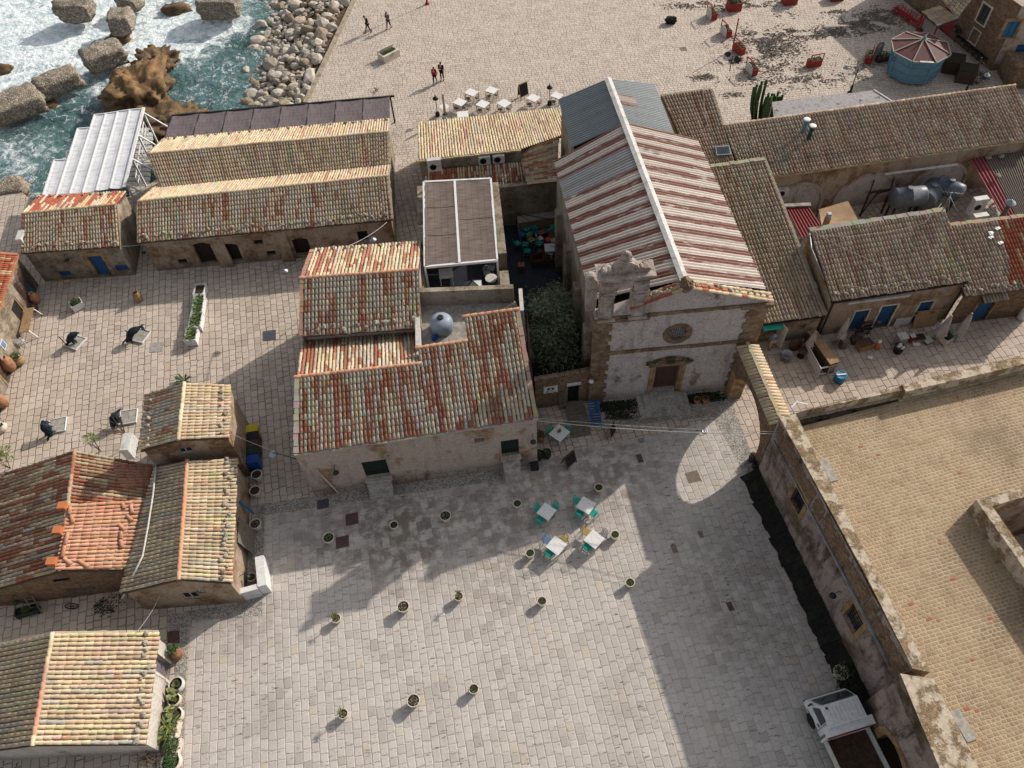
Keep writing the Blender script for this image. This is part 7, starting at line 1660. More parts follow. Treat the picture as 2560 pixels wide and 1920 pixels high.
# ---- plants along the bottom left house
BL=lambda x,y:(340+x*.2941,1640+y*.2941)
WG='pots along the whitewashed wall'
p=P(*BL(340,-5),.7); jar(*Q03(1555,690),.95,.30,'brown urn with a plant at the top right corner of the bottom left house','terracotta',True)
def wallpot(px,py,label,kind,rad=.36,h=.5,mat='potcream'):
 p=P(px,py,h); r=thing('flower_pot',label,'flower pot',(p.x,p.y,.004),0,WG); mb=MB()
 if mat=='trough': mb.prism([(-.26,-.42),(.26,-.42),(.28,.42),(-.28,.42)],0,h-.06); mb.box((.25,0,h-.03),(.05,.86,.1)); mb.box((-.25,0,h-.03),(.05,.86,.1)); mb.box((0,.42,h-.03),(.55,.05,.1)); mb.box((0,-.42,h-.03),(.55,.05,.1)); mb.build('trough',M['potcream'],r)
 else: mb.lathe([(rad*.6,0),(rad*.95,h*.45),(rad,h*.8),(rad*.9,h),(rad*.78,h),(rad*.8,h*.85)],18); mb.build('pot',M[mat],r)
 mb=MB()
 if mat!='trough': mb.lathe([(rad*.8,h*.86),(.02,h*.9)],12); mb.build('soil',M['soil'],r); mb=MB()
 if kind=='succ': rosette(mb,Vector((0,0,h-.05)),30,.28,.09,[(.05,.09,.03),(.08,.11,.04),(.14,.10,.05)],.8,.2)
 elif kind=='cactus':
  for k in range(16): a=rg.uniform(0,6.3); p0=Vector((rg.uniform(-.2,.1),rg.uniform(-.4,.4),h-.05)); leafcard(mb,p0,Vector((math.cos(a)*.6,math.sin(a)*.6,rg.uniform(.6,1.4))),rg.uniform(.35,.6),.26,rg.choice([(.16,.20,.09),(.24,.26,.10),(.11,.16,.07),(.30,.30,.12)]),.15)
 elif kind=='long':
  for k in range(90): a=rg.uniform(0,6.3); leafcard(mb,Vector((rg.uniform(-.2,.1),rg.uniform(-.4,.4),h)),Vector((math.cos(a)-.35,math.sin(a),rg.uniform(.6,1.6))),rg.uniform(.5,1.1),.06,rg.choice(YG+GREENS[:2]),.5)
 elif kind=='bush': bushy(mb,Vector((0,0,h)),.38,220,.12,GREENS[:4],.8)
 mb.build('plant',M['leaf'],r)
wallpot(*BL(335,238),'white round pot with a dark succulent, topmost along the whitewashed wall','succ',.40,.55,'white_dirty')
wallpot(*BL(320,370),'pot of flat yellow green cactus pads along the whitewashed wall','cactus',.34,.5)
wallpot(*BL(325,500),'pot of upright green cactus pads with a crescent of white rim, along the whitewashed wall','cactus',.42,.5)
wallpot(*BL(300,625),'long trough with reedy yellow green leaves along the whitewashed wall','long',.4,.5,'trough')
wallpot(*BL(310,775),'lowest long trough with dark soil and leaves along the whitewashed wall','bush',.4,.5,'trough')
wallpot(*BL(290,900),'white bowl of bright green leaves at the very bottom of the whitewashed wall','bush',.5,.5)
for k in range(1): pass
mb=MB()
for k in range(40): a=rg.uniform(0,6.3); p0=Vector((rg.uniform(-.7,.3),rg.uniform(-.3,.3),0)); mb.tube([p0,p0+Vector((math.cos(a)*.4,math.sin(a)*.4,rg.uniform(.3,.8)))],.012,3)
tag(mb.build('dry_bush',plain('dry_twigs',(.20,.12,.06),.9,.3,10,.2),None,P(*BL(200,890))),'dry brown twiggy bush left of the white bowl at the bottom','shrub')
# lower lane: ladder, wheel, planter box
p0,p1=P(*Q03(330,330),0),P(*Q03(385,215),1.2); r=thing('ladder','short grey wooden ladder leaning against the rough wall of the lower lane','ladder',p0,R(5)); mb=MB()
for s_ in(-.2,.2): mb.bar((s_,0,0),(s_,.5,1.2),.05,.04)
mb.build('rail',M['wood_grey'],r); mb=MB()
for k in range(4): mb.bar((-.2,.1+.11*k,.2+.27*k),(.2,.1+.11*k,.2+.27*k),.035,.035)
mb.build('rung',M['wood_grey'],r)
p=P(*Q03(620,260),.35); r=thing('wheel','old iron wheel leaning against the wall in the lower lane','wheel',p,R(8)); mb=MB(); mb.tube([(.32*math.cos(a*PI/9),0,.32*math.sin(a*PI/9)) for a in range(19)],.03,5,(1,1,1),0,False); mb.build('rim',M['iron'],r); mb=MB()
for k in range(4): a=k*PI/4; mb.bar((.32*math.cos(a),0,.32*math.sin(a)),(-.32*math.cos(a),0,-.32*math.sin(a)),.02,.02)
mb.build('spokes',M['iron'],r)
boxplanter([Q03(130,330),Q03(135,270),Q03(300,262),Q03(305,310)],.5,'dark green box planter against the wall in the lower lane','bush',None,'plastic_green')
shrub(*Q03(990,310),.9,.8,260,'dark green creeping plant at the foot of the straw tiled house in the lower lane',[(.012,.022,.012),(.02,.035,.015)],ls=.12)
# ================================================================== CENTRE AND RIGHT: courtyard, terrace, street
# tank on the roof terrace
c=P(*t(1,1,1600,1130),TF+.55); r=thing('water_tank','grey round plastic water tank on the small roof terrace','tank',(c.x,c.y,TF+.002)); mb=MB(); mb.lathe([(.60,0),(.66,.06),(.68,.5),(.64,.72),(.52,.88),(.30,.97),(.18,.99)],24);
for k in range(14): a=k*2*PI/14; mb.bar((.67*math.cos(a),.67*math.sin(a),.08),(.66*math.cos(a),.66*math.sin(a),.6),.05,.02)
mb.build('tank',M['tankgrey'],r); mb=MB(); mb.lathe([(.19,.98),(.19,1.05),(.15,1.07)],16); mb.build('lid',M['iron'],r)
p=P(*t(1,1,1540,1265),TF+.1); r=thing('blue_jug','blue plastic jug at the foot of the water tank','jug',p-UP*.098); mb=MB(); mb.lathe([(.14,0),(.17,.1),(.15,.3),(.06,.38),(.05,.42)],12); mb.tube([(.1,0,.36),(.2,0,.3),(.17,0,.12)],.02,5); mb.build('jug',M['plastic_blue'],r)
# terrace under the pergola
p=P(*t(1,1,1640,700),FLR+.75); table_at((p.x,p.y),R(3),.85,.8,'white table on the dark terrace below the reed roofed pergola','',FLR+.75)['group']='terrace furniture'
p=P(*t(1,1,1870,770),FLR+.9); r=thing('glass_lantern','square glass box with a pyramid top on the dark pergola terrace','lantern',(p.x,p.y,FLR+.008)); mb=MB(); mb.hexa([Vector((x,y,.0)) for x,y in((-.55,-.4),(.55,-.4),(.55,.4),(-.55,.4))],[Vector((x,y,.55)) for x,y in((-.55,-.4),(.55,-.4),(.55,.4),(-.55,.4))]); mb.build('base',M['plaster_side'],r); mb=MB(); k=[Vector((x,y,.56)) for x,y in((-.52,-.38),(.52,-.38),(.52,.38),(-.52,.38))]; ap=Vector((0,0,.95))
for q in range(4): mb.poly([k[q],k[(q+1)%4],ap])
mb.build('glass',plain('pale_patterned_glass',(.33,.38,.38),.4,.3,10,.2),r); mb=MB()
for q in range(4): mb.bar(k[q],ap,.05,.05)
mb.build('bars',M['iron'],r)
p=P(*t(1,1,2030,745),FLR+.7); r=thing('round_basket_table','round table with a yellow patterned plate on the pergola terrace','table',(p.x,p.y,FLR+.008)); mb=MB(); mb.lathe([(.36,.66),(.38,.70),(.33,.70)],20); mb.build('rim',M['white_dirty'],r); mb=MB(); mb.lathe([(.33,.68),(.02,.69)],20); mb.build('plate',plain('yellow_mosaic',(.42,.31,.13),.6,.8,18,.5),r); mb=MB(); mb.lathe([(.2,0),(.05,.05),(.05,.66)],12); mb.build('pedestal',M['iron'],r)
for k,(x,y) in enumerate(((2030,640),(2000,690))):
 pr=chair_proto(M['grey_paint'],'terrace_chair'); p=P(*t(1,1,x,y),FLR+.6); pr.location=(p.x,p.y,FLR+.008); pr.rotation_euler=(0,0,R(160+40*k)); tag(pr,('grey chair in the corner of the pergola terrace behind the round table','grey chair beside the round table on the pergola terrace')[k],None,'terrace furniture')
# kitchen counter, bar and chairs in the courtyard
KY=lambda x,y:(1240+x*.21,440+y*.21)
def longbox(e0,e1,dep,h,name,label,cat,top='worktop',body='white_dirty',z0=.02):
 a,b=P(*e0,h),P(*e1,h); d=(b-a); L=d.length; r=thing(name,label,cat,(a.x,a.y,z0),math.atan2(d.y,d.x)); mb=MB(); mb.box((L/2,dep/2,h-.03-z0),(L,dep,.05)); mb.build('worktop',M[top],r); mb=MB(); mb.box((L/2,dep/2,(h-.06-z0)/2),(L-.08,dep-.08,h-.06-z0))
 n=max(2,int(L/.6))
 for k in range(n): mb.box((L*(k+.5)/n,.035,(h-.1)/2),(L/n-.03,.03,h-.25))
 mb.build('cabinet',M[body],r); return r,L
rk,L=longbox(KY(65,365),KY(520,335),.75,.95,'kitchen_counter','pale marble kitchen counter with a round sink in the courtyard beside the church','counter')
mb=MB(); mb.lathe([(.20,.945),(.20,.965),(.15,.965),(.13,.95)],16,(L*.34,.38,0)); mb.build('sink',M['potcream'],rk)
longbox(KY(265,560),KY(770,480),.7,1.0,'bar_counter','wood fronted bar counter with grey top in the courtyard','counter','concrete','wood_light')
p=P(*KY(670,330),1.0); r=thing('ice_chest','blue chest with white lids in the corner of the courtyard','chest',(p.x,p.y,.02),R(4)); mb=MB(); mb.box((0,0,.45),(1.0,.8,.9)); mb.build('body',M['plastic_blue'],r); mb=MB(); mb.box((-.1,.3,1.0),(.55,.5,.10)); mb.box((.35,.35,1.02),(.10,.6,.10)); mb.build('lid',M['white'],r)
SG='chairs crammed together in the courtyard'
lc=[(250,790,'turq'),(350,800,'turq'),(370,620,'turq'),(310,680,'azure'),(400,680,'turq'),(420,745,'yellow'),(520,730,'white'),(515,790,'turq'),(480,660,'azure'),(545,660,'orange'),(625,740,'orange'),(650,640,'yellow'),(700,650,'turq'),(740,690,'turq'),(770,640,'turq'),(690,750,'white'),(760,790,'turq'),(790,830,'turq'),(370,880,'turq'),(600,640,'azure'),(460,600,'turq'),(680,590,'turq'),(830,870,'white'),(650,900,'white')]
cn={'turq':'turquoise','azure':'dark blue','yellow':'yellow','white':'white','orange':'orange'}
for k,(x,y,m_) in enumerate(lc):
 p=P(*KY(x,y),.55); f=rg.uniform(0,360)
 if m_ not in CP: CP[m_]=chair_proto(M[m_]); r=CP[m_]; r.location=(p.x,p.y,.022); r.rotation_euler=(0,0,R(f)); tag(r,cn[m_]+' chair among those crammed together in the courtyard',None,SG)
 else: dup(CP[m_],(p.x,p.y,.022),R(f),cn[m_]+' chair among those crammed together in the courtyard',SG)
for o in list(COL.objects):
 if o.name.startswith(('cafe_chair','terrace_chair')) and o.parent is None: o['category']='chair'
p=P(*KY(650,850),.76); table_at((p.x,p.y),R(2),.85,.8,'worn cream table among the stored chairs in the courtyard',SG,.76)['group']='courtyard tables'
p=P(*KY(525,895),.6); r=thing('round_stool','dark round stool beside the cream table in the courtyard','stool',(p.x,p.y,.02)); mb=MB(); mb.lathe([(.22,.55),(.23,.6),(.2,.61)],16); mb.build('seat',M['plastic_brown'],r)
for k in range(3): mb=MB(); a=k*2.1; mb.bar((.18*math.cos(a),.18*math.sin(a),0),(.12*math.cos(a),.12*math.sin(a),.55),.03,.03); mb.build('leg',M['iron'],r)
r=root('courtyard_frame','black iron frame with crossed bars standing over the stored chairs','frame'); f=[P(*KY(240,440),2.2),P(*KY(850,560),2.2),P(*KY(820,790),2.2),P(*KY(300,810),2.2)]; mb=MB()
for q in range(4): mb.bar(Vector((f[q].x,f[q].y,.02)),f[q],.05,.05)
mb.build('post',M['iron'],r); mb=MB()
for q in range(4): mb.bar(f[q],f[(q+1)%4],.04,.04)
mb.bar(f[0],f[2],.03,.03); mb.bar(f[1],f[3],.03,.03); mb.build('crossbar',M['iron'],r)
p=P(*t(2,1,80,660)); r=thing('square_planter','terracotta square planter holding an iron post in the courtyard','planter',(p.x,p.y,.02)); mb=MB(); mb.hexa([Vector((x*.16,y*.16,0)) for x,y in((-1,-1),(1,-1),(1,1),(-1,1))],[Vector((x*.22,y*.22,.38)) for x,y in((-1,-1),(1,-1),(1,1),(-1,1))]); mb.build('pot',M['terracotta'],r)
p=P(*t(2,1,330,600),0); r=thing('pallet_crates','row of wooden crates at the edge of the courtyard above the tree','crates',(p.x,p.y,.02),R(4)); mb=MB()
for k in range(3):
 for z in(.1,.26,.42): mb.box((-.9+.9*k,-.35,z),(.84,.03,.12)); mb.box((-.9+.9*k,.35,z),(.84,.03,.12))
 for s_ in(-1,1): mb.box((-.9+.9*k+s_*.42,0,.25),(.04,.7,.5))
 mb.box((-.9+.9*k,0,.03),(.8,.7,.04))
mb.build('crate',M['wood_brown'],r)
# olive tree in the yard
tr=P(1375,905); r=thing('olive_tree','dark bushy olive tree growing in the walled yard between the pink house and the church','tree',(2.6,30.2,.0)); mb=MB()
def limb(p,d,L,rad,lv):
 pts=[p]; q=p; n=4
 for k in range(n): d=(d+Vector((rg.uniform(-.25,.25),rg.uniform(-.25,.25),rg.uniform(-.1,.2)))).normalized(); q=q+d*L/n; pts.append(q)
 mb.tube(pts,[rad*(1-.5*k/n) for k in range(n+1)],6)
 if lv>0:
  for k in range(3): a=rg.uniform(0,6.3); limb(pts[-1] if k<2 else pts[2],(d*.5+Vector((math.cos(a),math.sin(a),rg.uniform(.2,.8)))).normalized(),L*.62,rad*.5,lv-1)
 else: tips.append(pts[-1]); tips.append(pts[2])
tips=[]
for k in range(3): a=k*2.1+.5; limb(Vector((0,0,0)),Vector((math.cos(a)*.35,math.sin(a)*.35+.1,1)),2.2,.14,2)
mb.build('trunk',M['bark'],r); mb=MB(); OL=[(.075,.10,.05),(.11,.135,.075),(.05,.07,.035),(.15,.17,.11)]
cl=[Vector((x,y,z)) for x,y,z in((0,.6,5.0),(.7,1.6,4.9),(.5,-.2,4.9),(-.7,.9,5.1),(-.6,1.8,4.0),(.2,2.8,3.9),(.9,.2,3.6),(-.8,.2,3.4),(.3,-.9,3.2),(0,-1.6,2.6),(.9,-1.2,2.7),(1.2,2.5,3.3),(-.9,3.0,3.2),(.5,3.6,3.2),(-.2,-2.0,2.0),(0,1.2,4.9))]
for c in cl+tips:
 c=Vector(c)
 if abs(c.x)>1.5 : c.x=1.5*c.x/abs(c.x)
 for k in range(190):
  v=Vector((rg.gauss(0,.36),rg.gauss(0,.4),rg.gauss(0,.32))); leafcard(mb,c+v,Vector((rg.uniform(-1,1),rg.uniform(-1,1),rg.uniform(-.4,.9))),rg.uniform(.14,.28),.075,rg.choice(OL),.2,2)
mb.build('crown',M['leaf'],r)
# yard wall sign, lintel sign, ramp, blue rack, wall lantern
us_,vs_=WY.pix((1376,972)); r=root('wall_sign','white sign with a brown winged figure and dark lettering on the yard wall','sign'); mb=MB(); slab(mb,WY,us_-.42,vs_-.30,us_+.42,vs_+.30,.03,.07); mb.build('board',M['white'],r)
mb=MB()
for s_ in(-1,1):
 n=10; pts=[WY.pt(us_+s_*(.06+.17*math.sin(PI*k/n)**.7),vs_+.24-.30*k/n,.078) for k in range(n+1)]; mb.poly([WY.pt(us_+s_*.05,vs_+.24,.078)]+pts+[WY.pt(us_+s_*.06,vs_-.06,.078)])
mb.build('emblem_wing',M['wood_brown'],r); mb=MB(); mb.poly([WY.pt(us_+.11*math.cos(PI*k/8),vs_-.06+.13*math.sin(PI*k/8),.08) for k in range(9)]); mb.poly([WY.pt(us_+.05*math.cos(PI*k/6),vs_+.12+.07*math.sin(PI*k/6),.08) for k in range(12)]); mb.build('emblem_body',plain('pale_green_print',(.42,.5,.46),.7,.1,8,0),r)
mb=MB(); b=[WY.pt(us_-.30,vs_-.16,.078),WY.pt(us_+.28,vs_-.09,.078),WY.pt(us_+.28,vs_-.065,.078),WY.pt(us_-.27,vs_-.12,.078)]; mb.poly(b)
for k in range(14): x=us_-.33+k*.048; mb.poly([WY.pt(x,vs_-.225,.078),WY.pt(x+.034,vs_-.225,.078),WY.pt(x+.034,vs_-.195,.078),WY.pt(x,vs_-.195,.078)])
mb.build('lettering',plain('dark_teal_print',(.02,.06,.07),.7,.1,8,0),r)
r=root('lintel_sign','long white sign with pale blue lettering over the dark gate in the yard wall','sign'); m_=(og[0]+og[2])/2; mb=MB(); slab(mb,WY,m_-.42,og[3]+.02,m_+.42,og[3]+.22,.03,.12); mb.build('board',M['white'],r); mb=MB()
for k in range(15):
 if k!=8: x=m_-.38+k*.051; mb.poly([WY.pt(x,og[3]+.09,.127),WY.pt(x+.036,og[3]+.09,.127),WY.pt(x+.036,og[3]+.15,.127),WY.pt(x,og[3]+.15,.127)])
mb.build('lettering',M['blue'],r)
r=root('ramp','dark plank ramp laid in front of the gate in the yard wall','ramp'); mb=MB(); a=WY.pt(og[0]-.15,.35,.12); n=8
for k in range(n): p0=WY.pt(og[0]-.2,lerp(.32,.03,k/n),.12+2.4*k/n); p1=WY.pt(og[2]+.25,lerp(.32,.03,k/n),.12+2.4*k/n); mb.bar(p0+WY.n*.14,p1+WY.n*.14,.285,.05)
mb.build('planks',M['wood_grey'],r)
r=root('blue_rack','tall blue slatted rack leaning beside the yard gate','rack'); u0,_=WY.pix((1475,1030)); a=WY.pt(WY.L-.25,0,1.5); mb=MB()
A_,B_=P(*A22(660,150),1.0),P(*A22(745,145),1.0); C_,D_=P(*A22(685,360),.05),P(*A22(775,355),.05)
mb.bar(A_,C_,.06,.06); mb.bar(B_,D_,.06,.06); mb.build('upright',M['wood_blue'],r); mb=MB()
for k in range(9): mb.bar(lerp(A_,C_,(k+.3)/9),lerp(B_,D_,(k+.3)/9),.12,.03)
mb.build('slat',M['wood_blue'],r)
r=root('broken_fence','leaning grey slats of a broken gate against the yard wall','fence'); mb=MB()
for k in range(7): mb.bar(WY.pt(og[0]-.55+.075*k,.0,.35),WY.pt(og[0]-.55+.075*k,1.5,.08),.04,.025)
mb.bar(WY.pt(og[0]-.6,.4,.30),WY.pt(og[0]-.05,.4,.30),.04,.03); mb.build('slats',M['wood_grey'],r)
for k,(px,lab) in enumerate(((A22(232,640),'dark barrel pot at the corner of the pink house, left of two'),(A22(300,630),'dark barrel pot at the corner of the pink house, right of two'))):
 p=P(*px,0); r=thing('barrel_pot',lab,'pot',(p.x,p.y,.008)); mb=MB(); mb.lathe([(.2,0),(.27,.25),(.25,.52),(.27,.55),(.22,.55),(.21,.45)],16); mb.build('barrel',M['iron'],r); mb=MB(); bushy(mb,Vector((0,0,.5)),.2,60,.09,GREENS[:3],.6); mb.build('plant',M['leaf'],r)
p=P(*A22(195,725)); r=thing('metal_box','black box on the ground beside the stone steps of the pink house','box',(p.x,p.y,.008),R(4)); mb=MB(); mb.box((0,0,.16),(.45,.42,.32)); mb.build('box',M['iron'],r); mb=MB(); mb.box((0,0,.335),(.49,.46,.03)); mb.build('lid',M['iron'],r)
p=P(*A22(255,470)); r=thing('flower_box','terracotta flower box with greenery at the side of the pink house','planter',(p.x,p.y,.008),R(80)); mb=MB(); mb.box((0,0,.15),(.6,.3,.3)); mb.box((0,0,.29),(.64,.34,.05)); mb.build('box',M['terracotta'],r); mb=MB(); bushy(mb,Vector((0,.1,.32)),.3,160,.1,GREENS[:3],1.2); mb.build('plant',M['leaf'],r)
# weeds at the foot of the church
mb=MB()
def weeds(a,b,wd,n,cols,h=.2):
 for k in range(n):
  p=lerp(a,b,rg.random())+Vector((rg.uniform(-wd,wd),rg.uniform(-wd,wd),0)); leafcard(mb,p,Vector((rg.uniform(-1,1),rg.uniform(-1,1),rg.uniform(.2,1.4))),rg.uniform(.5,1.2)*h,.05,rg.choice(cols),.4,2)
DK=[(.018,.026,.010),(.028,.038,.014),(.04,.045,.02),(.012,.018,.008)]
weeds(WF.pt(.6,.0,.5),WF.pt(2.7,.0,.5),.35,1500,DK); weeds(WF.pt(5.6,0,.5),WF.pt(8.2,0,.5),.35,1500,DK); weeds(wW.pt(.5,.05,.5),wW.pt(wW.L-.5,.05,.5),.28,2600,DK,.22); weeds(WF.pt(1,0,1.2),WF.pt(2.6,0,1.2),.3,500,DK)
tag(mb.build('weeds',M['leaf']),'dark low weeds growing along the foot of the church and the palace wall','weeds',kind='stuff')
for k,x in enumerate((6.55,7.05)):
 p=WF.pt(x,.01,.75); r=thing('clay_pot',('small clay pot left of two by the arch pier','small clay pot right of two by the arch pier')[k],'pot',p); mb=MB(); mb.lathe([(.16,0),(.22,.32),(.2,.32),(.19,.26)],14); mb.build('pot',M['terracotta'],r); mb=MB(); bushy(mb,Vector((0,0,.3)),.16,60,.08,DK,.8); mb.build('plant',M['leaf'],r)
for k,px in enumerate((A22(2075,660),A22(2105,720))):
 p=P(*px,0); r=thing('barrel_pot',('black pot with a dark plant by the palace corner, upper of two','black pot with a dark plant by the palace corner, lower of two')[k],'pot',(p.x,p.y,.01)); mb=MB(); mb.lathe([(.2,0),(.26,.25),(.24,.5),(.2,.5),(.19,.4)],16); mb.build('barrel',M['iron'],r); mb=MB(); bushy(mb,Vector((0,0,.48)),.22,80,.12,DK,1.2); mb.build('plant',M['leaf'],r)
# ---- lamps on walls
def lamp(w_,px,label,shade='plastic_green',arm=.35):
 u,v=w_.pix(px); r=root('wall_lamp',label,'lamp','wall lamps'); mb=MB(); mb.tube([w_.pt(u,v+.25,.0),w_.pt(u,v+.42,arm*.6),w_.pt(u,v+.3,arm),w_.pt(u,v+.1,arm)],.018,5); mb.build('arm',M['iron'],r); mb=MB(); c=w_.pt(u,v,arm); mb.lathe([(.17,0),(.10,.07),(.04,.12),(.02,.14)],14,c); mb.build('lamp_shade',M[shade],r); mb=MB(); mb.blob(c+UP*.0,(.05,.05,.05),1,1,0); mb.build('bulb',M['potcream'],r)
lamp(wf,A12(690,720),'green shaded lamp at the left end of the pink house front')
lamp(wf,A22(175,455),'green shaded lamp above the right green door of the pink house')
lamp(W4[0],Q01(590,560),'black lamp left of the blue arched door','iron'); lamp(W3[0],Q01(1250,495),'black lamp at the left corner of the twin gabled house','iron')
lamp(wW,t(3,3,620,155),'dark lamp above the lower barred window of the palace','iron'); lamp(W7[3],Q03(195,1600),'blue green lamp on the gable of the bottom left house'); lamp(W6c[3],Q03(155,175),'green lamp on the rough wall of the lower lane')
lamp(WF,r1p(140,1190),'pale lamp on the left corner pilaster of the church','white'); lamp(wy,ALY(77,742),'green lamp at the lower end of the alley wall')
def bracketlamp(p0,p1,label,mat='iron',shade='steel'):
 r=root('street_lamp',label,'lamp','bracket lamps'); mb=MB(); mb.tube([p0,p0+(p1-p0)*.5+UP*.12,p1+UP*.12],.022,5); mb.build('bracket',M[mat],r); mb=MB(); mb.lathe([(.26,-.06),(.22,0),(.09,.1),(.04,.14)],16,p1); mb.build('lamp_shade',M[shade],r)
bracketlamp(wf.pt(.0,4.1,.05),P(*A12(145,600),3.9),'blue white lamp on a black bracket at the left corner of the pink house')
bracketlamp(W0+Vector((-.1,.3,-.6)),P(*t(1,1,245,680),3.5),'lamp on a black bracket at the rear corner of the red tiled house')
bracketlamp(W0+Vector((3.2,.4,.1)),P(*t(1,1,1010,410),4.3),'round lamp with a bright metal hood over the rear roof of the pink house')
# ---- right hand street
RS=lambda x,y:(1920+x*.231,780+y*.231)
p=P(*RS(190,510)); r=thing('metal_tub','grey metal tub on the street beside the church','tub',(p.x,p.y,.01)); mb=MB(); mb.lathe([(.30,0),(.36,.5),(.37,.52),(.34,.52),(.28,.04)],18); mb.build('tub',M['steel'],r)
p=P(*RS(350,480),.0); r=thing('round_table','brown round table top on dark legs next to the metal tub','table',(p.x,p.y,.01)); mb=MB(); mb.lathe([(.30,.55),(.31,.58),(.02,.585)],18); mb.build('tabletop',M['wood_brown'],r); mb=MB(); mb.lathe([(.24,0),(.05,.04),(.04,.55)],12); mb.build('pedestal',M['iron'],r)
p=P(*RS(290,430)); r=thing('leaning_board','dark brown oval board leaning on the wall behind the metal tub','board',(p.x,p.y,.01),R(8)); mb=MB(); mb.lathe([(.02,-.02),(.45,-.02),(.45,.02),(.02,.02)],20,(0,.2,.45),(1,1,1),0,Matrix.Rotation(R(68),4,'X')); mb.build('board',M['wood_brown'],r)
p=P(*RS(425,410)); parasol(*RS(430,420),1.9,'short dirty white parasol hanging limp beside the brown counter',fat=.24)
parasol(*RS(745,350),2.5,'tall dirty white parasol tied shut in front of the first blue door',fat=.22)
parasol(*t(3,1,1450,1290),2.5,'left of two closed pinkish parasols by the stone planter','cloth_white',fat=.26); parasol(*t(3,1,1620,1270),2.5,'right of two closed pinkish parasols by the stone planter',fat=.24)
# brown counter
a,b=P(*RS(690,610),.0),P(*RS(545,330),.0); d=b-a; L=3.0; r=thing('street_counter','tall brown wooden counter standing crosswise in the right hand street','counter',(P(*RS(760,690)).x-.2,P(*RS(760,690)).y+.25,.01),R(104)); mb=MB()
mb.box((1.4,.28,1.06),(2.8,.62,.06)); mb.build('top',M['wood_light'],r); mb=MB(); mb.box((1.4,.54,.5),(2.7,.05,1.0)); mb.box((.06,.28,.5),(.05,.5,1.0)); mb.box((2.72,.28,.5),(.05,.5,1.0)); mb.box((1.4,.1,.4),(2.6,.05,.04)); mb.build('panel',M['wood_brown'],r); mb=MB(); mb.box((.02,.28,.55),(.02,.42,.6)); f=mb.build('notice',M['potcream'],r); mb=MB()
for k in range(4): mb.box((.005,.18+.2*(k%2),.42+.26*(k//2)),(.01,.14,.18))
mb.build('picture',M['wood_grey'],r)
# white table lying on its side
A_,B_=P(*RS(420,400),.45),P(*RS(560,655),.45); r=thing('upturned_table','white table turned on its side with legs sticking out, left of the brown counter','table',(lerp(A_,B_,.5).x,lerp(A_,B_,.5).y,.01),math.atan2((B_-A_).y,(B_-A_).x)); mb=MB(); L=(B_-A_).length; mb.box((0,0,.42),(L,.05,.8)); mb.build('tabletop',M['white_dirty'],r)
for sx in(-1,1):
 for z in(.1,.76): mb=MB(); mb.bar((sx*(L/2-.08),0,z),(sx*(L/2-.10),.72,z),.07,.07); mb.build('leg',M['white'],r)
p=P(*RS(590,560)); r=thing('blue_crate','blue plastic crate between the legs of the upturned white table','crate',(p.x,p.y,.01),R(100)); mb=MB();
for s_ in(-1,1): mb.box((0,s_*.2,.2),(.55,.03,.4)); mb.box((s_*.27,0,.2),(.03,.4,.4))
mb.box((0,0,.02),(.5,.4,.03)); mb.build('crate',M['azure'],r)
p=P(*RS(765,740)); r=thing('blue_drum','blue round drum with a white board across it at the end of the brown counter','drum',(p.x,p.y,.01)); mb=MB(); mb.lathe([(.33,0),(.35,.3),(.35,.55),(.33,.58),(.3,.56),(.02,.55)],18); mb.build('drum',M['azure'],r); mb=MB(); mb.box((0,0,.6),(.55,.09,.04),R(3)); mb.build('board',M['white'],r)
r=thing('plywood_board','large bare plywood board leaning on the house wall between blue doors','board',WB.pt(WB.pix(t(3,1,1270,1200))[0],.02,.45),WB.rz); mb=MB(); b=[Vector((-.75,-.02,0)),Vector((.75,-.02,0)),Vector((.75,.03,0)),Vector((-.75,.03,0))]; mb.hexa(b,[v+Vector((0,.36,1.25)) for v in b]); mb.build('board',M['wood_light'],r)
u,v=WB.pix(t(3,1,1160,1115)); r=root('white_notice','white notice board with faint blue lines on the wall beside the middle blue door','sign'); mb=MB(); slab(mb,WB,u-.5,v-.33,u+.5,v+.33,.02,.06); mb.build('board',M['white'],r); mb=MB()
for k in range(6): slab(mb,WB,u-.42,v-.25+.1*k,u+.1+rg.uniform(0,.3),v-.235+.1*k,.06,.064)
mb.build('lines',M['blue'],r)
def smallbox(px,sz,mat,lab,rz=8,lid=None,name='box'):
 p=P(*px,0); r=thing(name,lab,'box',(p.x,p.y,.01),R(rz)); mb=MB(); mb.box((0,0,sz[2]/2),sz); mb.build('body',M[mat],r); mb=MB(); mb.box((0,0,sz[2]+.015),(sz[0]+.04,sz[1]+.04,.03)); mb.build('lid',M[lid or mat],r); return r
smallbox(t(3,1,1130,1310),(.55,.5,.75),'grey_paint','pale grey plastic box in the junk along the street wall',10,'white_dirty')
p=P(*t(3,1,1115,1380)); r=thing('rubbish_bin','dark bin stuffed with papers and bags in front of the pale grey box','bin',(p.x,p.y,.01)); mb=MB(); mb.lathe([(.26,0),(.32,.5),(.33,.53),(.29,.53)],16); mb.build('bin',M['iron'],r); mb=MB()
for k in range(9): mb.blob((rg.uniform(-.2,.2),rg.uniform(-.2,.2),.52+rg.uniform(0,.1)),(.12,.1,.08),k,1,.4,2)
mb.build('rubbish',M['white_dirty'],r)
smallbox(t(3,1,1225,1290),(.28,.28,.55),'red','small red box with pale label beside the plywood board',12,'white_dirty')
smallbox(t(3,1,1290,1290),(.6,.42,.42),'wood_light','brown cardboard box with a grey lid in front of the plywood board',5,'iron')
smallbox(t(3,1,1275,1320),(.4,.3,.12),'white','low white box on the ground below the cardboard box',-10)
smallbox(t(3,1,1370,1295),(.5,.5,.2),'wood_grey','flat heap of papers on a dark tray left of the stone planter',20,'white_dirty')
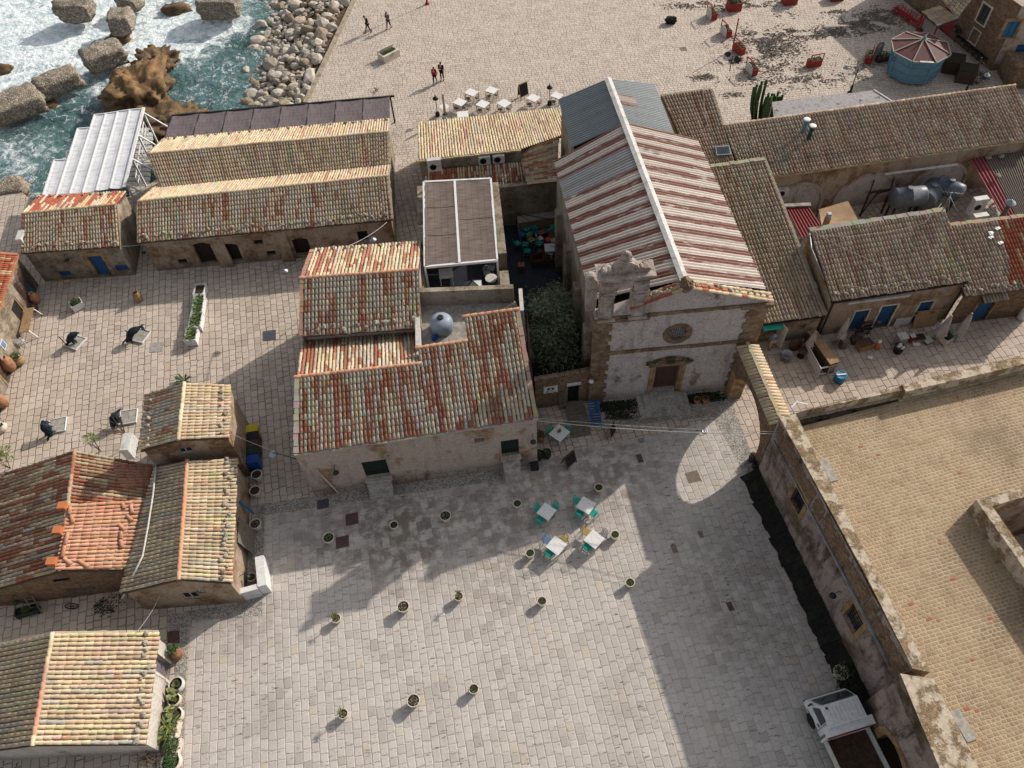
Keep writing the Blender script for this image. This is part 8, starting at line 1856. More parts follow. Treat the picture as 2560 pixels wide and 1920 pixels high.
smallbox(t(3,1,820,1345),(.9,.55,.5),'wood_light','wooden crate stacked with junk below the middle blue door',15,'wood_brown')
smallbox(t(3,1,760,1300),(.7,.5,.35),'wood_brown','dark crate in the junk heap by the small dark window',-12)
smallbox(t(3,1,640,1340),(.4,.4,.7),'wood_grey','grey barrel sized box left in the junk heap behind the counter',3)
p=P(*t(3,1,935,1350)); r=thing('gas_bottle','orange bottle with a white top standing in the junk along the street','bottle',(p.x,p.y,.01)); mb=MB(); mb.lathe([(.15,0),(.17,.08),(.17,.5),(.10,.6)],14); mb.build('bottle',M['orange'],r); mb=MB(); mb.lathe([(.11,.58),(.12,.72),(.05,.75)],12); mb.build('cap',M['white'],r)
r=thing('folded_chairs','pile of folded dark chairs and slats in the junk heap below the small window','chairs',P(*t(3,1,800,1250),.01),R(10)); mb=MB()
for k in range(16): z=.35+.06*k; mb.bar((-.5,rg.uniform(-.2,.2),z),(.5,rg.uniform(-.2,.2),z+rg.uniform(-.1,.1)),.05,.02);
for x in(-.45,.45): mb.bar((x,0,0),(x,.1,1.2),.04,.04)
mb.build('slats',M['iron'],r)
p=P(*t(3,1,880,1435)); mb=MB(); mb.blob((0,0,.06),(.16,.12,.07),3,2,.5,1.6,(1,1,1)); tag(mb.build('plastic_bag',M['white'],None,p),'crumpled white bag lying on the street paving','bag')
r=boxplanter([t(3,1,1480,1225),t(3,1,1550,1180),t(3,1,1605,1260),t(3,1,1540,1290)],.5,'low stone planter with dark green bush between the pinkish parasols','bush',None,'potcream')
p=P(*t(3,1,2175,1090)); r=thing('white_barrel','white plastic barrel at the right edge of the street','barrel',(p.x,p.y,.01)); mb=MB(); mb.lathe([(.2,0),(.24,.1),(.24,.7),(.2,.8),(.15,.82)],16); mb.build('barrel',M['white'],r)
for k,(x,y) in enumerate(((815,1120),(955,1105),(1270,1045),(1405,1030))):
 u,v=WB.pix(t(3,1,x,y)); r=root('hanging_pot',('small hanging pot right of the tall white parasol','small hanging pot left of the middle blue door','small hanging pot with a plant above the plywood board','small hanging pot left of the pinkish parasols')[k],'pot'); mb=MB(); mb.lathe([(.08,-.1),(.12,.08),(.10,.08)],12,WB.pt(u,v,.14)); mb.build('pot',M['terracotta'],r); mb=MB(); bushy(mb,WB.pt(u,v+.08,.14),.1,40,.07,GREENS[:3],1); mb.build('plant',M['leaf'],r)
p=P(*t(3,2,225,215),TZ); r=root('white_bracket','white bent metal bracket on the palace corner by the arch','bracket'); mb=MB(); q=K+Vector((.75,.55,.02)); mb.bar(q,q+Vector((.35,.32,.05)),.07,.05); mb.build('arm',M['white'],r); mb=MB(); mb.bar(q+Vector((.33,.3,.05)),q+Vector((.85,.1,.05)),.07,.05); mb.build('crosspiece',M['white'],r)
# ---- tank courtyard
def htank(p0,p1,rad,z,label,legs=True):
 a,b=P(*p0,z),P(*p1,z); d=(b-a); L=d.length; r=thing('steel_tank',label,'tank',(a.x,a.y,0),math.atan2(d.y,d.x),'tanks in the courtyard'); mb=MB(); MX=Matrix.Rotation(R(90),4,'Y'); mb.lathe([(.05,-.12),(rad*.6,-.08),(rad*.95,.03),(rad,.15),(rad,L*.5),(rad*1.02,L*.5),(rad*1.02,L*.52),(rad,L*.52),(rad,L-.15),(rad*.95,L-.03),(rad*.6,L+.08),(.05,L+.12)],24,(0,0,z),(1,1,1),0,MX); mb.build('tank',M['tanksteel'],r)
 mb=MB(); mb.lathe([(.22,rad-.05),(.22,rad+.1),(.17,rad+.12)],16,(L*.45,0,z)); mb.build('manhole',M['tanksteel'],r); mb=MB()
 for x in(.3,L-.3):
  for y in(-.35,.35): mb.bar((x,y,0),(x,y,z-rad*.8),.12,.1)
 mb.build('stand',M['iron'],r)
RC=lambda x,y:(1920+x*.441,400+y*.441)
htank(RC(705,215),RC(885,200),.72,2.0,'horizontal grey tank at the left of the courtyard, brightest of three'); htank(RC(880,235),RC(960,150),.80,1.6,'grey tank in the middle of the courtyard behind the antenna'); htank(RC(960,130),RC(1100,190),.62,2.0,'dark grey tank at the right of the courtyard near the crimson roof')
r=root('iron_frame','black iron frame with steps standing left of the courtyard tanks','frame'); mb=MB(); q0=[P(*RC(x,y),0) for x,y in((520,320),(640,300),(660,190),(560,210))]
for p in q0: mb.bar(p,p+UP*2.2,.1,.1)
mb.build('post',M['iron'],r); mb=MB()
for k in range(4): mb.bar(q0[k]+UP*2.2,q0[(k+1)%4]+UP*2.2,.1,.1)
mb.bar(q0[0]+UP*.1,q0[2]+UP*2.1,.08,.08); mb.bar(q0[3]+UP*.1,q0[1]+UP*2.1,.08,.08); mb.build('rail',M['iron'],r)
mb=MB(); a,b=P(*t(3,0,1010,1505),3.2),P(*t(3,0,1640,1420),3.2); mb.bar(a,b,.12,.10); tag(mb.build('white_beam',M['white_dirty']),'long pale beam fixed along the arcade wall above the tanks','beam')
# ---- on the roofs
def onroof(pl_,px,z=0): return hit((pl_[0]+UP*z,pl_[1]),px)
for k,px in enumerate((t(3,0,300,1150),t(3,0,350,1205))):
 p=onroof(pl4,px); r=thing('roof_vent',('teal roof vent pipe with white cap, left of the pair on the long roof','teal roof vent pipe with white cap, right of the pair on the long roof')[k],'vent',p,0,'vents on the long roof'); mb=MB(); mb.lathe([(.15,-.1),(.14,.1),(.13,.75),(.21,.95),(.23,1.1)],16); mb.build('pipe',M['kiosk'] if k==0 else plain('dark_teal_paint',(.02,.06,.06),.6,.2,8,.1),r); mb=MB(); mb.lathe([(.25,1.1),(.25,1.14),(.16,1.16),(.02,1.16)],16); mb.build('cap',M['white'],r)
p=onroof(pl4,t(2,0,1820,1310),.1); r=thing('skylight','grey roof window in the brown roof right of the church','skylight',p,math.atan2(d_.y,d_.x)); r.rotation_euler=(R(16),0,0); mb=MB(); mb.box((0,0,.08),(1.0,.75,.16)); mb.build('frame',M['steel'],r); mb=MB(); mb.box((0,0,.165),(.86,.6,.012)); mb.build('pane',M['glass'],r)
p=onroof(plB,t(3,1,1505,165),.0); r=thing('antenna','tripod antenna with stay wires on the ridge of the brown roof','antenna',p); mb=MB(); mb.tube([(0,0,0),(0,0,1.5)],.03,5); mb.tube([(0,0,1.2),(.9,-.2,.0)],.02,4); mb.tube([(0,0,1.2),(.1,-.8,-.2)],.02,4); mb.build('mast',M['steel'],r); mb=MB(); mb.tube([(-.5,.2,1.45),(.7,-.2,1.5)],.015,4)
for k in range(7): x=-.45+k*.18; mb.tube([(x,.15-.05*k-.25,1.46),(x,.15-.05*k+.25,1.46)],.008,4)
mb.build('element',M['steel'],r); antp=p
p=P(*t(3,1,2030,200),2.9); r=thing('chimney_pipe','brown chimney pipe with a conical metal hat by the crimson roof strip','chimney',p); mb=MB(); mb.lathe([(.2,-.5),(.16,.2),(.14,1.0)],14); mb.build('pipe',M['wood_grey'],r); mb=MB(); mb.lathe([(.36,1.05),(.34,1.08),(.05,1.3),(.02,1.32)],18); mb.build('cowl',M['steel'],r); mb=MB()
for k in range(3): a=k*2.1; mb.bar((.13*math.cos(a),.13*math.sin(a),.95),(.13*math.cos(a),.13*math.sin(a),1.1),.03,.02)
mb.build('strut',M['steel'],r)
p=P(*t(3,1,490,300),4.3); r=thing('small_chimney','slim brick chimney with a pale metal cap behind the brown roof','chimney',p,R(8)); mb=MB(); mb.box((0,0,.1),(.28,.28,1.4)); mb.build('stack',M['terracotta'],r); mb=MB(); mb.box((0,0,.95),(.24,.24,.35)); mb.build('cap',M['steel'],r)
for k,px in enumerate((t(3,1,1985,315),t(3,1,1925,355),t(3,1,1925,390),t(3,1,2010,440))):
 p=onroof(plane(P(2411,740,2.9),P(2640,711,3.0),15),px,.14); mb=MB(); mb.box((0,0,0),(.3,.22,.03),rg.uniform(0,2)); mb.box((.06,.02,.03),(.2,.18,.02),rg.uniform(0,2)); tag(mb.build('white_scrap',M['white'],None,p),'small white scrap lying on the brown roof at the right edge','scrap','white scraps on the right edge roof')
cb=lambda pts,pl_,lab,r_=.012,mat='cable',z=.16: cable([onroof(pl_,q,z) for q in pts],r_,mat,0,lab,4)
cb([t(3,1,390,340),t(3,1,600,460),t(3,1,900,600),t(3,1,1150,720),t(3,1,1290,790)],plB,'pale cable running diagonally over the brown roof with the antenna')
cb([t(3,1,340,370),t(3,1,700,385),t(3,1,1050,345),t(3,1,1350,270),t(3,1,1500,100)],plB,'pale cable curving over the upper part of the brown roof to the antenna')
cb([t(3,1,600,800),t(3,1,860,830),t(3,1,1080,830),t(3,1,1210,770),t(3,1,1290,860)],plB,'tangled pale cable near the lower edge of the brown roof')
cb([t(3,0,0,1410),t(3,0,300,1345),t(3,0,700,1320),t(3,0,1150,1230),t(3,0,1700,1110),t(3,0,2212,1095)],pl4,'dark cable winding along the long brown roof',.016,'cable_dark')
cb([t(2,0,1650,760),t(2,0,1665,950),t(2,0,1690,1080),t(2,0,1600,1190)],pl4,'pale cable on the brown roof right behind the church')
p5=plane3(at5(0,0),at5(um,0),at5(0,3.0)); cb([t(1,0,1430,1060),t(1,0,1700,1130),t(1,0,1900,1160),t(1,0,2000,1145),t(1,0,2212,1210),t(2,0,120,1250)],p5,'pale cable winding over the straw roof left of the church')
r=root('roof_floodlights','pair of black floodlights on the corner of the brown roof behind the church','floodlight'); p=at4(uT-.3,vS-.1); mb=MB(); mb.tube([p-UP*.3,p+UP*.7],.03,5); mb.build('pole',M['iron'],r)
for k,o_ in enumerate((Vector((-.25,.1,.75)),Vector((.3,-.05,.5)))): mb=MB(); mb.lathe([(.08,-.12),(.2,.05),(.22,.1),(.02,.1)],14,p+o_,(1,1,1),0,Matrix.Rotation(R(60 if k else -60),4,'X')); mb.build('lamp_head',M['iron'],r)
# ---- stones weighing down the eaves
spm=[]
for k in range(6): mb=MB(); mb.blob((0,0,0),(.13,.11,.085),k*5+2,2,.45,1.4,rg.choice([(.30,.26,.21),(.36,.32,.27),(.24,.20,.16)])); o=mb.build('roof_stone',M['boulder']); spm.append(o.data); bpy.data.objects.remove(o)
def stones(a,b,n,nin,label,jit=.12,upn=UP):
 for k in range(n):
  p=lerp(a,b,(k+rg.uniform(.2,.8))/n)+nin*rg.uniform(.15,.15+jit*3)+UP*.13; o=bpy.data.objects.new('roof_stone',rg.choice(spm)); COL.objects.link(o); o.location=p; s_=rg.uniform(.7,1.35); o.scale=(s_,s_,s_); o.rotation_euler=(rg.uniform(0,1),rg.uniform(0,1),rg.uniform(0,6)); tag(o,label,'stone',label.replace('rough stone weighing down','stones on'))
def nin_of(g,far=False):
 return (g['Ra']-g['Ea']).normalized() if not far else (g['Ra']-g['Fa']).normalized()
stones(g3['Ea'],g3['Eb'],34,nin_of(g3),'rough stone weighing down the front tiles of the twin gabled house')
stones(g3b['Fa'],g3b['Fb'],22,nin_of(g3b,True),'rough stone weighing down the rear tiles of the twin gabled house',.05)
stones(g4['Ea'],g4['Eb'],12,nin_of(g4),'rough stone weighing down the tiles of the house with blue door')
stones(g4['Fa'],g4['Fb'],9,nin_of(g4,True),'rough stone weighing down the rear tiles of the house with blue door',.05)
stones(g7['Ea'],g7['Eb'],14,nin_of(g7),'rough stone weighing down the tiles of the bottom left house')
stones(g6b['Ea'],g6b['Eb'],24,nin_of(g6b),'rough stone weighing down the tiles of the straw tiled alley house')
stones(g6a['Ea'],g6a['Eb'],8,nin_of(g6a),'rough stone weighing down the tiles of the small tall house'); stones(g6a['Fa'],g6a['Fb'],9,nin_of(g6a,True),'rough stone weighing down the left tiles of the small tall house')
stones(P(2079,753.4,3.45),P(2429,701,3.75),22,(Ra2-P(2079,753.4,3.45)).normalized(),'rough stone weighing down the tiles of the brown roof with the antenna')
stones(P(2411,740,2.9),P(2560,721,2.97),10,Vector((0,1,.27)).normalized(),'rough stone weighing down the tiles of the right edge house')
stones(U1,U2,12,(V0-U1).normalized(),'rough stone weighing down the front tiles of the rear red gable'); stones(W0,W1,9,(V0-W0).normalized(),'rough stone weighing down the rear tiles of the rear red gable',.05)
stones(WF.pt(ue,PKZ+.02,-.1),WF.pt(WF.L,8.05,-.1),13,Vector((0,.3,0)),'rough stone weighing down the tile coping right of the church apex'); stones(WF.pt(2.2,8.55,-.1),WF.pt(ue-.3,PKZ-.1,-.1),8,Vector((0,.3,0)),'rough stone weighing down the tile coping left of the church apex')
for k,px in enumerate((t(3,0,1900,1370),t(3,0,2010,1360),t(3,0,1985,1530),t(3,0,2075,1305))):
 p=P(*px,3.05); mb=MB(); mb.blob((0,0,.1),(.22,.2,.13),k+3,2,.35,1.4,(.28,.24,.2)); tag(mb.build('roof_stone',M['boulder'],None,p),'loose grey block on the brown sheets of the right edge shed','stone','blocks on the brown sheets')
# ================================================================== FAR SQUARE
T20=lambda x,y:t(2,0,x,y); T30=lambda x,y:t(3,0,x,y); T10=lambda x,y:t(1,0,x,y)
p0,p1,p2=P(*T10(1115,552)),P(*T10(1248,485)),P(*T10(1050,515)); ex=(p1-p0); ey=(p2-p0); L,B_=ex.length,max(.8,ey.length); r=thing('stone_planter','pale stone planter bench with a raised back and low green plants on the far square','planter',p0,math.atan2(ex.y,ex.x)); mb=MB()
mb.box((L/2,.07,.3),(L,.14,.6)); mb.box((.08,B_/2,.3),(.16,B_-.28,.6)); mb.box((L-.08,B_/2,.3),(.16,B_-.28,.6)); mb.box((L/2,B_-.08,.42),(L,.16,.84)); mb.box((L/2,.07,.64),(L+.06,.22,.08)); mb.build('trough',M['potcream'],r); mb=MB(); mb.box((L/2,B_/2,.5),(L-.32,B_-.3,.08)); mb.build('soil',M['soil'],r); mb=MB();
for k in range(5): bushy(mb,Vector((.35+(L-.7)*k/4,B_/2,.52)),.26,90,.12,GREENS,.9)
mb.build('plant',M['leaf'],r)
def streetlamp(base,top,label,h,arm=None,basecol='iron'):
 p=P(*base); r=thing('street_lamp',label,'street lamp',(p.x,p.y,.004)); mb=MB(); mb.tube([(0,0,0),(0,0,h)],.045,8); mb.build('post',M['iron'],r); mb=MB(); mb.lathe([(.22,0),(.20,.12),(.10,.2),(.09,.7),(.05,.75)],12); mb.build('base',M[basecol],r)
 if arm is not None:
  a=Vector(arm); mb=MB(); mb.tube([Vector((0,0,h-.25)),Vector((0,0,h-.25))*1+a*.4+UP*.30,a+UP*(h+.12)],.022,5); mb.tube([Vector((0,0,h-.6)),a*.6+UP*(h-.05)],.014,4); mb.build('arm',M['iron'],r); mb=MB(); mb.lathe([(.28,-.02),(.2,.05),(.07,.12),(.03,.2)],14,a+UP*(h-.02)); mb.build('lamp_shade',M['steel'],r)
 else: mb=MB(); mb.lathe([(.05,h),(.2,h+.15),(.22,h+.45),(.05,h+.6)],10); mb.build('lantern',M['steel'],r)
streetlamp(T10(1480,35),None,'lamp post with dark green and red foot, cut by the top edge',3.6,None,'red')
a=P(*T30(715,560),2.25)-P(*T30(710,800)); a.z=0; streetlamp(T30(708,805),None,'curved arm lamp post behind the brown roof, left of the blue kiosk',2.3,(-.9,.2,0))
streetlamp(T30(1695,815),None,'tall thin lamp post right of the blue kiosk',3.3,(.5,-.9,-1.0))
p=P(*T10(1045,790)); r=thing('bird','small grey brown bird on the pale paving above the reed roof','bird',(p.x,p.y,.004),R(30)); mb=MB(); mb.blob((0,0,.14),(.17,.08,.08),3,2,.1); mb.blob((.17,0,.22),(.05,.05,.05),1,1,.05); mb.bar((.2,0,.22),(.28,0,.21),.02,.02); mb.bar((-.12,0,.14),(-.34,0,.10),.07,.02); mb.bar((.02,.03,0),(.02,.03,.1),.012,.012); mb.bar((.02,-.03,0),(.02,-.03,.1),.012,.012); mb.build('body',M['wood_grey'],r); mb=MB();
for s_ in(-1,1): mb.poly([Vector((.1,s_*.06,.19)),Vector((-.1,s_*.07,.18)),Vector((-.16,s_*.34,.22)),Vector((.02,s_*.30,.24))])
mb.build('wing',M['wood_grey'],r)
# red planters with panels
def redplanter(px,py,label,panel=True,rz=0,pole=False,plant=True,arch='white_dirty',big=False,frame=True):
 p=P(px,py); r=thing('red_planter',label,'planter',(p.x,p.y,.004),R(rz),'red planters round the café corner'); a,b,h=(1.25,.95,.75) if big else (1.2,.55,.62); mb=MB()
 for s_ in(-1,1): mb.box((0,s_*(b/2-.02),h/2),(a,.04,h)); mb.box((s_*(a/2-.02),0,h/2),(.04,b-.08,h))
 mb.build('box',M['red'],r); mb=MB(); mb.box((0,0,h-.1),(a-.08,b-.08,.05)); mb.build('soil',M['soil'],r)
 if frame and not big:
  mb=MB()
  for s_ in(-1,1): mb.bar((s_*(a/2-.03),-b/2+.03,h),(s_*(a/2-.03),-b/2+.03,1.2),.06,.06)
  mb.bar((-a/2,-b/2+.03,1.2),(a/2,-b/2+.03,1.2),.06,.08); mb.build('rail',M['red'],r)
 if panel:
  n=12; mb=MB(); f=[Vector((a*.46*math.cos(PI-PI*k/n),-b/2-.03,.45+.42*math.sin(PI*k/n))) for k in range(n+1)]+[Vector((a*.46,-b/2-.03,.04)),Vector((-a*.46,-b/2-.03,.04))]; g=[v+Vector((0,.03,0)) for v in f]; mb.poly(f); mb.poly(g[::-1])
  for k in range(len(f)): mb.poly([f[k],g[k],g[(k+1)%len(f)],f[(k+1)%len(f)]])
  mb.build('arched_panel',M[arch],r)
 if pole: mb=MB(); mb.bar((-a/2+.05,-b/2+.03,0),(-a/2+.05,-b/2+.03,2.9),.08,.08); mb.build('pole',M['red'],r)
 if plant:
  mb=MB();
  if big: bushy(mb,Vector((0,0,h)),.55,300,.16,GREENS,.9)
  else: rosette(mb,Vector((-.2,.05,h-.05)),22,.5,.06,GREENS,1.1,.35); bushy(mb,Vector((.25,.05,h-.05)),.22,60,.10,GREENS,.9)
  mb.build('plant',M['leaf'],r)
 return r
redplanter(*T20(1722,150),'red planter with a white arched panel and frame, uppermost of the slanting row',True,-78)
redplanter(*T20(1845,300),'red planter with a pale panel and bare frame, second of the slanting row',True,-74)
redplanter(*T20(1955,450),'red planter with a tall red pole, in the middle of the slanting row',True,-68,True,True,'red')
redplanter(*T20(2065,625),'red planter with a white arched panel, lowest of the slanting row',True,-72)
redplanter(*T20(1912,80),'big square red planter full of green leaves at the top edge',False,4,False,True,'red',True)
redplanter(*T30(180,25),'red planter cut by the top edge, left of two',False,6,False,True,'red',True); redplanter(*T30(582,-8),'red planter cut by the top edge, right of two',False,6,False,False,'red',True)
redplanter(*T30(392,568),'lone red planter with an open frame on the seaweed strewn paving',False,12)
redplanter(*T30(862,520),'small red planter beside the tall grey board with a white star',False,70,False,True,'red')
p=P(*T30(925,525)); r=thing('grey_board','tall grey arched board with a white star shape beside the blue kiosk','board',(p.x,p.y,.004),R(20)); n=12; mb=MB(); f=[Vector((.42*math.cos(PI-PI*k/n),0,1.35+.42*math.sin(PI*k/n))) for k in range(n+1)]+[Vector((.42,0,.05)),Vector((-.42,0,.05))]; g=[v+Vector((0,.05,0)) for v in f]; mb.poly(f); mb.poly(g[::-1])
for k in range(len(f)): mb.poly([f[k],g[k],g[(k+1)%len(f)],f[(k+1)%len(f)]])
mb.build('board',M['grey_paint'],r); mb=MB()
for k in range(4): a=k*PI/4; mb.bar((.22*math.cos(a),-.012,1.38+.22*math.sin(a)),(-.22*math.cos(a),-.012,1.38-.22*math.sin(a)),.035,.01,(1,1,1),0,Vector((0,1,0)))
mb.build('star',M['white'],r)
p=P(*T30(985,525)); r=thing('plant_trough','brown trough of leafy plants between the grey board and the blue kiosk','planter',(p.x,p.y,.004),R(15)); mb=MB(); mb.box((0,0,.25),(1.2,.5,.5)); mb.build('trough',M['wood_brown'],r); mb=MB(); bushy(mb,Vector((0,0,.5)),.5,180,.15,GREENS,.7); mb.build('plant',M['leaf'],r)
mb=MB(); mb.blob((0,0,.28),(.5,.36,.34),5,3,.4,1.5,(1,1,1),0,None,False,.3); tag(mb.build('dark_heap',M['moss_dark'],None,P(*T20(1370,200))),'dark rounded heap standing alone on the far square','heap')
# kiosk
kc=Vector((35.56,59.35,0)); K8=[(2.38,190.6+45*k) for k in range(8)]
M['potcream2']=plain('weathered_pale_rib',(.34,.31,.26),.8,.25,7,.3)
r=thing('kiosk','eight sided blue kiosk with a faded red panelled roof on short legs','kiosk',kc); KV=lambda rad,k,z:Vector((rad*math.cos(R(190.6+45*k)),rad*math.sin(R(190.6+45*k)),z))
mb=MB(); rb,rt=1.95,2.12
for k in range(8):
 a,b=KV(rb,k,.32),KV(rb,k+1,.32); c,d=KV(rt,k+1,2.28),KV(rt,k,2.28); mb.poly([a,b,c,d])
 for v in(.30,.66):
  q0,q1=lerp(a,d,v),lerp(b,c,v); nn2=((a+b)/2).normalized(); nn2.z=0; mb.bar(lerp(q0,q1,.04)+nn2*.015,lerp(q0,q1,.96)+nn2*.015,.05,.07,(1,1,1),0,nn2)
 mb.bar(a*1.01,d*1.01,.09,.09)
mb.poly([KV(rb,k,.32) for k in range(8)][::-1]); mb.build('wall',M['kiosk'],r); mb=MB()
for k in range(8): mb.bar(KV(2.36,k,2.33),KV(2.36,k+1,2.33),.12,.16); mb.bar(KV(1.98,k,.3),KV(1.98,k+1,.3),.1,.12)
mb.build('rim',M['kiosk'],r); mb=MB(); ap=Vector((0,0,3.15))
for k in range(8): mb.poly([KV(2.42,k,2.40),KV(2.42,k+1,2.40),ap])
rf_=mb.build('roof',M['kiosk_roof'],r); mb=MB()
for k in range(8): mb.bar(KV(2.44,k,2.44),ap+UP*.03,.10,.05); mb.bar(KV(2.42,k,2.42),KV(2.42,k+1,2.42),.08,.04)
mb.build('ribs',M['potcream2'],rf_); mb=MB(); mb.lathe([(.2,3.12),(.12,3.25),(.03,3.5)],8); mb.build('finial',M['kiosk'],rf_)
for k in range(8): mb=MB(); mb.bar(KV(1.6,k+.5,0),KV(1.6,k+.5,.3),.18,.14); mb.build('leg',M['concrete'],r)
mb=MB(); q=lerp(KV(2.42,2,2.45),KV(2.42,3,2.45),.5); mb.bar(lerp(KV(2.44,1,2.47),KV(2.44,2,2.47),.3),lerp(KV(2.44,1,2.47),KV(2.44,2,2.47),.85),.2,.03); mb.build('roof_patch',M['white_dirty'],rf_)
mb=MB(); mb.tube([KV(2.2,0,1.75)+Vector((.12*math.cos(a*.7),0,.16*math.sin(a*.7))) for a in range(10)],.03,5); mb.build('ring_handle',M['iron'],r)
# dark huts, bench
for k,(px,sz) in enumerate(((T30(1580,600),(1.5,1.6,1.0)),(T30(1690,690),(1.4,1.3,1.1)))):
 p=P(*px); r=thing('wicker_cube',('dark olive wicker cube seat beside the kiosk, upper of two','dark olive wicker cube seat beside the kiosk, lower of two')[k],'seat',(p.x,p.y,.004),R(-25)); mb=MB(); mb.box((0,0,sz[2]/2),sz);
 for q in range(6): mb.box((0,0,.1+.15*q),(sz[0]+.03,sz[1]+.03,.05))
 mb.build('body',M['plastic_brown'],r); mb=MB(); mb.box((0,0,sz[2]+.03),(sz[0]+.05,sz[1]+.05,.07)); mb.build('top',plain('olive_cover',(.035,.03,.016),.9,.3,8,.1),r)
# cactus
r=thing('candelabra_cactus','tall many stemmed candelabra cactus behind the brown roof','cactus',P(*T20(2150,1040))); CG=[(.045,.09,.03),(.06,.11,.035),(.035,.075,.025)]
mb=MB()
for k in range(46):
 a=rg.uniform(0,6.3); q=1.7*math.sqrt(rg.random()); x,y=q*math.cos(a)+.5,q*math.sin(a)*.55; h=rg.uniform(1.6,2.9)*(1-.35*(x-.5)/1.7 if x>.5 else 1)*(1.25 if x<0 else .85); mb.tube([(x*.6,y*.6,0),(x*.9,y*.9,h*.35),(x,y,h*.6),(x+rg.uniform(-.08,.08),y,h),(x,y,h+.05)],[.07,.11,.12,.10,.04],6,rg.choice(CG))
mb.build('stems',M['leaf'],r)
# pale sheet canopy behind the long roof
CA=root('sheet_canopy','pale cracked sheet canopy behind the long brown roof, below the kiosk','canopy'); z_=2.3; q4_=[P(*T30(40,880),z_),P(*T30(915,780),z_),P(*T30(1080,885),z_),P(*T30(1060,960),z_-.1),P(*T30(60,1050),z_-.1)]
mb=MB(); n=4
for k in range(n):
 a,b=lerp(q4_[0],q4_[1],k/n),lerp(q4_[0],q4_[1],(k+.985)/n); c,d=lerp(q4_[4],q4_[2],(k+.985)/n),lerp(q4_[4],q4_[2],k/n); s_=MB(); s_.hexa([d-UP*.02,c-UP*.02,b-UP*.02,a-UP*.02],[d,c,b,a]); s_.build('sheet',M['sheet_cracked'] if 'sheet_cracked' in M else M.setdefault('sheet_cracked',wallmat('cracked_pale_sheet',(.34,.325,.33),(.16,.14,.14),.62,1.6,.5,.03,1.5,.6)),CA)
 mb.bar(Vector((a.x,a.y,0)),a-UP*.03,.08,.08); mb.bar(a-UP*.05,d-UP*.05,.06,.08)
mb.bar(q4_[1]+UP*.03,q4_[2]+UP*.03,.1,.08); mb.bar(Vector((q4_[1].x,q4_[1].y,0)),q4_[1]-UP*.03,.08,.08); mb.build('frame',M['white_dirty'],CA)
# ---- café building at the top right
CB=root('stone_house','dark rough stone house at the top right corner with framed windows and red café front','house')
k0=Vector((42.28,59.03,0)); k1=Vector((38.3,73.5,0)); HC=5.6; wl5=Wall(k1,k0); wr5=Wall(k0,Vector((56,58.4,0)))
o1=wl5.rect(T30(1800,150),T30(1925,60)); c_=wl5.pix(T30(1865,125)); o1=(c_[0]-.5,c_[1]-.75,c_[0]+.5,c_[1]+.75); c_=wl5.pix(T30(1785,315)); o2=(c_[0]-.45,max(.8,c_[1]-.55),c_[0]+.45,max(.8,c_[1]-.55)+1.1); c_=wl5.pix(T30(1520,260)); o3=(c_[0]-.55,.03,c_[0]+.55,2.2)
ops_=[o for o in sorted([o1,o2,o3])]; ok=[]
for o in ops_:
 if not ok or o[0]>ok[-1][2]+.05: ok.append(o)
 elif o[1]>ok[-1][3]+.05: ok.append(o)
mb=MB(); wl5.build(mb,[(0,4.3),(max(.5,o3[2]+.6),4.3),(max(.5,o3[2]+.61),HC),(wl5.L,HC)],ok,.3)
for o in ok: backing(mb,wl5,o,.31)
c_=wr5.pix(T30(2095,255)); o4=(c_[0]-.5,c_[1]-.7,c_[0]+.5,c_[1]+.7); c_=wr5.pix(T30(2195,440)); o5=(c_[0]-.6,.05,c_[0]+.9,2.3)
mb.build('wall',M['rubble'],CB); mb=MB(); wr5.build(mb,[(0,HC),(wr5.L,HC)],sorted([o4,o5]),.3); backing(mb,wr5,o4,.31); backing(mb,wr5,o5,.31); mb.poly([wl5.pt(0,HC),wl5.pt(wl5.L,HC),wr5.pt(wr5.L,HC),wr5.pt(wr5.L,HC,-14)]); mb.build('side_wall',M['plaster_house'],CB)
frame_bars(CB,wl5,o1,M['potcream'],.16,.05,True,'window_frame'); window(CB,wl5,o1,'glass','wood_grey',.06,True,.12); frame_bars(CB,wl5,o2,M['potcream'],.08,.04,True,'window_frame'); window(CB,wl5,o2,'dark','white_dirty',.05,True,.1)
door(CB,wl5,o3,M['red'],3,.1,M['red'],.25); frame_bars(CB,wr5,o4,M['ashlar'],.2,.05,True,'window_frame'); window(CB,wr5,o4,'azure','azure',.06,True,.08); door(CB,wr5,o5,M['wood_blue'],4,.1,None)
mb=MB(); zc_=2.7; tileslope(mb,P(*T30(1480,50),zc_+.5),P(*T30(1645,160),zc_+.5),P(*T30(1475,225),zc_),P(*T30(1335,100),zc_),STRAW+BROWN[:2],.21,.37); mb.build('porch_roof',[M['tile'],M['bed']],CB)
mb=MB();
for q in(T30(1345,105),T30(1470,215)): p=P(*q,zc_); mb.bar(Vector((p.x,p.y,0)),p-UP*.1,.12,.12)
mb.build('porch_post',M['red'],CB)
mb=MB(); zc_=4.3; tileslope(mb,P(*T30(1560,-140),zc_+.6),P(*T30(1790,-40),zc_+.6),P(*T30(1645,140),zc_),P(*T30(1500,-10),zc_),STRAW+BROWN[:2],.21,.37); mb.tube([P(*T30(1495,-15),zc_-.05),P(*T30(1640,148),zc_-.05)],.07,6,(.3,.3,.3),0); mb.tube([P(*T30(1640,148),zc_-.05),P(*T30(1735,5),zc_-.0)],.07,6,(.3,.3,.3),0); mb.build('low_roof',[M['tile'],M['bed']],CB)
AN=root('stone_annex','low flat topped rubble annex beside the dark stone house at the right edge','building'); mb=MB(); mb.prism([(42.5,56.4),(46.4,55.9),(46.8,58.2),(42.7,58.7)],0,1.9); mb.build('wall',M['rubble'],AN); mb=MB()
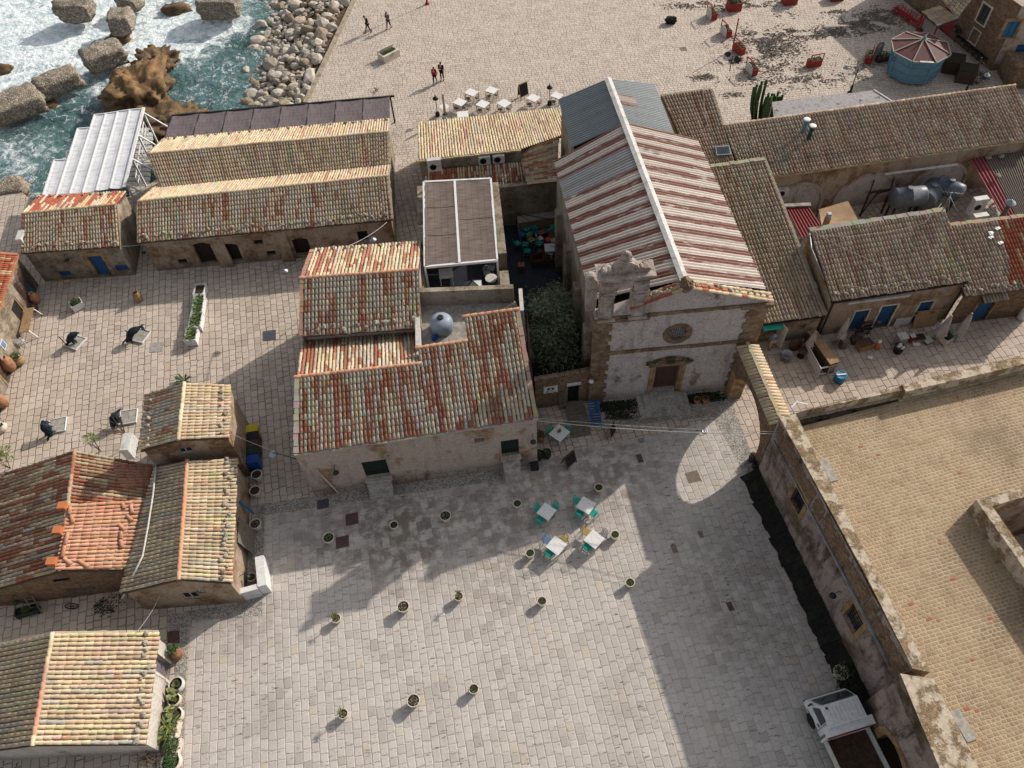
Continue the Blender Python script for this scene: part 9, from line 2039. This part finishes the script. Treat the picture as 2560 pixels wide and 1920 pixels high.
for k in range(40): mb.blob((rg.uniform(42.7,46.3),rg.uniform(56.3,58.2),1.9),(.22,.18,.08),k,1,.3,1.3,(.20,.15,.10))
mb.build('coping',M['boulder'],AN)
r=root('terracotta_block','reddish plastered building behind the dark stone house, cut by the corner','building'); mb=MB(); mb.prism([(50,62),(64,61.4),(65,80),(49,80)],0,7.2); mb.build('wall',plain('red_brown_plaster',(.22,.115,.085),.9,.2,2,.2),r); mb=MB(); mb.bar((50,62,7.25),(64,61.4,7.25),.35,.18); mb.build('coping',M['white_dirty'],r)
RG='red chairs before the café at the top right'
rp=None
for k in range(9):
 p=P(*T30(1105+24*k,75+16*k),.4);
 if rp is None: rp=chair_proto(M['red_bright'] if 'red_bright' in M else M.setdefault('red_bright',plain('bright_red_paint',(.36,.02,.025),.6,.2,8,.1)),'red_chair'); q=rp; q.location=(p.x,p.y,.004); tag(q,'bright red chair in the row before the café at the top right','chair',RG)
 else: q=dup(rp,(p.x,p.y,.004),R(rg.uniform(60,120)),'bright red chair in the row before the café at the top right',RG)
r=root('red_booth','tall red shutter box beside the café door at the top edge','box'); p=P(*T30(1350,70)); mb=MB(); mb.box((p.x,p.y,1.0),(.9,.5,2.0),R(-75)); mb.build('body',M['red_bright'],r); mb=MB(); mb.box((p.x,p.y,2.03),(1.0,.6,.06),R(-75)); mb.build('cap',M['red_bright'],r)
p=P(*T30(1310,265)); r=thing('red_parasol_base','red post on a round foot before the tiled porch','post',(p.x,p.y,.004)); mb=MB(); mb.lathe([(.28,0),(.26,.1),(.06,.14)],14); mb.build('foot',M['plastic_brown'],r); mb=MB(); mb.tube([(0,0,.1),(0,0,1.5)],.05,6); mb.build('post',M['red'],r)
shrub(*T30(1800,730),.8,.9,260,'dark bush in the shade beside the lamp post at the right',[(.012,.022,.010),(.02,.03,.012)],ls=.15)
shrub(*T30(1600,370),1.6,.6,260,'dark bush against the stone house below the red door',[(.012,.018,.010),(.02,.026,.012)],ls=.14)
r=root('terrace_tables','dark tables and silver chairs under the small window of the stone house','furniture'); mb=MB()
for k in range(6):
 p=P(*T30(1640+40*k,380+35*k),.0); mb.box((p.x,p.y,.7),(.7,.7,.05),R(-40)); mb.tube([(p.x,p.y,0),(p.x,p.y,.7)],.04,5)
mb.build('tables',M['iron'],r); mb=MB()
for k in range(4):
 p=P(*T30(1690+30*k,400+30*k),.0); mb.tube([(p.x,p.y,.4),(p.x+.2,p.y,.8),(p.x+.3,p.y+.2,.85)],.02,4); mb.tube([(p.x-.2,p.y,.4),(p.x,p.y+.2,.85)],.02,4)
mb.build('chairs',M['steel'],r)
# ---- dry seaweed drifted over the square
SW=[(T20(2160,330),4.0,2.2,1300),(T20(2212,470),3.2,1.4,700),(T20(1880,535),1.4,.5,260),(T20(1670,665),1.5,.6,260),(T20(1770,735),.6,.35,90),(T20(1915,820),1.0,.5,140),(T20(2040,690),1.1,.5,160),(T30(60,400),3.0,2.0,900),(T30(520,290),5.0,1.0,1200),(T30(680,230),3.0,1.2,800),(T30(900,190),3.6,1.8,1500),(T30(1000,120),2.6,1.5,600),(T20(1600,40),4.0,1.0,500),(T20(2050,30),4.5,1.2,700),(T30(600,100),2.0,.4,160),(T30(150,700),4.0,2.0,350),(T30(450,680),3.0,1.2,300),(T30(60,560),2.5,1.5,350),(T30(120,265),.8,.3,80),(T30(200,270),.5,.3,60),(T30(760,660),2.0,.8,120),(T30(150,130),1.5,.8,90),(T20(1800,100),1.4,.8,120),(T30(850,560),2.5,1.0,160),(T20(2100,600),2.0,1.2,260),(T30(250,620),6,3,350)]
mb=MB(); SC_=[(.19,.155,.125),(.24,.20,.165),(.14,.115,.092),(.29,.245,.20)]
for (px,a,b,n) in SW:
 c=P(*px)
 for k in range(n):
  x,y=rg.gauss(0,a*.42),rg.gauss(0,b*.42);
  if mnoise.noise(Vector((x*.9+c.x,y*1.4+c.y,0)))<-.12: continue
  p=c+Vector((x,y,.01)); s_=rg.uniform(.06,.15); th_=rg.uniform(0,6.3); h_=rg.uniform(.01,.07); dx=Vector((math.cos(th_),math.sin(th_),0))*s_; dy=Vector((-math.sin(th_),math.cos(th_),0))*s_*.45
  mb.face([mb.vert(p-dx),mb.vert(p+dy*.9+UP*h_),mb.vert(p+dx),mb.vert(p-dy*.9+UP*h_*.4)],rg.choice(SC_))
tag(mb.build('dry_seaweed',M['vcmatte']),'brown dry seaweed drifted in patches over the far square','seaweed',kind='stuff')
# ================================================================== TRUCK
TR=lambda x,y:(2000+x*.2941,1640+y*.2941)
zr=2.1; fl_,fr_,rl_,rr_=P(*TR(165,415),zr),P(*TR(485,320),zr),P(*TR(255,605),zr),P(*TR(585,515),zr); ax=((fl_+fr_)/2-(rl_+rr_)/2); cc=(fl_+fr_+rl_+rr_)/4; wd=((fl_-fr_).length+(rl_-rr_).length)/2; ln_=ax.length
r=thing('truck','small white tipper truck with a rusty empty bed parked under the palace wall','truck',(cc.x,cc.y,.004),math.atan2(ax.y,ax.x)-PI/2); w2=wd/2; l2=ln_/2
prof=[(-l2-.05,.55),(-l2-.05,1.15),(-l2+.0,2.02),(l2-.08,2.06),(l2+.42,1.18),(l2+.55,.95),(l2+.56,.45),(l2-.2,.40)]
mb=MB();
def cab(x,k): return [Vector((x*(1.0 if z<1.25 else .93),y,z)) for y,z in prof]
A_,B_=cab(-w2*1.05,0),cab(w2*1.05,0); n=len(prof); ia=[mb.vert(p) for p in A_]; ib=[mb.vert(p) for p in B_]
for k in range(n): mb.face([ia[k],ia[(k+1)%n],ib[(k+1)%n],ib[k]])
mb.face(ia[::-1]); mb.face(ib); mb.build('cab',M['white'],r)
mb=MB()
for k in range(9): x=-w2*.78+k*w2*1.56/8; mb.bar((x,-l2+.12,2.05),(x,l2-.2,2.085),.09,.035)
mb.build('roof_ribs',M['white'],r)
mb=MB(); mb.hexa([Vector(p) for p in((-w2*.86,l2+.015,2.00),(-w2*.93,l2+.40,1.28),(w2*.93,l2+.40,1.28),(w2*.86,l2+.015,2.00))],[Vector(p) for p in((-w2*.86,l2+.03,2.02),(-w2*.93,l2+.42,1.30),(w2*.93,l2+.42,1.30),(w2*.86,l2+.03,2.02))]); mb.build('windscreen',M['glass'],r)
for s_ in(-1,1):
 mb=MB(); x=s_*w2*1.0; q=[Vector((x,-l2+.30,1.22)),Vector((x,l2+.12,1.22)),Vector((s_*w2*.985,l2-.12,1.92)),Vector((s_*w2*.985,-l2+.30,1.92))]; mb.hexa(q,[v+Vector((s_*.04,0,0)) for v in q]); mb.build('side_window',M['glass'],r)
 mb=MB(); mb.bar((s_*w2*1.07,-l2+.22,.62),(s_*w2*1.07,l2+.2,.62),.02,.03); mb.bar((s_*w2*1.07,-l2+.22,.62),(s_*w2*1.03,-l2+.22,1.9),.015,.02); mb.build('door_seam',M['iron'],r)
 mb=MB(); mb.box((s_*(w2*1.05+.16),l2+.20,1.55),(.10,.06,.34)); mb.bar((s_*w2*1.02,l2+.16,1.45),(s_*(w2*1.05+.15),l2+.20,1.5),.03,.03); mb.build('mirror',M['iron'],r)
 mb=MB(); mb.box((s_*w2*.72,l2+.565,.72),(.34,.05,.20)); mb.build('headlight',M['glass'],r)
 for y in(l2-.28,-l2-2.05):
  wh=None; mb=MB(); MX=Matrix.Rotation(R(90),4,'Y'); mb.lathe([(.20,-.11),(.34,-.11),(.36,-.07),(.36,.07),(.34,.11),(.20,.11)],20,(s_*(w2*.98),y,.36),(1,1,1),0,MX); wo=mb.build('wheel',M['rubber'],r); mb=MB(); mb.lathe([(.05,-.10),(.20,-.09),(.20,.10),(.12,.115),(.05,.13)],16,(s_*(w2*.98),y,.36),(1,1,1),0,MX); mb.build('rim',M['steel'],wo)
mb=MB(); mb.box((0,l2+.58,.50),(wd*1.02,.10,.2)); mb.build('bumper',M['iron'],r)
for s_ in(-1,1): mb=MB(); mb.bar((s_*.1,l2+.42,1.29),(s_*.62,l2+.22,1.72),.02,.02); mb.build('wiper',M['iron'],r); mb=MB(); mb.box((s_*w2*1.075,-l2+.36,1.02),(.03,.16,.05)); mb.build('door_handle',M['iron'],r)
mb=MB(); mb.box((-w2*.75,l2-.22,2.10),(.10,.10,.06)); mb.build('marker_lamp',M['iron'],r); mb=MB(); mb.box((0,l2+.635,.52),(.46,.012,.11)); mb.build('number_plate',M['white'],r)
mb=MB(); mb.box((0,-l2-1.6,.55),(.8,3.2,.18)); mb.build('chassis',M['iron'],r)
bl_=2.9; mb=MB(); y0=-l2-.30; mb.box((0,y0-bl_/2,.86),(wd*1.12,bl_,.06)); fb_=mb.build('bed_floor',M['rust_bed'],r)
mb=MB()
for s_ in(-1,1): mb.box((s_*wd*.56,y0-bl_/2,1.10),(.05,bl_-.02,.44));
mb.box((0,y0-bl_,1.10),(wd*1.12-.06,.05,.44)); mb.build('side_board',M['white_dirty'],r)
mb=MB(); mb.box((0,y0+.02,1.34),(wd*1.24,.10,1.0)); mb.hexa([Vector(p) for p in((-wd*.64,y0-.03,1.80),(wd*.64,y0-.03,1.80),(wd*.64,y0+.36,1.86),(-wd*.64,y0+.36,1.86))],[Vector(p) for p in((-wd*.64,y0-.03,1.86),(wd*.64,y0-.03,1.86),(wd*.64,y0+.36,1.92),(-wd*.64,y0+.36,1.92))]); mb.build('headboard',M['white'],r); mb=MB(); mb.box((0,y0-.06,1.78),(wd*1.2,.05,.05)); mb.build('headboard_edge',M['red'],r)
mb=MB()
for k in range(60): mb.blob((rg.uniform(-wd*.5,wd*.5),y0-rg.uniform(.2,bl_-.1),.90),(.05,.04,.02),k,1,.3,1.5)
mb.build('rubble',M['rust_bed'],r)
p=P(*t(3,3,615,850),.3); r=thing('round_planter','round white rimmed pot with a trailing plant at the foot of the palace wall','flower pot',(p.x,p.y,.3)); mb=MB(); mb.lathe([(.28,0),(.36,.3),(.38,.36),(.33,.36),(.32,.3)],18); mb.build('pot',M['potcream'],r); mb=MB(); bushy(mb,Vector((.1,0,.35)),.5,140,.14,DK+GREENS[:2],.6); mb.build('plant',M['leaf'],r)
shrub(*t(3,3,680,940),.6,.7,240,'dark trailing weeds on the palace plinth above the truck',DK+GREENS[2:3],ls=.12)
# ================================================================== PEOPLE
def skin(name,verts,edges,radii,mat,parent,rootv=0,sub=1):
 me=bpy.data.meshes.new(name); me.from_pydata([tuple(v) for v in verts],edges,[]); me.materials.append(mat); o=bpy.data.objects.new(name,me); COL.objects.link(o); o.parent=parent
 m=o.modifiers.new('skin','SKIN'); m.use_smooth_shade=True
 if not me.skin_vertices: me.attributes
 sv=me.skin_vertices[0].data if me.skin_vertices else None
 for k,rd in enumerate(radii):
  rr=rd if isinstance(rd,tuple) else (rd,rd); sv[k].radius=rr; sv[k].use_root=(k==rootv)
 s=o.modifiers.new('sub','SUBSURF'); s.levels=sub; s.render_levels=sub; return o
def person(px,py,face,label,h=1.72,stride=.0,coat='cloth_black',legs='cloth_black',hair='hair',coatlen=.80,longhair=False,armpose=0,bend=0,z=0,scarf=None):
 p=P(px,py,z); k=h/1.72; r=thing('person',label,'person',(p.x,p.y,z+.004),R(face-90)); r.scale=(k,k,k); V_=Vector
 hp=V_((0,0,.93)); ch=V_((0,.02,1.28)); nk=V_((0,.02+bend*.06,1.46)); hd=V_((0,.045+bend*.14,1.56-bend*.03));
 vs=[hp,V_((0,.01,1.10)),ch,nk,hd,V_((0,hd.y+.005,hd.z+.11))]; es=[(0,1),(1,2),(2,3),(3,4),(4,5)]; rd=[(.155,.11),(.14,.10),(.17,.115),.055,(.078,.098),(.066,.078)]
 leg=[]; hands=[]
 for s_ in(-1,1):
  st=stride*s_; b=len(vs); vs+=[V_((s_*.095,0,.86)),V_((s_*.10,st*.35+.03,.48)),V_((s_*.10,st*.8-.02*(st<0),.09+(.06 if st<0 else 0))),V_((s_*.115,st*.8+.15,.035+(.02 if st<0 else 0)))]; es+=[(0,b),(b,b+1),(b+1,b+2),(b+2,b+3)]; rd+=[.085,.058,.040,(.042,.03)]; leg.append(b)
  b=len(vs); sh=V_((s_*.185,.01,1.40));
  if armpose==1: el=V_((s_*.22,.06,1.13)); wr=V_((s_*.08,.25,1.18)); hn=V_((s_*.03,.30,1.22))
  else: el=V_((s_*.24,-.02-st*.2,1.13)); wr=V_((s_*.23,.05-st*.35,.90)); hn=V_((s_*.22,.07-st*.4,.82))
  vs+=[sh,el,wr,hn]; es+=[(2,b),(b,b+1),(b+1,b+2),(b+2,b+3)]; rd+=[.058,.042,.030,(.032,.020)]
  dv=(hn-wr).normalized(); sd_=dv.cross(V_((0,1,0) if armpose!=1 else (0,0,1))).normalized(); nb=b+3
  for f in range(4):
   q=len(vs); o_=sd_*(f-1.5)*.017; L_=(.075,.085,.08,.062)[f]; vs+=[hn+o_+dv*.035,hn+o_+dv*(.03+L_*.7)+V_((-s_*.008,0,0)),hn+o_+dv*(.03+L_)+V_((-s_*.02,0,-.003))]; es+=[(nb,q),(q,q+1),(q+1,q+2)]; rd+=[.009,.0085,.007]
  q=len(vs); vs+=[hn+sd_*(-.035)*1+dv*.0+V_((0,.015,0)),hn+sd_*(-.05)+dv*.03+V_((0,.02,0))]; es+=[(nb,q),(q,q+1)]; rd+=[.010,.008]; hands.append(b)
 skin('body',vs,es,rd,M['skin'],r,0,1)
 # trousers, coat, shoes, hair: cloth over the same skeleton
 tv=[hp]; te=[]; tr=[(.165,.12)]
 for b in leg: q=len(tv); tv+=[vs[b],vs[b+1],vs[b+2]+V_((0,0,.02))]; te+=[(0,q),(q,q+1),(q+1,q+2)]; tr+=[.098,.070,.056]
 skin('trousers',tv,te,tr,M[legs],r)
 cv=[V_((0,0,coatlen)),V_((0,.01,1.08)),ch,V_((0,.02,1.43))]; ce=[(0,1),(1,2),(2,3)]; cr_=[(.20,.145),(.165,.125),(.19,.135),(.085,.08)]
 for b in hands: q=len(cv); cv+=[vs[b],vs[b+1],vs[b+2]]; ce+=[(2,q),(q,q+1),(q+1,q+2)]; cr_+=[.078,.060,.047]
 skin('coat',cv,ce,cr_,M[coat],r,1)
 for b in leg:
  mb=MB(); f0,f1=vs[b+2],vs[b+3]; mb.blob((f0+f1)/2-V_((0,.02,.02)),(.048,.135,.05),3,2,.05,1,(1,1,1),0,None,True); mb.build('shoe',M['rubber'],r)
 mb=MB(); mb.blob(hd+V_((0,-.022,.05)),(.088,.104,.105),2,3,.06,2,(1,1,1),0,None,True)
 if longhair: mb.blob(hd+V_((0,-.075,-.09)),(.095,.06,.19),4,2,.1,2,(1,1,1),0,None,True)
 mb.build('hair',M[hair],r); mb=MB(); mb.blob(hd+V_((0,.10,.035)),(.013,.02,.022),1,1,0); mb.build('nose',M['skin'],r)
 for s_ in(-1,1): mb=MB(); mb.blob(hd+V_((s_*.034,.088,.055)),(.014,.010,.010),1,1,0); mb.build('eye',M['rubber'],r); mb=MB(); mb.blob(hd+V_((s_*.082,-.0,.035)),(.012,.024,.032),1,1,0); mb.build('ear',M['skin'],r)
 mb=MB(); mb.blob(hd+V_((0,.092,-.022)),(.024,.010,.007),1,1,0); mb.build('mouth',M['lips'],r)
 if scarf: mb=MB(); mb.lathe([(.085,1.40),(.10,1.44),(.075,1.49)],12,(0,.02,0)); mb.build('collar',M[scarf],r)
 return r
M['lips']=plain('lips',(.25,.09,.08),.6,.05,20,0)
person(*T10(975,285),205,'person in a long dark coat walking with bowed head towards the sea',1.78,.30,'cloth_black','cloth_black','hair',.66,False,0,1.0)
person(*T10(1152,248),235,'person in a black jacket over a long grey top, walking on the far square',1.70,.26,'cloth_grey','cloth_black','hair',.68,False,1,.4)
person(*T10(1550,722),255,'person in a red coat with long dark hair beside a taller companion',1.62,.24,'cloth_red','cloth_black','hair',.74,True,0,0)
person(*T10(1612,695),250,'tall person in a black suit with a pale collar beside the red coat',1.80,.05,'cloth_black','cloth_black','hair',.76,False,1,0,0,'white')
person(*RS(20,400),100,'person in a blue jacket and light shirt in the dark doorway right of the church',1.70,.1,'blue','skin','hair',.86,False,0,.2,.16)
